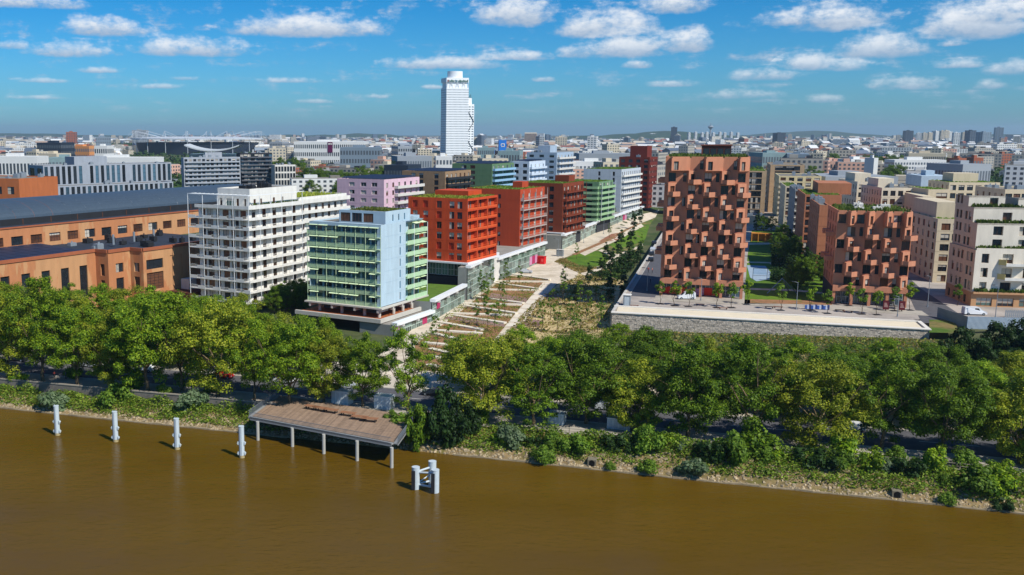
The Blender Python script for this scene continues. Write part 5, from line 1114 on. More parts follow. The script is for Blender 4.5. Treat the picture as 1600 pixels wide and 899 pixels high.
# white kiosks under the quay trees
for px, py, w_, h_, lab in ((531, 633, 3.6, 2.6, 'white grey cabin panel under the trees behind the deck, left one'), (597, 640, 3.4, 2.4, 'white grey cabin panel under the trees behind the deck, right one'), (868, 664, 2.8, 1.9, 'pale blue white container under the quay trees, left of the two'), (966, 672, 4.0, 1.9, 'pale blue white container under the quay trees, right of the two')):
    x, y, _ = gp(px, py, ZQ); t = thing('cabin', lab, 'cabin', (x, y, ZQ + .04), R(-24)); b = MB(); b.box(-w_ / 2, w_ / 2, 0, 2.2, 0, h_); b.build('body', mat('cabin_white', H('#c3cdd0'), .6, .08, 1), t); b = MB(); b.box(-w_ / 2 - .1, w_ / 2 + .1, -.1, 2.3, h_, h_ + .12); b.build('roof', mat('cabin_white', H('#c3cdd0')), t)
    for q in range(4): b = MB(); b.box(-w_ / 2 + .15 + q * w_ / 4, -w_ / 2 + q * w_ / 4 + w_ / 4 - .1, -.04, -.003, .2, h_ - .25); b.build('panel', mat('cabin_panel', H('#b4bfc4'), .6), t)
# ------------------------------------------------------------------ people
def blob_person(label, x, y, z, top, bot, ang=0, skin='#b98a68', stride=.12):
    me = bpy.data.meshes.new('person'); 
    V = [(0, 0, .98), (0, 0, 1.2), (0, .01, 1.42), (0, 0, 1.52), (0, -.02, 1.66), (-.1, 0, .93), (-.11, -stride, .5), (-.12, .02 - stride, .07), (-.12, -.13 - stride, .03), (.1, 0, .93), (.11, stride * .6, .5), (.12, stride * 1.3, .07), (.12, stride * 1.3 - .13, .03), (-.2, .01, 1.4), (-.25, .03, 1.12), (-.24, -.1, .9), (.2, .01, 1.4), (.25, -.02, 1.12), (.24, -.12, .9)]
    E_ = [(0, 1), (1, 2), (2, 3), (3, 4), (0, 5), (5, 6), (6, 7), (7, 8), (0, 9), (9, 10), (10, 11), (11, 12), (2, 13), (13, 14), (14, 15), (2, 16), (16, 17), (17, 18)]
    RR = [.14, .13, .13, .055, .105, .085, .06, .045, .035, .085, .06, .045, .035, .06, .045, .04, .06, .045, .04]
    me.from_pydata(V, E_, []); me.skin_vertices.new() if hasattr(me.skin_vertices, 'new') else None
    o = bpy.data.objects.new('person', me); COL.objects.link(o); o.location = (x, y, z); o.rotation_euler = (0, 0, ang); tag(o, label, 'person')
    md = o.modifiers.new('skin', 'SKIN')
    if not me.skin_vertices:
        bpy.context.view_layer.objects.active = o
    for i, r_ in enumerate(RR): me.skin_vertices[0].data[i].radius = (r_, r_)
    me.skin_vertices[0].data[0].use_root = True; sb = o.modifiers.new('sub', 'SUBSURF'); sb.levels = 1; sb.render_levels = 1
    m, nt, bs = nodes('person_clothes'); tc = nt.nodes.new('ShaderNodeTexCoord'); sx = nt.nodes.new('ShaderNodeSeparateXYZ'); nt.links.new(tc.outputs['Object'], sx.inputs[0]); cr = nt.nodes.new('ShaderNodeValToRGB'); cr.color_ramp.interpolation = 'CONSTANT'
    mr = nt.nodes.new('ShaderNodeMath'); mr.operation = 'MULTIPLY'; mr.inputs[1].default_value = .5; nt.links.new(sx.outputs[2], mr.inputs[0]); nt.links.new(mr.outputs[0], cr.inputs[0]); nt.links.new(cr.outputs[0], bs.inputs['Base Color'])
    e = cr.color_ramp.elements; e[0].color = H(bot); e[1].position = .5; e[1].color = H(top); e.new(.735).color = H(skin); e.new(.86).color = H('#33241a'); me.materials.append(m); bs.inputs['Roughness'].default_value = .8
    return o
# ------------------------------------------------------------------ boulevard, gardens and plaza sheets
def sheet(name, pts, dz, m, sub=3, kind='structure'):
    """polygon laid on the ground; pts are ground points (x, y)"""
    import mathutils
    me = bpy.data.meshes.new(name); bmn = None
    import bmesh
    bm = bmesh.new(); vs = [bm.verts.new((p[0], p[1], 0)) for p in pts]; bm.faces.new(vs)
    bmesh.ops.triangulate(bm, faces=bm.faces[:])
    for k in range(sub):
        es = [e for e in bm.edges if e.calc_length() > 5]
        if not es: break
        bmesh.ops.subdivide_edges(bm, edges=es, cuts=1); bmesh.ops.triangulate(bm, faces=[f for f in bm.faces if len(f.verts) > 3])
    for v in bm.verts: v.co.z = hgt(v.co.x, v.co.y) + dz
    bmesh.ops.recalc_face_normals(bm, faces=bm.faces[:]); 
    for f_ in bm.faces:
        if f_.normal.z < 0: f_.normal_flip()
    bm.to_mesh(me); bm.free(); me.materials.append(m); return link(name, me, kind=kind)
def G(*pts): return [gs(px, py)[:2] for px, py in pts]
PROM = mat('promenade_paving', H('#d0c3ae'), .9, .08, .5, col2=H('#b8aa93'), c2s=.2, bump=.05); SOIL = mat('planting_soil', H('#90694a'), .95, .2, .8, bump=.4, col2=H('#66602f'), c2s=.3, c2lo=.5, c2hi=.62)
DRY = mat('dry_meadow', H('#bfa97c'), .95, .2, .6, bump=.4, col2=H('#8a8349'), c2s=.18, c2lo=.5, c2hi=.66); LAWN = mat('lawn', H('#6b8c1c', .7), .95, .18, .5, bump=.3, bscale=6, col2=H('#55791a', .7), c2s=.1)
sheet('promenade', G((560, 590), (700, 468), (778, 425), (847, 395), (879, 378), (1000, 336), (1030, 328), (1024, 340), (962, 368), (900, 396), (868, 409), (905, 425), (900, 434), (862, 447), (810, 497), (770, 545), (770, 590)), .05, PROM)
sheet('planting_bed', G((672, 522), (720, 487), (752, 461), (794, 431), (860, 438), (849, 445), (814, 480), (791, 508), (765, 540), (745, 580), (650, 580), (648, 540)), .07, SOIL)
sheet('dry_garden', G((905, 426), (950, 432), (975, 440), (955, 500), (952, 545), (1030, 548), (1030, 575), (775, 575), (775, 540), (800, 510), (838, 470), (868, 447)), .04, DRY)
sheet('garden_ground', G((868, 408), (905, 394), (962, 368), (1024, 341), (1020, 345), (1003, 372), (990, 402), (965, 440), (905, 428)), .045, mat('rough_grass', H('#52701f', .75), .95, .25, .5, bump=.4, col2=H('#7a6a40'), c2s=.12, c2lo=.45, c2hi=.58))
sheet('lawn', G((883, 405), (912, 393), (935, 393), (950, 396), (953, 405), (938, 416), (905, 414)), .07, LAWN)
sheet('lawn', G((950, 380), (985, 362), (1015, 352), (1008, 375), (985, 385), (960, 390)), .07, LAWN)
sheet('garden_path', G((905, 425), (945, 414), (957, 402), (935, 392), (940, 390), (965, 398), (968, 404), (950, 418), (912, 432)), .075, PROM)
sheet('garden_path', G((965, 398), (990, 388), (1004, 381), (1005, 384), (990, 392), (967, 404)), .078, PROM)
sheet('brown_court', G((935, 378), (955, 366), (975, 364), (962, 378)), .08, mat('brown_court', H('#8f6248'), .9))
sheet('garden_path', G((905, 396), (962, 370), (1002, 350), (1006, 354), (968, 375), (914, 400)), .085, PROM)
sheet('planting_strip', G((893, 398), (955, 371), (1000, 349), (1001, 350), (958, 374), (900, 399)), .09, SOIL)
MAUV = mat('mauve_deck', H('#8a6f66'), .9, .15, .8)
Dz = lambda *p: G(*[(640 + x / 5.62, 440 + y / 5.62) for x, y in p])
for P in (((720, 105), (1055, 150), (1030, 192), (700, 140)), ((330, 310), (840, 378), (830, 402), (300, 330)), ((1160, 100), (1350, 128), (1325, 178), (1150, 152)), ((968, 320), (1175, 350), (1130, 408), (940, 378))): sheet('mauve_deck', Dz(*P), .09, MAUV, 2)
sheet('garden_path', Dz((1172, 10), (1300, 10), (965, 405), (832, 402)), .1, PROM)
for i in range(9): sheet('stepping_slab', Dz((845 + i * 34, 395 - i * 40), (915 + i * 34, 402 - i * 40), (945 + i * 34, 372 - i * 40), (870 + i * 34, 366 - i * 40)), .12, mat('pale_slab', H('#d3cab8'), .9, .06), 1)
for i, (a, c, e, f) in enumerate(((745, 15, 1145, 75), (650, 75, 1130, 84), (590, 140, 1000, 200), (470, 200, 985, 212), (450, 210, 940, 290), (330, 285, 900, 305), (370, 300, 840, 375), (250, 360, 640, 435), (200, 435, 640, 465), (170, 455, 440, 520), (110, 545, 390, 570), (180, 600, 340, 635), (150, 665, 340, 690), (150, 740, 330, 770), (871, -63, 1230, -8), (685, 5, 1220, 9))):
    p, q = Dz((a, c), (e, f)); L_ = math.hypot(q[0] - p[0], q[1] - p[1]); u = ((q[0] - p[0]) / L_, (q[1] - p[1]) / L_)
    if u[0] < 0: u = (-u[0], -u[1])
    b = MB(); c_ = ((p[0] + q[0]) / 2, (p[1] + q[1]) / 2); z = hgt(*c_); b.prism([(p[0] + u[1] * .75, p[1] - u[0] * .75), (q[0] + u[1] * .75, q[1] - u[0] * .75), (q[0] - u[1] * .75, q[1] + u[0] * .75), (p[0] - u[1] * .75, p[1] + u[0] * .75)], z - .6, z + .42 + .003 * i)
    o = b.build('concrete_band', mat('pale_slab', H('#d3cab8'))); tag(o, f'pale concrete bench wall across the planting beds, {ORD[i + 2 if i < 14 else i - 14]} from the silver car', 'bench wall', 'pale bench walls in the terraced beds')
def polyfn(pts, k=1.0):
    tr = [(pts[0], pts[i], pts[i + 1]) for i in range(1, len(pts) - 1)]; ar = [abs((b_[0] - a[0]) * (c[1] - a[1]) - (c[0] - a[0]) * (b_[1] - a[1])) for a, b_, c in tr]
    def fn(rr):
        a, b_, c = rr.choices(tr, ar)[0]; u, v = rr.random(), rr.random()
        if u + v > 1: u, v = 1 - u, 1 - v
        x = a[0] + u * (b_[0] - a[0]) + v * (c[0] - a[0]); y = a[1] + u * (b_[1] - a[1]) + v * (c[1] - a[1]); q = wob(x * .5, y * .5)
        if q < -.1 and rr.random() < .75: return fn(rr)
        return x, y, hgt(x, y), k * (.5 + max(0, q))
    return fn
scatter('dry_garden_weeds', 6000, polyfn(G((905, 430), (965, 440), (954, 500), (950, 560), (785, 560), (800, 510), (838, 470))), leafmat('dry_weed', H('#a8935a', .8), H('#7d6a38', .8), .1, .2), 31, .42, .5)
scatter('dry_garden_green', 3800, polyfn(G((905, 430), (965, 440), (954, 500), (950, 560), (785, 560), (800, 510), (838, 470))), leafmat('slope_leaf', H('#8b9440', .8), H('#4d6a20', .8), .1), 32, .36, .7)
scatter('bed_plants', 6500, polyfn(G((664, 520), (741, 461), (787, 430), (860, 438), (814, 480), (765, 540), (650, 560))), leafmat('slope_leaf', H('#8b9440', .8), H('#4d6a20', .8), .1), 33, .28, .6)
scatter('garden_shrubbery', 4500, polyfn(G((950, 412), (985, 392), (1000, 395), (990, 420), (968, 440), (925, 432))), leafmat('dark_leaf', H('#3d5a24', .7), H('#203c14', .7), .2, .25), 34, .42, .8)
scatter('garden_edge_plants', 3000, polyfn(G((866, 410), (880, 403), (905, 416), (940, 420), (905, 428))), leafmat('dry_weed', H('#a8935a', .8), H('#7d6a38', .8), .1, .2), 35, .3, .4)
# ------------------------------------------------------------------ raised plaza on the right with the stone wall
u_ = (math.sin(PA), math.cos(PA)); wR = gp(1452, 517, 6)[:2]; far = (P0[0] + u_[0] * 560, P0[1] + u_[1] * 560)
back = (wR[0] + 4, wR[1] + 14)
def zcoping(): return 6.35
PLZ = mat('plaza_paving', H('#aaa197'), .9, .1, .4, col2=H('#8a837c'), c2s=.1, bump=.05)
b = MB(); b.prism([P0, wR, back, (wR[0] + 300, back[1] - 90), (1400, 900), far], -1, 6.0); b.build('plaza', PLZ, kind='structure')
wl = thing('stone_retaining_wall', 'long retaining wall of rough grey rubble stone with white coping, below the raised plaza', 'wall', (P0[0], P0[1], 0)); LW = math.hypot(wR[0] - P0[0], wR[1] - P0[1]); an = math.atan2(wR[1] - P0[1], wR[0] - P0[0])
rr = random.Random(12); b = MB(); b.box(.05, LW - .05, -.35, -.002, -.5, 6.25); b.build('core', mat('wall_core', H('#4d4944')), wl, rot=an)
b = MB(); row = 0; z = 1.6
while z < 6.2:
    hh = rr.uniform(.24, .36); x = -rr.uniform(0, .4)
    while x < LW:
        l = rr.uniform(.3, .75); a, c = max(0, x), min(LW, x + l - .04)
        if c - a > .1: d = rr.uniform(.42, .52); b.box(a, c, -d, -.34, z, min(6.24, z + hh - .035), 0, False)
        x += l
    z += hh
b.build('rubble_stones', mat('rubble_stone', H('#c2b7a8'), .9, .12, 1.5, island=.3, bump=.3), wl, rot=an, kind='stuff')
WC = mat('white_coping', H('#d6d1c6'), .85, .05, .6)
b = MB(); b.box(-.2, LW + .3, -.7, .9, 6.25, 6.45); b.box(-.2, LW + .3, 9.2, 10.0, 6.0, 6.42); b.box(LW - .6, LW + .3, .9, 9.2, 6.0, 6.44); b.build('coping', WC, wl, rot=an)
b = MB(); b.box(.8, LW - .7, .95, 9.18, 6.02, 6.12); b.build('sand_strip', mat('pale_sand', H('#d6c9ae'), .95, .08), wl, rot=an)
b = MB(); 
for i in range(36): p = (P0[0] + u_[0] * i * 9, P0[1] + u_[1] * i * 9); q = (u_[1], -u_[0]); b.obox((p[0] + u_[0] * 4.5 - q[0] * .1 - P0[0], p[1] + u_[1] * 4.5 - q[1] * .1 - P0[1]), u_, q, 4.5, .3, 0, 6.3 + .001 * (i % 2))
b.build('side_parapet', mat('pale_parapet', H('#b8b4ab'), .85, .1), wl)
# side road by the tower, kerbs, front street
def onplaza(name, pts, z, m): b = MB(); b.quad([(p[0], p[1], z) for p in pts]); o = b.build(name, m, kind='structure'); return o
def GP(*pts): return [gp(px, py, 6)[:2] for px, py in pts]
def off(d, e): return (P0[0] + u_[0] * d + u_[1] * e, P0[1] + u_[1] * d - u_[0] * e)
onplaza('side_road', [off(28, 1.6), off(28, 9.5), off(330, 9.5), off(330, 1.6)][::-1], 6.02, ASPH)
onplaza('kerb', [off(28, 1.3), off(28, 1.6), off(330, 1.6), off(330, 1.3)][::-1], 6.10, CONC)
onplaza('right_street', GP((1415, 452), (1440, 452), (1520, 505), (1440, 505)), 6.02, ASPH); onplaza('right_street', GP((1375, 410), (1392, 408), (1440, 452.5), (1415, 452.5)), 6.02, ASPH)
onplaza('tower_pavement', GP((1025, 462), (1160, 468), (1440, 486), (1452, 494), (1160, 477), (1020, 470)), 6.03, PAV)
onplaza('park_lawn', GP((1163, 475), (1168, 400), (1175, 360), (1232, 360), (1262, 400), (1300, 440), (1300, 474)), 6.03, LAWN)
onplaza('planting_strip', GP((1172, 474), (1300, 477), (1300, 471), (1172, 468)), 6.06, SOIL)
onplaza('park_path', GP((1166, 453), (1236, 455), (1290, 460), (1290, 457.5), (1236, 452.5), (1166, 450.5)), 6.05, PROM); onplaza('park_path', GP((1166, 409), (1205, 410), (1222, 420), (1214, 421), (1202, 412), (1166, 411)), 6.05, PROM); onplaza('park_path', GP((1162, 383), (1238, 382), (1238, 379), (1162, 380)), 6.05, PROM)
onplaza('ball_court', GP((1167, 415), (1196, 416), (1204, 426), (1202, 437), (1182, 440), (1172, 434)), 6.07, mat('court_surface', H('#93a5b3'), .8, .08)); onplaza('court_marking', GP((1178, 418), (1196, 419), (1199, 430), (1176, 429)), 6.075, mat('court_blue', H('#7d95aa'), .8))
onplaza('grass_verge', GP((1452, 500), (1490, 500), (1500, 521), (1452, 520)), 6.04, mat('rough_grass', H('#5f8420', .8)))
scatter('park_shrubbery', 9000, lambda rr: (lambda p: (p[0], p[1], 6, 1))(gp(rr.uniform(1205, 1268), rr.uniform(385, 440), 6)), leafmat('dark_leaf', H('#3d5a24', .7), H('#203c14', .7)), 41, .5, 1.2)
# playground: swing frames, roof, goals
t = thing('climbing_frame', 'grey A-shaped climbing frame with rope in the park beside the shorter brick tower', 'climbing frame', gp(1222, 459, 6)); b = MB()
for s_ in (-4.2, 4.2): b.tube((s_, 0, 0), (0, .5, 4.2), .13, n=6)
b.tube((0, .5, 4.2), (3.5, 4, 0), .13, n=6); b.build('frame', GREYM, t)
t = thing('goal', 'blue grey ball goal with hoop on the court behind the park', 'goal', gp(1187, 438, 6), R(-18)); b = MB(); b.tube((-2, 0, 0), (-2, 0, 3.6), .07, n=6); b.tube((2, 0, 0), (2, 0, 3.6), .07, n=6); b.tube((-2, 0, 3.6), (2, 0, 3.6), .07, n=6); b.tube((-2, 0, 1.4), (2, 0, 1.4), .05, n=6); b.build('frame', DARK, t)
t = thing('garden_shed', 'small orange wooden pavilion on the park lawn', 'shed', gp(1190, 378, 6), R(-18)); b = MB(); b.box(-4, 4, 0, 4, 3.2, 3.5); [b.box(x, x + .3, y, y + .3, 0, 3.2) for x in (-4, -1.5, 1.2, 3.7) for y in (0, 3.7)]; b.box(-3.6, 3.6, 3.2, 3.5, 0, 3.0); b.build('timber_frame', mat('orange_timber', H('#c98532')), t)
# ------------------------------------------------------------------ young trees
YV = [(trunk_mesh('sapling_trunk', 2.6, .08, 50 + i, 4, 1.2, 1.6, BARKD, 4), crown_mesh('sapling_crown', 1.25, 1.75, 4.1, 700, .2, 400 + i, [YL, PL1][i % 2], 16, cr=.38)) for i in range(4)]
SV = [(trunk_mesh('slim_trunk', 3.2, .07, 60 + i, 4, .9, 2, BARKD, 4), crown_mesh('slim_crown', 1.0, 2.2, 3.8, 330, .17, 430 + i, YL, 16, cr=.34)) for i in range(3)]
CV = (trunk_mesh('conifer_trunk', 3, .14, 71, 4, .8, 3, BARKD, 4), crown_mesh('conifer_crown', 1.4, 3.8, 4.4, 1500, .22, 450, DKL, 26, cr=.4))
for i, (px, py) in enumerate(((1031, 475), (1054, 478), (1075, 479), (1120, 481), (1143, 481), (1166, 476), (1219, 485), (1267, 485), (1292, 490), (1326, 478), (1345, 491), (1370, 492), (1397, 486), (1421, 485), (1495, 478))):
    x, y, z = gp(px, py, 6); tm, cm = YV[i % 4]; tree('young_tree', f'young street tree in its grate on the plaza, {ORD[i]} from the left', x, y, 6, tm, cm, rnd.uniform(.95, 1.15), 1.05, 'young trees on the plaza')
    if i < 14: b = MB(); b.box(-.9, .9, -.9, .9, .01, .05); o = b.build('tree_grate', DARK, loc=(x, y, 6.02)); tag(o, f'dark square tree grate on the plaza under the {ORD[i]} young tree', 'tree grate', 'tree grates on the plaza')
gd = [(768, 452), (783, 470), (793, 455), (757, 487), (762, 512), (775, 520), (787, 497), (752, 470), (905, 480), (890, 500), (930, 470), (918, 500), (940, 500), (880, 470), (935, 520), (905, 520), (870, 520), (845, 520), (860, 500), (1001, 400), (985, 420), (880, 450), (760, 470), (790, 440), (812, 447), (745, 510), (680, 545), (700, 560), (895, 530)]
for i, (px, py) in enumerate(gd):
    x, y, z = gs(px, py); tm, cm = SV[i % 3]; tree('sapling', f'slender sapling in the terraced garden beside the boulevard, {ORD[i]} in planting order', x, y, z, tm, cm, rnd.uniform(1.0, 1.45), 1.1, 'slender saplings in the terraced garden', 'sapling')
bl_ = [(901, 405), (877, 385), (858, 378), (925, 363), (945, 352), (960, 343), (975, 338), (952, 372), (893, 378)]
for i, (px, py) in enumerate(bl_):
    x, y, z = gs(px, py); tm, cm = SV[i % 3]; tree('sapling', f'thin street sapling along the boulevard pavement, {ORD[i]} in the line', x, y, z, tm, cm, 1.1, 1, 'thin saplings along the boulevard', 'sapling')
dkt = [(952, 470, 1.0), (973, 462, .9), (900, 478, .8), (968, 400, 1.3), (985, 395, 1.3), (946, 412, 1.0), (990, 360, 1.2), (1000, 350, 1.1), (970, 440, 1.2), (955, 430, 1.2), (985, 425, 1.1), (940, 440, 1.0), (920, 445, .9), (998, 415, 1.1)]
for i, (px, py, sc) in enumerate(dkt):
    x, y, z = gs(px, py); tree('conifer', f'dark narrow evergreen in the shaded garden below the side road, {ORD[i]} of the group', x, y, z, CV[0], CV[1], sc, 1, 'dark evergreens in the shaded garden')
prk = [(1232, 442), (1215, 400), (1228, 410), (1240, 440), (1255, 445), (1246, 425), (1262, 430), (1205, 362), (1192, 362), (1235, 395), (1222, 380), (1250, 412), (1182, 362), (1270, 440), (1238, 405), (1282, 440), (1244, 458), (1290, 446)]
for i, (px, py) in enumerate(prk):
    x, y, z = gp(px, py, 6); v = CV if i % 3 == 0 else None
    tm, cm = v if v else (PLV[i % 6][0], PLV[i % 6][1][1]); tree('park_tree', f'dark leafy tree in the park between the two brick towers, {ORD[i]} of the group', x, y, 6, tm, cm, 1.1 if v else rnd.uniform(.36, .52), 1, 'dark trees in the park between the brick towers')
for i, (px, Y_, sc) in enumerate(((430, 262, .5), (446, 264, .42), (462, 268, .55), (476, 266, .5), (440, 272, .45), (470, 275, .5))):
    x = (px - CXP) / FOC * (Y_ * CT + 46 * ST); tm, cm = PLV[i % 6]; tree('garden_tree', f'small dark tree between the white and pale blue buildings, {ORD[i]} from the left', x, Y_, 0, tm, cm[1], sc, 1, 'small trees between the white and pale blue buildings')
# ------------------------------------------------------------------ lamps, vehicles, kiosks, boards
def lamp(label, x, y, z, h_=7.5, rot=0):
    t = thing('street_lamp', label, 'street lamp', (x, y, z), rot, 'street lamps'); b = MB(); b.tube((0, 0, 0), (0, 0, h_), .1, .06, 8); b.tube((0, 0, 0), (0, 0, .6), .17, .15, 8); b.build('pole', GREYM, t)
    b = MB(); b.tube((0, 0, h_ - .1), (-1.3, 0, h_ + .25), .05, n=6); b.build('arm', GREYM, t); b = MB(); b.box(-2.0, -1.2, -.16, .16, h_ + .2, h_ + .3); b.build('lamp_head', DARK, t)
for px, py, lab, h_ in ((1011, 455, 'grey street lamp on the side road beside the tall brick tower', 6.5), (1095, 470, 'thin street lamp in front of the tall brick tower', 6), (1244, 484, 'grey pole lamp at the playground edge', 7), (1402, 495, 'thin pole on the plaza at right', 5), (1449, 480, 'street lamp at the corner left of the stepped white building', 8), (1555, 498, 'street lamp in front of the stepped white building', 8)):
    x, y, z = gp(px, py, 6); lamp(lab, x, y, z, h_, .3)
for i, (px, py) in enumerate(((811, 424), (872, 402), (912, 380), (943, 366), (965, 350), (982, 469))): x, y, z = gs(px, py); lamp(f'thin grey lamp post on the boulevard, {["nearest, beside the parked car", "second, near the grey cabinet", "third from the front", "fourth from the front", "farthest one", "rusty one at the parapet corner"][i]}', x, y, z, 7)
GLC = glass('car_glass', (.03, .04, .05, 1), .06)
def car(label, x, y, z, rot, m, L_=4.4, W_=1.8, van=False, cat='car'):
    t = thing('parked_van' if van else 'parked_car', label, cat, (x, y, z), rot); h1, h2 = (1.05, 2.0) if van else (.85, 1.45)
    def sect(pr, w0, w1, zs, m_, nm):
        b = MB(); n = len(pr)
        for sgn in (-1, 1):
            for i, (px_, pz) in enumerate(pr): b.v.append((px_, sgn * (w0 if pz <= zs else w1), pz))
        for i in range(n): j = (i + 1) % n; b.f.append((i, j, n + j, n + i)); b.m.append(0)
        b.f.append(tuple(range(n))[::-1]); b.m.append(0); b.f.append(tuple(range(n, 2 * n))); b.m.append(0)
        return b.build(nm, m_, t)
    if van: pr = [(-L_ / 2, .3), (L_ / 2 - .1, .3), (L_ / 2, .6), (L_ / 2 - .15, .95), (L_ / 2 - .95, 1.12), (L_ / 2 - 1.75, 1.85), (L_ / 2 - 2.0, h2), (-L_ / 2 + .15, h2), (-L_ / 2, 1.7)]
    else: pr = [(-L_ / 2, .3), (L_ / 2 - .05, .3), (L_ / 2, .55), (L_ / 2 - .15, .8), (L_ / 2 - 1.1, .95), (L_ / 2 - 1.9, h2 - .05), (L_ / 2 - 2.3, h2), (-L_ / 2 + .8, h2 - .02), (-L_ / 2 + .2, 1.0), (-L_ / 2, .85)]
    sect(pr, W_ / 2, W_ / 2 - .14, 1.0, m, 'body')
    for sgn in (-1, 1):
        yw = sgn * (W_ / 2 - .05); b = MB(); y0 = sgn * (W_ / 2 - .115) if not van else sgn * (W_ / 2 - .125)
        x1 = L_ / 2 - (1.95 if van else 1.75); z0, z1 = (1.15, 1.75) if van else (.98, 1.33); x0 = L_ / 2 - 3.0 if van else -L_ / 2 + .7
        q = [(x0, y0 + sgn * .01, z0), (x1 + .3, y0 + sgn * .01, z0), (x1 - .1, y0 - sgn * .005, z1), (x0 + .15, y0 - sgn * .005, z1)]; b.quad(q if sgn < 0 else q[::-1]); b.build('side_window', GLC, t)
        for xw in (-L_ / 2 + .85, L_ / 2 - .85): b = MB(); b.tube((xw, yw - sgn * .12, .33), (xw, yw + sgn * .07, .33), .33, n=14); w_ = b.build('wheel', mat('tyre', H('#1c1c1d'), .9), t); b = MB(); b.tube((xw, yw + sgn * .06, .33), (xw, yw + sgn * .085, .33), .19, n=10); b.build('rim', GREYM, w_)
    b = MB(); wz = W_ / 2 - .24; xa, za, xb, zb_ = (L_ / 2 - 1.0, 1.2, L_ / 2 - 1.68, 1.8) if van else (L_ / 2 - 1.15, 1.0, L_ / 2 - 1.82, 1.36)
    b.quad([(xa + .03, -wz, za), (xa + .03, wz, za), (xb + .03, wz, zb_), (xb + .03, -wz, zb_)]); b.build('windscreen', GLC, t)
    for sgn in (-1, 1): b = MB(); b.box(L_ / 2 - .08, L_ / 2 + .015, sgn * (W_ / 2 - .28) - .14, sgn * (W_ / 2 - .28) + .14, .62, .76); b.build('headlight', mat('lamp_glass', H('#e8ecec'), .15), t)
    return t
CW = mat('white_car_paint', H('#d9dcde'), .25, .03, spec=.6); CS = mat('silver_car_paint', H('#b5bbc0'), .25, .03, metal=.1, spec=.6); CK = mat('dark_car_paint', H('#22262c'), .25, .03, spec=.6); CRD = mat('red_car_paint', H('#a01f1a'), .25, .03, spec=.6)
car('white delivery van parked in front of the tall brick tower', *gp(1072, 467.5, 6), R(176), CW, 4.6, 1.9, True, 'van')
x, y, z = gs(822, 427); car('silver estate car parked on the pale boulevard paving near the red kiosk', x, y, z + .05, R(-10), CS, 4.4, 1.8)
car('white van parked behind the corrugated grey fence at right', *gp(1522, 492, 6), R(-8), CW, 5.2, 2.0, True, 'van')
for i, (px, py, m_) in enumerate(((1017, 408, CK), (1018, 399, CK), (1020, 392, CS), (1022, 382, CK))): x, y, z = gp(px, py, 6); car(f'{["dark car", "dark car", "silver car", "black car"][i]} parked in the shaded side road, {ORD[i]} from the front', x, y, 6.02, R(90 - 19.4), m_)
for i, s in enumerate((-30, -14, 4, 19, 38, 52, 66, 84, 118, 160, 205)): x, y = xy(s, tw(s) + 17.5); car(f'car parked on the quay road under the plane trees, {ORD[i]} from the left', x, y, .03 + ZQ, R(-17.7 + (180 if i % 2 else 0)), [CW, CK, CS, CW, CRD, CW, CS, CK, CS, CW, CK][i])
x, y, z = gs(843, 413); t = thing('kiosk', 'small bright red kiosk box on the boulevard', 'kiosk', (x, y, z), R(-28)); RK = mat('bright_red', H('#d4161c'), .5, .03); b = MB(); b.box(-1.7, 1.7, 0, 2.4, .1, 2.7); b.build('body', RK, t); b = MB(); b.box(-1.85, 1.85, -.15, 2.55, 2.7, 2.85); b.build('roof', mat('red_roof', H('#b81218'), .5), t); b = MB(); b.box(-.9, .3, -.05, -.003, .2, 2.2); b.build('door', mat('dull_red', H('#9c1519'), .5), t); b = MB(); b.box(.6, 1.4, -.05, -.003, 1.0, 2.0); b.build('panel', mat('light_red_panel', H('#e2564f'), .5), t)
x, y, z = gs(874, 401); t = thing('cabinet', 'grey technical cabinet on the boulevard beyond the red kiosk', 'cabinet', (x, y, z), R(-28)); b = MB(); b.box(-1.3, 1.3, 0, 1.5, 0, 2.6); b.build('body', GREYM, t); b = MB(); b.box(-1.4, 1.4, -.1, 1.6, 2.6, 2.72); b.build('lid', OFFW, t)
t = thing('cabinet', 'grey white lift cabin at the corner of the stone wall parapet', 'cabinet', gp(979, 478, 6), R(-19)); b = MB(); b.box(-.9, .9, 0, 1.8, 0, 2.7); b.build('body', GREYM, t); b = MB(); b.box(-1.05, 1.05, -.15, 1.95, 2.7, 2.85); b.build('roof', WHITE, t); b = MB(); b.box(-.6, .6, -.05, -.003, .1, 2.3); b.build('door', mat('cabin_panel', H('#b4bfc4')), t)
for i, (px, py) in enumerate(((1384, 486), (1409, 487))):
    t = thing('advertising_board', ['dark red advertising board on the plaza, left of the two', 'dark red advertising board on the plaza, right of the two'][i], 'sign', gp(px, py, 6), R(-10)); b = MB(); b.box(-.7, .7, 0, .25, .35, 2.6); b.build('board', mat('dark_red_board', H('#571a22'), .5), t); b = MB(); b.box(-.1, .1, .05, .2, 0, .35); b.build('stand', DARK, t)
    for k in range(4): q = MB(); q.box(-.45, .1 + .12 * k, -.03, -.002, 1.9 - k * .3, 2.0 - k * .3); q.build('print_line', mat('pale_print', H('#c9a8a0')), t)
t = thing('bench', 'long bench with blue and white mosaic panels beside the shorter brick tower', 'bench', gp(1277, 484, 6), R(-14)); 
for k in range(12): b = MB(); b.box(-2.9 + k * .48, -2.9 + k * .48 + .45, 0, .5, .1, .95 + .12 * (k % 3)); b.build('mosaic_panel', mat(['mosaic_blue', 'mosaic_pale', 'mosaic_deep'][k % 3], [H('#3c5fa8'), H('#b9c3dc'), H('#26407c')][k % 3], .5), t)
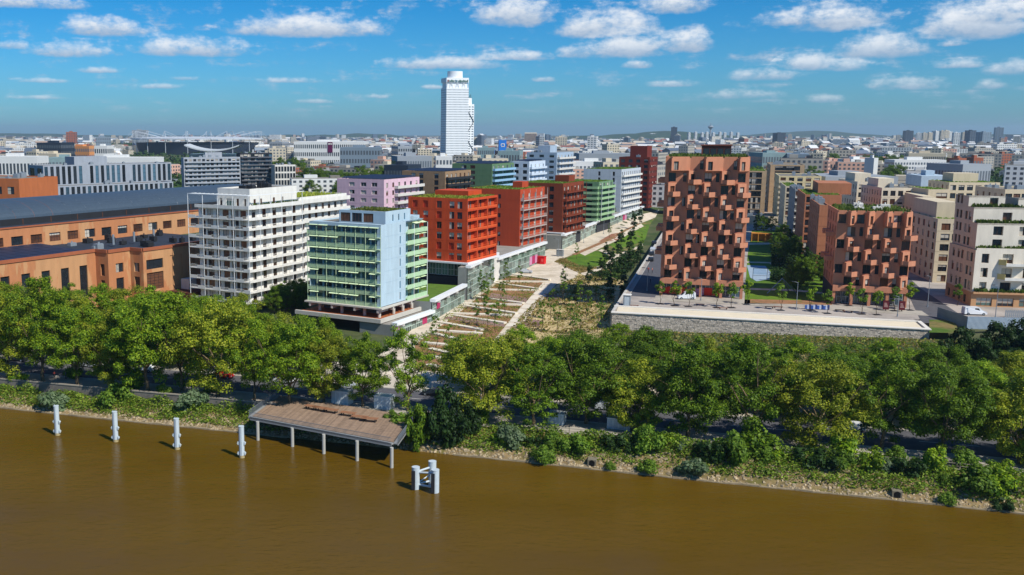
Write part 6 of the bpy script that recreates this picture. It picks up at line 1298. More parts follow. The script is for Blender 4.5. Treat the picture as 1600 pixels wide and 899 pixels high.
for i, (px, py) in enumerate(((1094, 478), (1130, 484), (1216, 482), (1312, 487), (1325, 489), (1202, 482), (991, 480))):
    t = thing('planter_bench', f'low dark bench block on the plaza paving, {ORD[i]} in the line', 'bench', gp(px, py, 6), R(-15), 'low bench blocks on the plaza'); b = MB(); b.box(-1.1, 1.1, 0, .5, .35, .45); b.build('seat', mat('bench_wood', H('#7a4f3c')), t); b = MB(); b.box(-.9, -.7, .05, .45, 0, .35); b.build('leg', DARK, t); b = MB(); b.box(.7, .9, .05, .45, 0, .35); b.build('leg', DARK, t)
# corrugated fence compound at the right
t = thing('corrugated_fence', 'corrugated grey metal fence of the building site at the right edge', 'fence', gp(1510, 514, 5.6), R(-8)); CG = mat('corrugated_grey', H('#b3c0cb'), .5, .06)
zf = 5.2
for k in range(16):
    b = MB()
    for i in range(8): a = k * 2.0 + i * .25; b.quad([(a, 0, 0), (a + .125, -.09, 0), (a + .125, -.09, 2.9), (a, 0, 2.9)]); b.quad([(a + .125, -.09, 0), (a + .25 - .01, 0, 0), (a + .25 - .01, 0, 2.9), (a + .125, -.09, 2.9)])
    b.build('metal_sheet', CG, t)
for k in range(6):
    b = MB()
    for i in range(8): a = k * 2.0 + i * .25; b.quad([(0, a, 0), (-.09, a + .125, 0), (-.09, a + .125, 2.9), (0, a, 2.9)]); b.quad([(-.09, a + .125, 0), (0, a + .24, 0), (0, a + .24, 2.9), (-.09, a + .125, 2.9)])
    b.build('metal_sheet', mat('corrugated_dull', H('#94918a'), .5), t, rot=R(8))
t = thing('picket_fence', 'pale grey picket fence in front of the shop windows of the stepped white building', 'fence', gp(1570, 496, 6), R(-8))
for k in range(26): b = MB(); b.box(k * .45, k * .45 + .3, 0, .05, 0, 1.8); b.build('picket', GREYM, t)
b = MB(); b.box(0, 11.6, .06, .12, 1.3, 1.4); b.box(0, 11.6, .06, .12, .4, .5); b.build('rail', GREYM, t)
# people
for i, (px, py, top, bot, lab) in enumerate(((68, 590, '#b03038', '#2b2f3a', 'person in a red top standing at the quay wall, left one'), (85, 592, '#b5483c', '#3a3a3a', 'person in a brick red top standing at the quay wall, right one'), (103, 593, '#6a7076', '#23262c', 'person in grey standing at the quay wall'))):
    x, y, z = gp(px, py, ZQ); blob_person(lab, x, y, ZQ + .04, top, bot, i * .8)
for i, (px, py, top, lab) in enumerate(((1013, 426, '#a8382e', 'person in a red top walking in the shaded side road'), (1019, 427, '#c06a58', 'person in a pinkish top walking in the shaded side road'), (1016, 444, '#2a2d33', 'person in dark clothes walking in the shaded side road'))):
    x, y, z = gp(px, py, 6); blob_person(lab, x, y, 6.02, top, '#23262c', i)
# ------------------------------------------------------------------ landmarks of the skyline
def rowbars(mb, fr, W, z0, z1, nf, n, wh=.5, ww=.6, m=1, out=.06):
    """geometric window panes, proud of a far wall by a few cm"""
    fh = (z1 - z0) / nf; cw = W / n
    for j in range(nf):
        for i in range(n):
            u0 = i * cw + cw * (1 - ww) / 2; u1 = u0 + cw * ww; v0 = z0 + j * fh + fh * .25; v1 = v0 + fh * wh
            mb.quad([fmap(fr, u0, -out, v0), fmap(fr, u1, -out, v0), fmap(fr, u1, -out, v1), fmap(fr, u0, -out, v1)], m)
def landmark(name, label, cat, pl, pr, pt, Y, m, nf, n, zb=0, depth=None, phi=0, wh=.5, ww=.6, glm=None, par=True):
    zt = zat(Y, pt); k = (Y * CT + (HC - zt) * ST) / FOC; x0, x1 = (pl - CXP) * k, (pr - CXP) * k; W = (x1 - x0); D = depth or W * .6
    t = thing(name, label, cat, (x0, Y, zb), R(phi)); b = MB(); b.box(0, W, 0, D, 0, zt - zb)
    if par: b.box(W * .3, W * .6, D * .3, D * .6, zt - zb, zt - zb + 2.2)
    b.build('wall', m, t)
    if nf:
        q = MB(); 
        for sd in 'FLR': fr = frame(sd, 0, W, 0, D); rowbars(q, fr, fr[3], 1, zt - zb - 1.2, nf, n if sd == 'F' else max(2, int(n * D / W)), wh, ww, 0)
        q.build('windows', glm or GD, t, kind='stuff')
    return t, W, D, zt - zb
def pleyel():
    Y = 1400; k = (Y * CT) / FOC; zt = zat(Y, 121.5); t = thing('skyscraper', 'tall white office skyscraper with white cylinder on its roof, dominating the skyline', 'skyscraper', ((697 - CXP) * k, Y, 0), R(14))
    wm = mat('tower_white', H('#e6eaec'), .6, .03, .05); W, D = 33.5, 26; b = MB(); b.box(0, W, 0, D, 0, zt - 14); b.box(0, W, 0, D, zt - 6.5, zt); b.box(1.5, W - 1.5, 1.5, D - 1.5, zt - 14, zt - 6.5)
    b.build('wall', wm, t)
    nf = 31; 
    for sd in 'FLR':
        fr = frame(sd, 0, W, 0, D); q = MB(); rowbars(q, fr, fr[3], 6, zt - 15, nf, 18 if sd == 'F' else 12, .36, .6, 0, .1); q.build('windows', glass('pale_far_window', (.20, .23, .26, 1), .3, .1), t, kind='stuff')
    for i in range(8): q = MB(); x = .3 + i * (W - .6) / 7; q.tube((x, .4, zt - 14), (x + (1.8 if i % 2 else -1.8) * (0 if i in (0, 7) else 1), .4, zt - 6.5), .35, n=5); q.build('strut', wm, t)
    q = MB(); q.tube((W * .5, D * .5, zt), (W * .5, D * .5, zt + 9.5), 11, n=32); q.build('roof_cylinder', wm, t, smooth=False)
    # skyline lettering on the roof edge, unreadable at this distance: coloured letter blocks
    for i, (u, c) in enumerate([(1.5, 0), (3.2, 1), (5.2, 1), (7, 1), (8.8, 1), (10.6, 1), (13.2, 2), (15, 2), (17.6, 1), (19.4, 1), (21, 1), (23, 1), (25, 1), (27, 1), (29, 1), (31, 1)]): q = MB(); q.box(u, u + 1.1, -.9, -.4, zt - 5.6, zt - 2.8 - (i % 3) * .5); q.build('sign_letter', mat('sign_' + 'red green teal'.split()[c], [H('#9c2a2a'), H('#3f6b5a'), H('#2f6f7a')][c]), t)
    t = thing('high_rise', 'slimmer white tower with dark diagonal braces attached right of the skyscraper', 'skyscraper', ((729 - CXP) * k, Y + 30, 0), R(14)); z2 = zat(Y + 30, 163); b = MB(); b.box(0, 14, 0, 20, 0, z2); b.box(1, 11.5, 4, 14, z2, z2 + 9); b.build('wall', wm, t)
    q = MB(); fr = frame('F', 0, 14, 0, 20); rowbars(q, fr, 14, 4, z2 - 2, 24, 3, .4, .6, 0, .1); q.build('windows', glass('far_window', (.10, .12, .14, 1)), t, kind='stuff')
    for i in range(5):
        z0 = z2 - 4 - i * 21; a, c = (0.8, 13.2) if i % 2 == 0 else (13.2, .8); q = MB(); q.tube((a, -.7, z0), (c, -.7, z0 - 21 if z0 > 25 else 4), .38, n=6); q.build('brace', DARK, t)
    q = MB(); [q.tube((2 + i * 1.7, 5, z2 + 9), (2.3 + i * 1.5, 5, z2 + 12 + i % 3), .35, n=5) for i in range(6)]; q.build('antennas', DARK, t)
    t = thing('site_crane', 'slim crane jib rising left of the skyscraper', 'crane', ((688 - CXP) * k, Y, 30)); q = MB(); q.tube((0, 0, -20), (0, 0, 16), .5, n=5); q.tube((-5, 0, 12), (4, 0, 19), .35, n=5); q.build('mast', GREYM, t)
pleyel()
def stadium():
    Y = 1950; k = Y * CT / FOC; cx = (292 - CXP) * k; t = thing('stadium', 'huge oval stadium with a thin white floating roof ring hung from white masts', 'stadium', (cx, Y + 110, 0)); a, b_ = 139, 110; N_ = 64
    zr = zat(Y, 216.5); ring = MB(); 
    for i in range(N_):
        p, q = 2 * math.pi * i / N_, 2 * math.pi * (i + 1) / N_
        def P(th, r, z): return (a * r * math.cos(th), b_ * r * math.sin(th), z)
        ring.quad([P(p, 1, zr), P(q, 1, zr), P(q, .55, zr + 3), P(p, .55, zr + 3)]); ring.quad([P(p, 1, zr - 2.5), P(q, 1, zr - 2.5), P(q, 1, zr), P(p, 1, zr)]); ring.quad([P(q, 1, zr - 2.5), P(p, 1, zr - 2.5), P(p, .55, zr - 1), P(q, .55, zr - 1)]); ring.quad([P(q, .55, zr - 1), P(p, .55, zr - 1), P(p, .55, zr + 3), P(q, .55, zr + 3)][::-1])
    ring.build('roof_ring', mat('stadium_white', H('#b9c0c6'), .6, .03), t)
    bw = MB()
    for i in range(N_):
        p, q = 2 * math.pi * i / N_, 2 * math.pi * (i + 1) / N_
        bw.quad([(a * .86 * math.cos(p), b_ * .86 * math.sin(p), 0), (a * .86 * math.cos(q), b_ * .86 * math.sin(q), 0), (a * .93 * math.cos(q), b_ * .93 * math.sin(q), zr - 9), (a * .93 * math.cos(p), b_ * .93 * math.sin(p), zr - 9)])
    bw.build('bowl', mat('stadium_bowl', H('#2b3442'), .5, .2, .05), t)
    for i in range(18):
        th = 2 * math.pi * (i + .5) / 18; c, s = math.cos(th), math.sin(th); m_ = MB(); m_.tube((a * .97 * c, b_ * .97 * s, 0), (a * .97 * c, b_ * .97 * s, zr + 15), .7, .35, 6)
        m_.tube((a * .97 * c, b_ * .97 * s, zr + 14.5), (a * .6 * c, b_ * .6 * s, zr + 3), .3, n=4); m_.tube((a * .97 * c, b_ * .97 * s, zr + 14.5), (a * 1.1 * c, b_ * 1.1 * s, zr - 4), .3, n=4); m_.tube((a * .97 * c, b_ * .97 * s, zr + 9), (a * .8 * math.cos(th + .12), b_ * .8 * math.sin(th + .12), zr + 2), .3, n=4); m_.build('mast', mat('stadium_white', H('#d8dde0')), t)
stadium()
FWHT = mat('weathered_white_roof', H('#b4babd'))
def swoop():
    Y = 1300; k = Y * CT / FOC; x0, x1 = (287 - CXP) * k, (373 - CXP) * k; t = thing('swimming_hall', 'swimming hall with a white concave swooping roof in front of the stadium', 'swimming hall', ((x0 + x1) / 2, Y, 0)); W = (x1 - x0) / 2; b = MB(); n = 16
    for i in range(n):
        u0, u1 = -1 + 2 * i / n, -1 + 2 * (i + 1) / n; f = lambda u: 27 + 7.5 * u * u
        b.quad([(u0 * W, 0, f(u0)), (u1 * W, 0, f(u1)), (u1 * W, 40, f(u1) + 1), (u0 * W, 40, f(u0) + 1)]); b.quad([(u0 * W, 0, f(u0) - 1.6), (u1 * W, 0, f(u1) - 1.6), (u1 * W, 0, f(u1)), (u0 * W, 0, f(u0))]); b.quad([(u1 * W, 0, f(u1) - 1.6), (u0 * W, 0, f(u0) - 1.6), (u0 * W, 40, f(u0) - 2), (u1 * W, 40, f(u1) - 2)])
    b.build('roof', FWHT, t); q = MB(); q.box(-W * .85, W * .85, 4, 38, 0, 22); q.build('wall', GB, t)
swoop()
FW_ = mat('far_white', H('#d2d3d0'), .9, .05, .05); FC = mat('far_cream', H('#c4b9a2'), .9, .06, .05); FG = mat('far_grey', H('#8f969c'), .9, .06, .05); FB = mat('far_brick', H('#9a5b42'), .9, .06, .05); FD = mat('far_navy', H('#28323f'), .6, .1, .05); FO = mat('far_orange', H('#c98a55'), .9, .05, .05); FBL = mat('far_blue_grey', H('#74838f'), .6, .06, .05); FP = mat('far_pink', H('#c9a08c'), .9, .05, .05)
FWN = glass('far_window', (.10, .12, .14, 1), .15, .1)
LM = [('office_block', 'dark navy glass office box on the left skyline', 'office', 57, 99, 223, 1150, FD, 5, 10, 30), ('high_rise', 'brown and white residential tower on the left skyline', 'tower', 103, 117, 206.5, 2400, FB, 12, 4, 30), ('high_rise', 'grey high-rise standing behind the left part of the stadium', 'tower', 206, 228, 203.5, 2800, FG, 12, 8, 30),
      ('apartment_block', 'low orange apartment block on the left skyline', 'building', 100, 148, 228.5, 1250, FO, 4, 12, 25), ('office_block', 'pale blue slab left of the stadium', 'building', 149, 172, 214, 1700, FBL, 7, 7, 20), ('white_block', 'white low block right of the orange apartment block', 'building', 147, 168, 228, 1200, FW_, 3, 6, 20),
      ('long_white_building', 'long low white building with pale roof at the left edge, behind the grey offices', 'building', -20, 60, 244.5, 700, FW_, 2, 14, 20), ('office_block', 'teal grey low building behind the grey offices', 'building', 75, 122, 246.5, 760, mat('far_teal', H('#7d9496')), 3, 9, 25), ('long_white_building', 'long white roofline behind the blue grey offices', 'building', 120, 245, 246, 840, FW_, 2, 24, 25), ('office_block', 'beige low block at the left behind the navy box', 'building', 60, 95, 240, 900, FC, 3, 8, 20),
      ('shopping_centre', 'long white shopping building with vertical slots and a purple sign', 'shopping centre', 459, 570, 221.5, 1180, FW_, 4, 34, 60), ('office_block', 'dark blue glass office right of the shopping building', 'office', 531, 594, 230.5, 980, FBL, 4, 14, 30), ('apartment_block', 'light grey block left of the shopping building', 'building', 421, 442, 222, 1500, FG, 6, 8, 30),
      ('office_block', 'curved grey office building with a band of small windows, behind the tan brick building', 'office', 621, 676, 244.5, 640, FG, 4, 14, 25), ('apartment_block', 'narrow light block with four rows of windows right of the curved office', 'building', 681, 707, 244.5, 700, FW_, 5, 5, 18), ('office_block', 'dark glass block behind the tan brick building', 'office', 600, 640, 258, 620, FD, 3, 8, 25),
      ('office_block', 'grey glass block left of the skyscraper foot', 'office', 622, 645, 229, 1150, FG, 5, 6, 30), ('glass_hall', 'teal glass hall right of the skyscraper foot', 'hall', 746, 772, 231, 1250, mat('far_teal', H('#7d9496')), 3, 8, 30), ('glass_hall', 'low greenish glazed hall behind the moss green building', 'hall', 778, 812, 236, 900, mat('far_teal', H('#7d9496')), 3, 8, 30), ('office_block', 'grey brown low building above the cool white block', 'building', 905, 985, 240, 800, FG, 2, 16, 30), ('white_block', 'long white building with two window rows behind the green block', 'building', 893, 965, 252.5, 720, FW_, 3, 12, 20),
      ('high_rise', 'white and red striped high-rise pair right of the skyscraper', 'tower', 918, 932, 213.5, 1900, FW_, 10, 3, 20), ('high_rise', 'grey tower with vertical lines right of the blue cube', 'tower', 843, 851, 213, 2100, FG, 10, 3, 20), ('high_rise', 'cream tower pair on the middle skyline', 'tower', 868, 886, 214, 2300, FC, 10, 5, 20), ('high_rise', 'lone dark slab tower on the hill right of the middle', 'tower', 1049, 1058, 199, 3600, FD, 14, 3, 25), ('high_rise', 'dark block tower on the right skyline', 'tower', 1215, 1229, 208, 3300, FD, 10, 4, 30),
      ('apartment_block', 'large white apartment slab with stacked dark windows, right middle distance', 'building', 1398, 1476, 250, 760, FW_, 8, 18, 18), ('apartment_block', 'cream flat-roofed slab behind the large white apartment slab', 'building', 1420, 1471, 239.5, 900, FC, 4, 20, 18), ('white_block', 'slim white stair tower left of the large white apartment slab', 'building', 1366, 1374, 247, 760, FW_, 0, 1, 10), ('apartment_block', 'pale pink row block behind the sandy building', 'building', 1248, 1285, 252, 850, FP, 3, 10, 20), ('apartment_block', 'salmon row block in the middle distance right', 'building', 1292, 1330, 252, 900, FP, 3, 8, 20), ('apartment_block', 'white and brown row block left of the slim stair tower', 'building', 1330, 1366, 249, 880, FW_, 4, 8, 20),
      ('warehouse', 'teal roofed warehouse above the sandy building', 'warehouse', 1192, 1235, 239, 1050, mat('far_teal', H('#7d9496')), 2, 10, 40), ('warehouse', 'long blue grey warehouse roof in the right middle distance', 'warehouse', 1230, 1262, 241, 1000, FBL, 2, 8, 60), ('office_block', 'dark low office at the far right', 'office', 1505, 1560, 257, 640, FG, 2, 10, 30), ('office_block', 'flat pale roofed hall behind the cream blocks at right', 'hall', 1290, 1400, 276, 480, FG, 2, 14, 40), ('office_block', 'long pale blue roofed hall behind the cream blocks', 'hall', 1440, 1482, 275, 440, mat('far_pale_blue', H('#a9bac6')), 2, 20, 25), ('red_block', 'small brick red block in the right distance', 'building', 1498, 1512, 247.5, 900, FB, 3, 3, 15), ('red_block', 'second small brick red block in the right distance', 'building', 1522, 1537, 246.5, 930, FB, 3, 3, 15),
      ('high_rise', 'dark blue twin tower at the right, taller one', 'tower', 1556, 1567, 199.5, 3000, FBL, 16, 3, 25), ('high_rise', 'dark blue twin tower at the right, lower left one', 'tower', 1536, 1553, 206.5, 2900, FBL, 12, 4, 25), ('high_rise', 'dark slab tower left of the right-hand tower cluster', 'tower', 1415, 1427, 204.5, 3600, FD, 12, 3, 25), ('high_rise', 'white tower in front of the right-hand cluster', 'tower', 1491, 1500, 207.5, 2900, FW_, 12, 3, 20), ('high_rise', 'dark round-shouldered tower in the right-hand cluster', 'tower', 1516, 1527, 204, 3400, FD, 12, 3, 25)]
for i, (nm, lab, cat, pl, pr, pt, Y, m_, nf, n, dp) in enumerate(LM):
    ph = [-14, 9, 0, -22, 15, -8][i % 6] if (pr - pl) < 60 else -4
    t, W, D, h_ = landmark(nm, lab, cat, pl, pr, pt, Y, m_, nf, n, 0, dp, ph, glm=FWN)
    if 'purple sign' in lab:
        q = MB(); a = W * .48; q.box(a, a + 6, -.6, -.15, h_ - 13, h_ - .5); q.build('sign', mat('purple_sign', H('#5a1440'), .5), t); 
        for kx, kw in ((.8, .9), (2.0, .9), (3.2, .6), (4.1, 1.0)): q = MB(); q.box(a + kx, a + kx + kw, -.75, -.62, h_ - 3.6, h_ - 1.9); q.build('sign_letter', WHITE, t)
for i, (px, pt) in enumerate(((1436, 208), (1446, 208), (1455, 207.5), (1466, 205), (1474, 204.5), (1481, 204), (1487, 206), (1508, 207), (1533, 208.5))):
    landmark('high_rise', f'pale high-rise of the far right cluster, {ORD[i]} from its left end', 'tower', px - 3.4, px + 3.4, pt, 3900 + i * 40, FC if i % 3 else FW_, 12, 3, 0, 20, (i * 13) % 40 - 20, glm=FWN)
for i in range(9): landmark('high_rise', f'small white tower block on the hill beyond the water tower, {ORD[i]} from the left', 'tower', 1076 + i * 9.3 + (i % 3), 1079.5 + i * 9.3 + (i % 3), 207.5 - (i % 2), 4800, FW_, 8, 2, 0, 15, 5, glm=FWN)
# blue cube sign
t, W, D, h_ = landmark('blue_cube', 'bright blue cube building with a white swirl mark, right of the skyscraper', 'building', 780, 791.5, 219, 1500, mat('bright_blue', H('#1d6fc4'), .5), 0, 1, 0, 12, 0, par=False)
for (x0, x1, z0, z1) in ((3.2, 8.6, 9.6, 10.8), (7.6, 8.8, 6.2, 9.6), (3.2, 8.6, 5.6, 6.6), (2.6, 3.7, 7.2, 9.6)): q = MB(); q.box(x0, x1, -.3, -.02, h_ - 16 + z0, h_ - 16 + z1); q.build('swirl_stroke', FW_, t)
x, y, z = at(1110, 208, 4600); t = thing('water_tower', 'mushroom-shaped water tower on the far hill', 'water tower', (x, y, 30)); q = MB(); q.tube((0, 0, 0), (0, 0, 36), 4.5, 3.5, 12); q.build('shaft', FG, t); q = MB(); q.tube((0, 0, 36), (0, 0, 48), 4, 13, 20); q.tube((0, 0, 48), (0, 0, 54), 13, 9, 20); q.tube((0, 0, 54), (0, 0, 66), 2, 1, 8); q.build('bowl', FG, t)
# hills
def hill(name, pl, pr, Y, top, seed, m):
    rr = random.Random(seed); k = Y / FOC; x0, x1 = (pl - CXP) * k, (pr - CXP) * k; n = 60; b = MB(); R_ = []
    for i in range(n + 1):
        f = i / n; e = math.sin(math.pi * f) ** .6; h = (top * (.75 + .18 * math.sin(f * 9 + seed) + .07 * math.sin(f * 31 + seed))) * e; R_.append((x0 + (x1 - x0) * f, h))
    for j in range(8):
        v = j / 8 * math.pi
        for i in range(n):
            v2 = (j + 1) / 8 * math.pi
            def P(i_, a): x, h = R_[i_]; return (x, Y + 900 - 900 * math.cos(a), max(0, h) * math.sin(a) + rr.uniform(-1, 1) * 0)
            b.quad([P(i, v), P(i + 1, v), P(i + 1, v2), P(i, v2)])
    b.build(name, m, kind='structure', smooth=True)
HL = mat('wooded_hill', H('#3c5236', .8), .95, .3, .01)
hill('hill', 370, 660, 7800, 56, 1, HL); hill('hill', 900, 1250, 5200, 66, 2, HL); hill('hill', 1180, 1460, 8500, 72, 3, HL); hill('hill', -150, 210, 9000, 54, 5, HL); hill('hill', 1480, 1900, 7000, 58, 6, HL)
# ------------------------------------------------------------------ city fabric
rr = random.Random(77); PAL = [FW_, FW_, FC, FC, FG, FP, FB, mat('far_stone', H('#a8a296')), mat('far_roof_grey', H('#6d7278'))]
NM = ['white', 'bright white', 'cream', 'sandy cream', 'grey', 'salmon', 'brick', 'stone coloured', 'dark grey']
proto = []
for v in range(9):
    for q_ in range(2):
        W, D, h_ = [(28, 14, 15), (44, 13, 12), (20, 16, 22), (60, 14, 14), (34, 30, 8), (24, 14, 18), (18, 14, 16), (30, 14, 20), (50, 36, 8)][v] if q_ == 0 else [(40, 16, 20), (24, 14, 13), (52, 14, 18), (22, 18, 14), (60, 40, 9), (38, 14, 12), (26, 14, 14), (44, 16, 16), (40, 30, 10)][v]
        b = MB(); b.box(0, W, 0, D, 0, h_, 0); b.box(.4, W - .4, .4, D - .4, h_, h_ + .25, 1); b.box(W * .2, W * .4, D * .3, D * .7, h_ + .25, h_ + 2.4, 0); b.box(W * .6, W * .75, D * .4, D * .8, h_ + .25, h_ + 1.8, 1)
        wm_ = MB(); nf = max(2, int(h_ / 3)); 
        for sd in 'FLRB': fr = frame(sd, 0, W, 0, D); rowbars(wm_, fr, fr[3], .6, h_ - .4, nf, max(2, int(fr[3] / 3.4)), .5, .5, 0, .05)
        proto.append((b.mesh('city_wall', [PAL[v], [ROOFG, ROOFD, mat('roof_pale', H('#9b9a94'))][v % 3]]), wm_.mesh('city_windows', [FWN]), W, NM[v], v))
occ = []
# keep clear of the built things near us
def clear(px, Y):
    if Y < 560: return False
    if px < 430 and Y < 1000 and not (Y > 760): return False
    if 178 < px < 407 and Y > 1000: return False
    if 600 < px < 905 and Y < 640: return False
    if 960 < px < 1030 and Y < 620: return False
    for o_ in LM:
        if o_[3] - 4 < px < o_[4] + 4 and abs(Y - o_[6]) < 70: return False
    if 684 < px < 750 and abs(Y - 1400) < 90: return False
    if 180 < px < 405 and 1860 < Y < 2260: return False
    if 285 < px < 375 and 1270 < Y < 1350: return False
    return True
n_b = 0; tries = 0; cnt = {}
while n_b < 290 and tries < 6000:
    tries += 1; Y = 570 + 1500 * rr.random() ** 1.5; px = rr.uniform(-60, 1660)
    if not clear(px, Y): continue
    x = (px - CXP) / FOC * Y
    me, wme, W, nm, v = proto[rr.randrange(18)]
    if any((x - a) ** 2 + (Y - c) ** 2 < (W * .62 + r) ** 2 for a, c, r in occ): continue
    occ.append((x, Y, W * .5)); zs_ = rr.uniform(.75, 1.25); key = nm
    where = ['behind the grey offices at left', 'below the stadium', 'behind the white balconied building', 'behind the pink building', 'around the skyscraper foot', 'behind the boulevard buildings', 'behind the tall brick tower', 'between the two brick towers', 'above the shorter brick tower', 'above the cream blocks at right'][min(9, max(0, [i_ for i_, q_ in enumerate((180, 300, 440, 600, 760, 980, 1160, 1290, 1420, 9999)) if px < q_][0]))]
    dist = 'nearest band' if Y < 800 else ('middle band' if Y < 1200 else 'far band'); shp = 'long' if W > 42 else ('short' if W < 25 else 'mid-sized'); cnt[key] = cnt.get(key, 0) + 1
    o = thing('city_block', f'{shp} {nm} flat-roofed block {where}, {dist} of the city', 'building', (x, Y, 6), R(rr.choice([-33, -31, -20, 12, 5, 57]) + rr.uniform(-4, 4)), f'{nm} city blocks in the middle distance')
    o.scale = (1, 1, zs_); link('wall', me, o); link('windows', wme, o, kind='stuff'); n_b += 1
b = MB()
for i in range(6500):
    Y = 1500 + 6500 * rr.random() ** 1.35; px = rr.uniform(-120, 1720); x = (px - CXP) / FOC * Y
    if 178 < px < 407 and Y < 2260: continue
    q = math.sin(x * .004 + 2 * math.sin(Y * .003)) * math.cos(Y * .005 + x * .002)
    if q < -.35 and rr.random() < .8: continue
    W, D, h_ = rr.uniform(10, 44), rr.uniform(10, 18), rr.uniform(7, 17) * (1 + (Y > 2600 and rr.random() < .07) * rr.uniform(.6, 1.6)); a = R(rr.choice([-31, 59, 10, -10, 35]) + rr.uniform(-8, 8)); ux = (math.cos(a), math.sin(a)); uy = (-ux[1], ux[0])
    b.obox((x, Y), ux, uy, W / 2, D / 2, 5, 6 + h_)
    if rr.random() < .4 and Y < 5000:
        rh = D * rr.uniform(.22, .4); P = lambda a_, c_, z_: (x + ux[0] * a_ * W * .51 + uy[0] * c_ * D * .53, Y + ux[1] * a_ * W * .51 + uy[1] * c_ * D * .53, z_)
        n0 = len(b.v); b.v += [P(-1, -1, 6 + h_), P(1, -1, 6 + h_), P(1, 1, 6 + h_), P(-1, 1, 6 + h_), P(-1, 0, 6 + h_ + rh), P(1, 0, 6 + h_ + rh)]
        for f_ in ((0, 1, 5, 4), (2, 3, 4, 5), (3, 0, 4), (1, 2, 5)): b.f.append(tuple(n0 + q_ for q_ in f_)); b.m.append(0)
m_, nt3, bs = nodes('distant_roofs'); ge = nt3.nodes.new('ShaderNodeNewGeometry'); cr = nt3.nodes.new('ShaderNodeValToRGB'); cr.color_ramp.interpolation = 'CONSTANT'; els = cr.color_ramp.elements
cols = ['#c9cbca', '#b8af9c', '#858f98', '#a8917e', '#cfd0ce', '#66707c', '#96604e', '#9f9c92', '#bfbbb0', '#55606d', '#a79f8e', '#d6d7d5']
els[0].color = H(cols[0]); els[1].position = 1 / 12; els[1].color = H(cols[1])
for i in range(2, 12): e = els.new(i / 12); e.color = H(cols[i])
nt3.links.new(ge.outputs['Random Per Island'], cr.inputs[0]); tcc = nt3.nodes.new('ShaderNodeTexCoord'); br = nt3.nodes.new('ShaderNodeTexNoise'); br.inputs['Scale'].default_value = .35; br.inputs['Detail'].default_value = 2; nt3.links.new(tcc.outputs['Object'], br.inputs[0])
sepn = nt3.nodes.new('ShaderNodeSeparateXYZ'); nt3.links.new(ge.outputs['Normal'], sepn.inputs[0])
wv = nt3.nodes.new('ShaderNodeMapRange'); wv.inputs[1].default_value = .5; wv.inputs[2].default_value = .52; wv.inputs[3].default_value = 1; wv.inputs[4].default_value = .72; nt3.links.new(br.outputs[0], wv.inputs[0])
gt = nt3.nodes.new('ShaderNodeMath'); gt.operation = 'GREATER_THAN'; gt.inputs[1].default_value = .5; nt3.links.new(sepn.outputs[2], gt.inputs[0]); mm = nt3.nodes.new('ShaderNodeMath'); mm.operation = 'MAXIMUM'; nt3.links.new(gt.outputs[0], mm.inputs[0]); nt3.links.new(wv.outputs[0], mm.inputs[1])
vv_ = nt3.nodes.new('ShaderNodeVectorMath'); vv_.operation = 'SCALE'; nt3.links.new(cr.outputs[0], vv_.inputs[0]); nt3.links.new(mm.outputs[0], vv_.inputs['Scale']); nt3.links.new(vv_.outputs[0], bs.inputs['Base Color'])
o = b.build('distant_city', m_, kind='stuff'); tag(o, 'dense far-off city of pale low buildings reaching to the horizon', 'city')
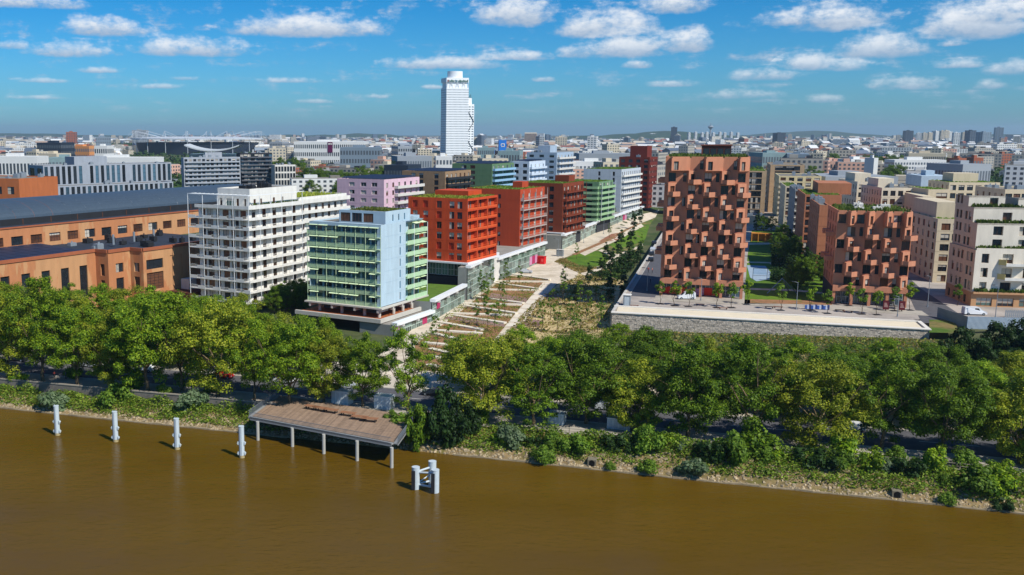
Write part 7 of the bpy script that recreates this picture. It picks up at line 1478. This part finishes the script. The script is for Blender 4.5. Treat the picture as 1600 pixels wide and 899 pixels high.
# tree masses between the buildings
def woods(name, n, fn, ls, m, seed, label):
    rr = random.Random(seed); b = MB()
    for i in range(n):
        x, y, z, r = fn(rr)
        for k in range(12):
            a, u = rr.uniform(0, 6.28), rr.uniform(0, 1); q = math.sqrt(1 - u * u); c = Vector((x + r * q * math.cos(a), y + r * q * math.sin(a), z + r * u * 1.1)); nn = Vector((q * math.cos(a) + rr.uniform(-.6, .6), q * math.sin(a) + rr.uniform(-.6, .6), u + .4)).normalized(); t1 = nn.orthogonal().normalized(); t2 = nn.cross(t1); s = ls * r * rr.uniform(.6, 1.2); b.quad([c - t1 * s, c - t2 * s * .8, c + t1 * s, c + t2 * s * .8])
    o = b.build(name, m, kind='stuff'); return tag(o, label, 'trees')
WD_ = leafmat('wood_leaf', H('#4e6a2c', .75), H('#2b4519', .75), 0, .15)
def wf(rr):
    while True:
        Y = 650 + 6500 * rr.random() ** 1.5; px = rr.uniform(-120, 1720); x = (px - CXP) / FOC * Y
        q = math.sin(x * .004 + 2 * math.sin(Y * .003)) * math.cos(Y * .005 + x * .002)
        if q < -.1 or rr.random() < .2: return x + rr.gauss(0, 12), Y + rr.gauss(0, 12), 8, rr.uniform(3.5, 6.5)
woods('distant_trees', 19000, wf, .42, WD_, 3, 'green tree masses between the far-off city buildings')
k = 0
def wood(px0, px1, Y0, Y1, n, lab):
    global k
    rr = random.Random(int(px0)); pts = []
    for i in range(n):
        px = px0 + (px1 - px0) * (i + .5) / n; Y = rr.uniform(Y0, Y1); x = (px - CXP) / FOC * Y; tm, cm = PLV[i % 6]
        tree('park_tree', f'{lab}, {ORD[i % 40]} from the left', x, Y, 5.5, tm, cm[1], rr.uniform(1.0, 1.35), .95, lab)
wood(478, 612, 560, 700, 24, 'dense green tree in the wood behind the pink building'); wood(372, 480, 900, 1050, 12, 'tree left of the shopping building'); wood(1160, 1200, 620, 680, 5, 'tree behind the sandy building'); wood(1256, 1280, 640, 700, 4, 'tree right of the sandy building roof'); wood(1290, 1480, 960, 1150, 16, 'tree in the right distance'); wood(860, 990, 900, 1000, 8, 'tree behind the white long building')
wood(1375, 1400, 720, 800, 3, 'tree beside the large white apartment slab')
# ------------------------------------------------------------------ haze
HAZE = True
if HAZE:
    b = MB(); b.box(-8950, 18300, -4750, 18400, -10.5, 168); m_ = bpy.data.materials.new('haze'); m_.use_nodes = True; n_ = m_.node_tree; n_.nodes.remove(n_.nodes['Principled BSDF'])
    pv = n_.nodes.new('ShaderNodeVolumePrincipled'); pv.inputs['Color'].default_value = (.62, .82, 1, 1); pv.inputs['Density'].default_value = 6e-5; pv.inputs['Anisotropy'].default_value = .2
    n_.links.new(pv.outputs[0], n_.nodes['Material Output'].inputs['Volume']); b.build('haze', m_, kind='stuff')
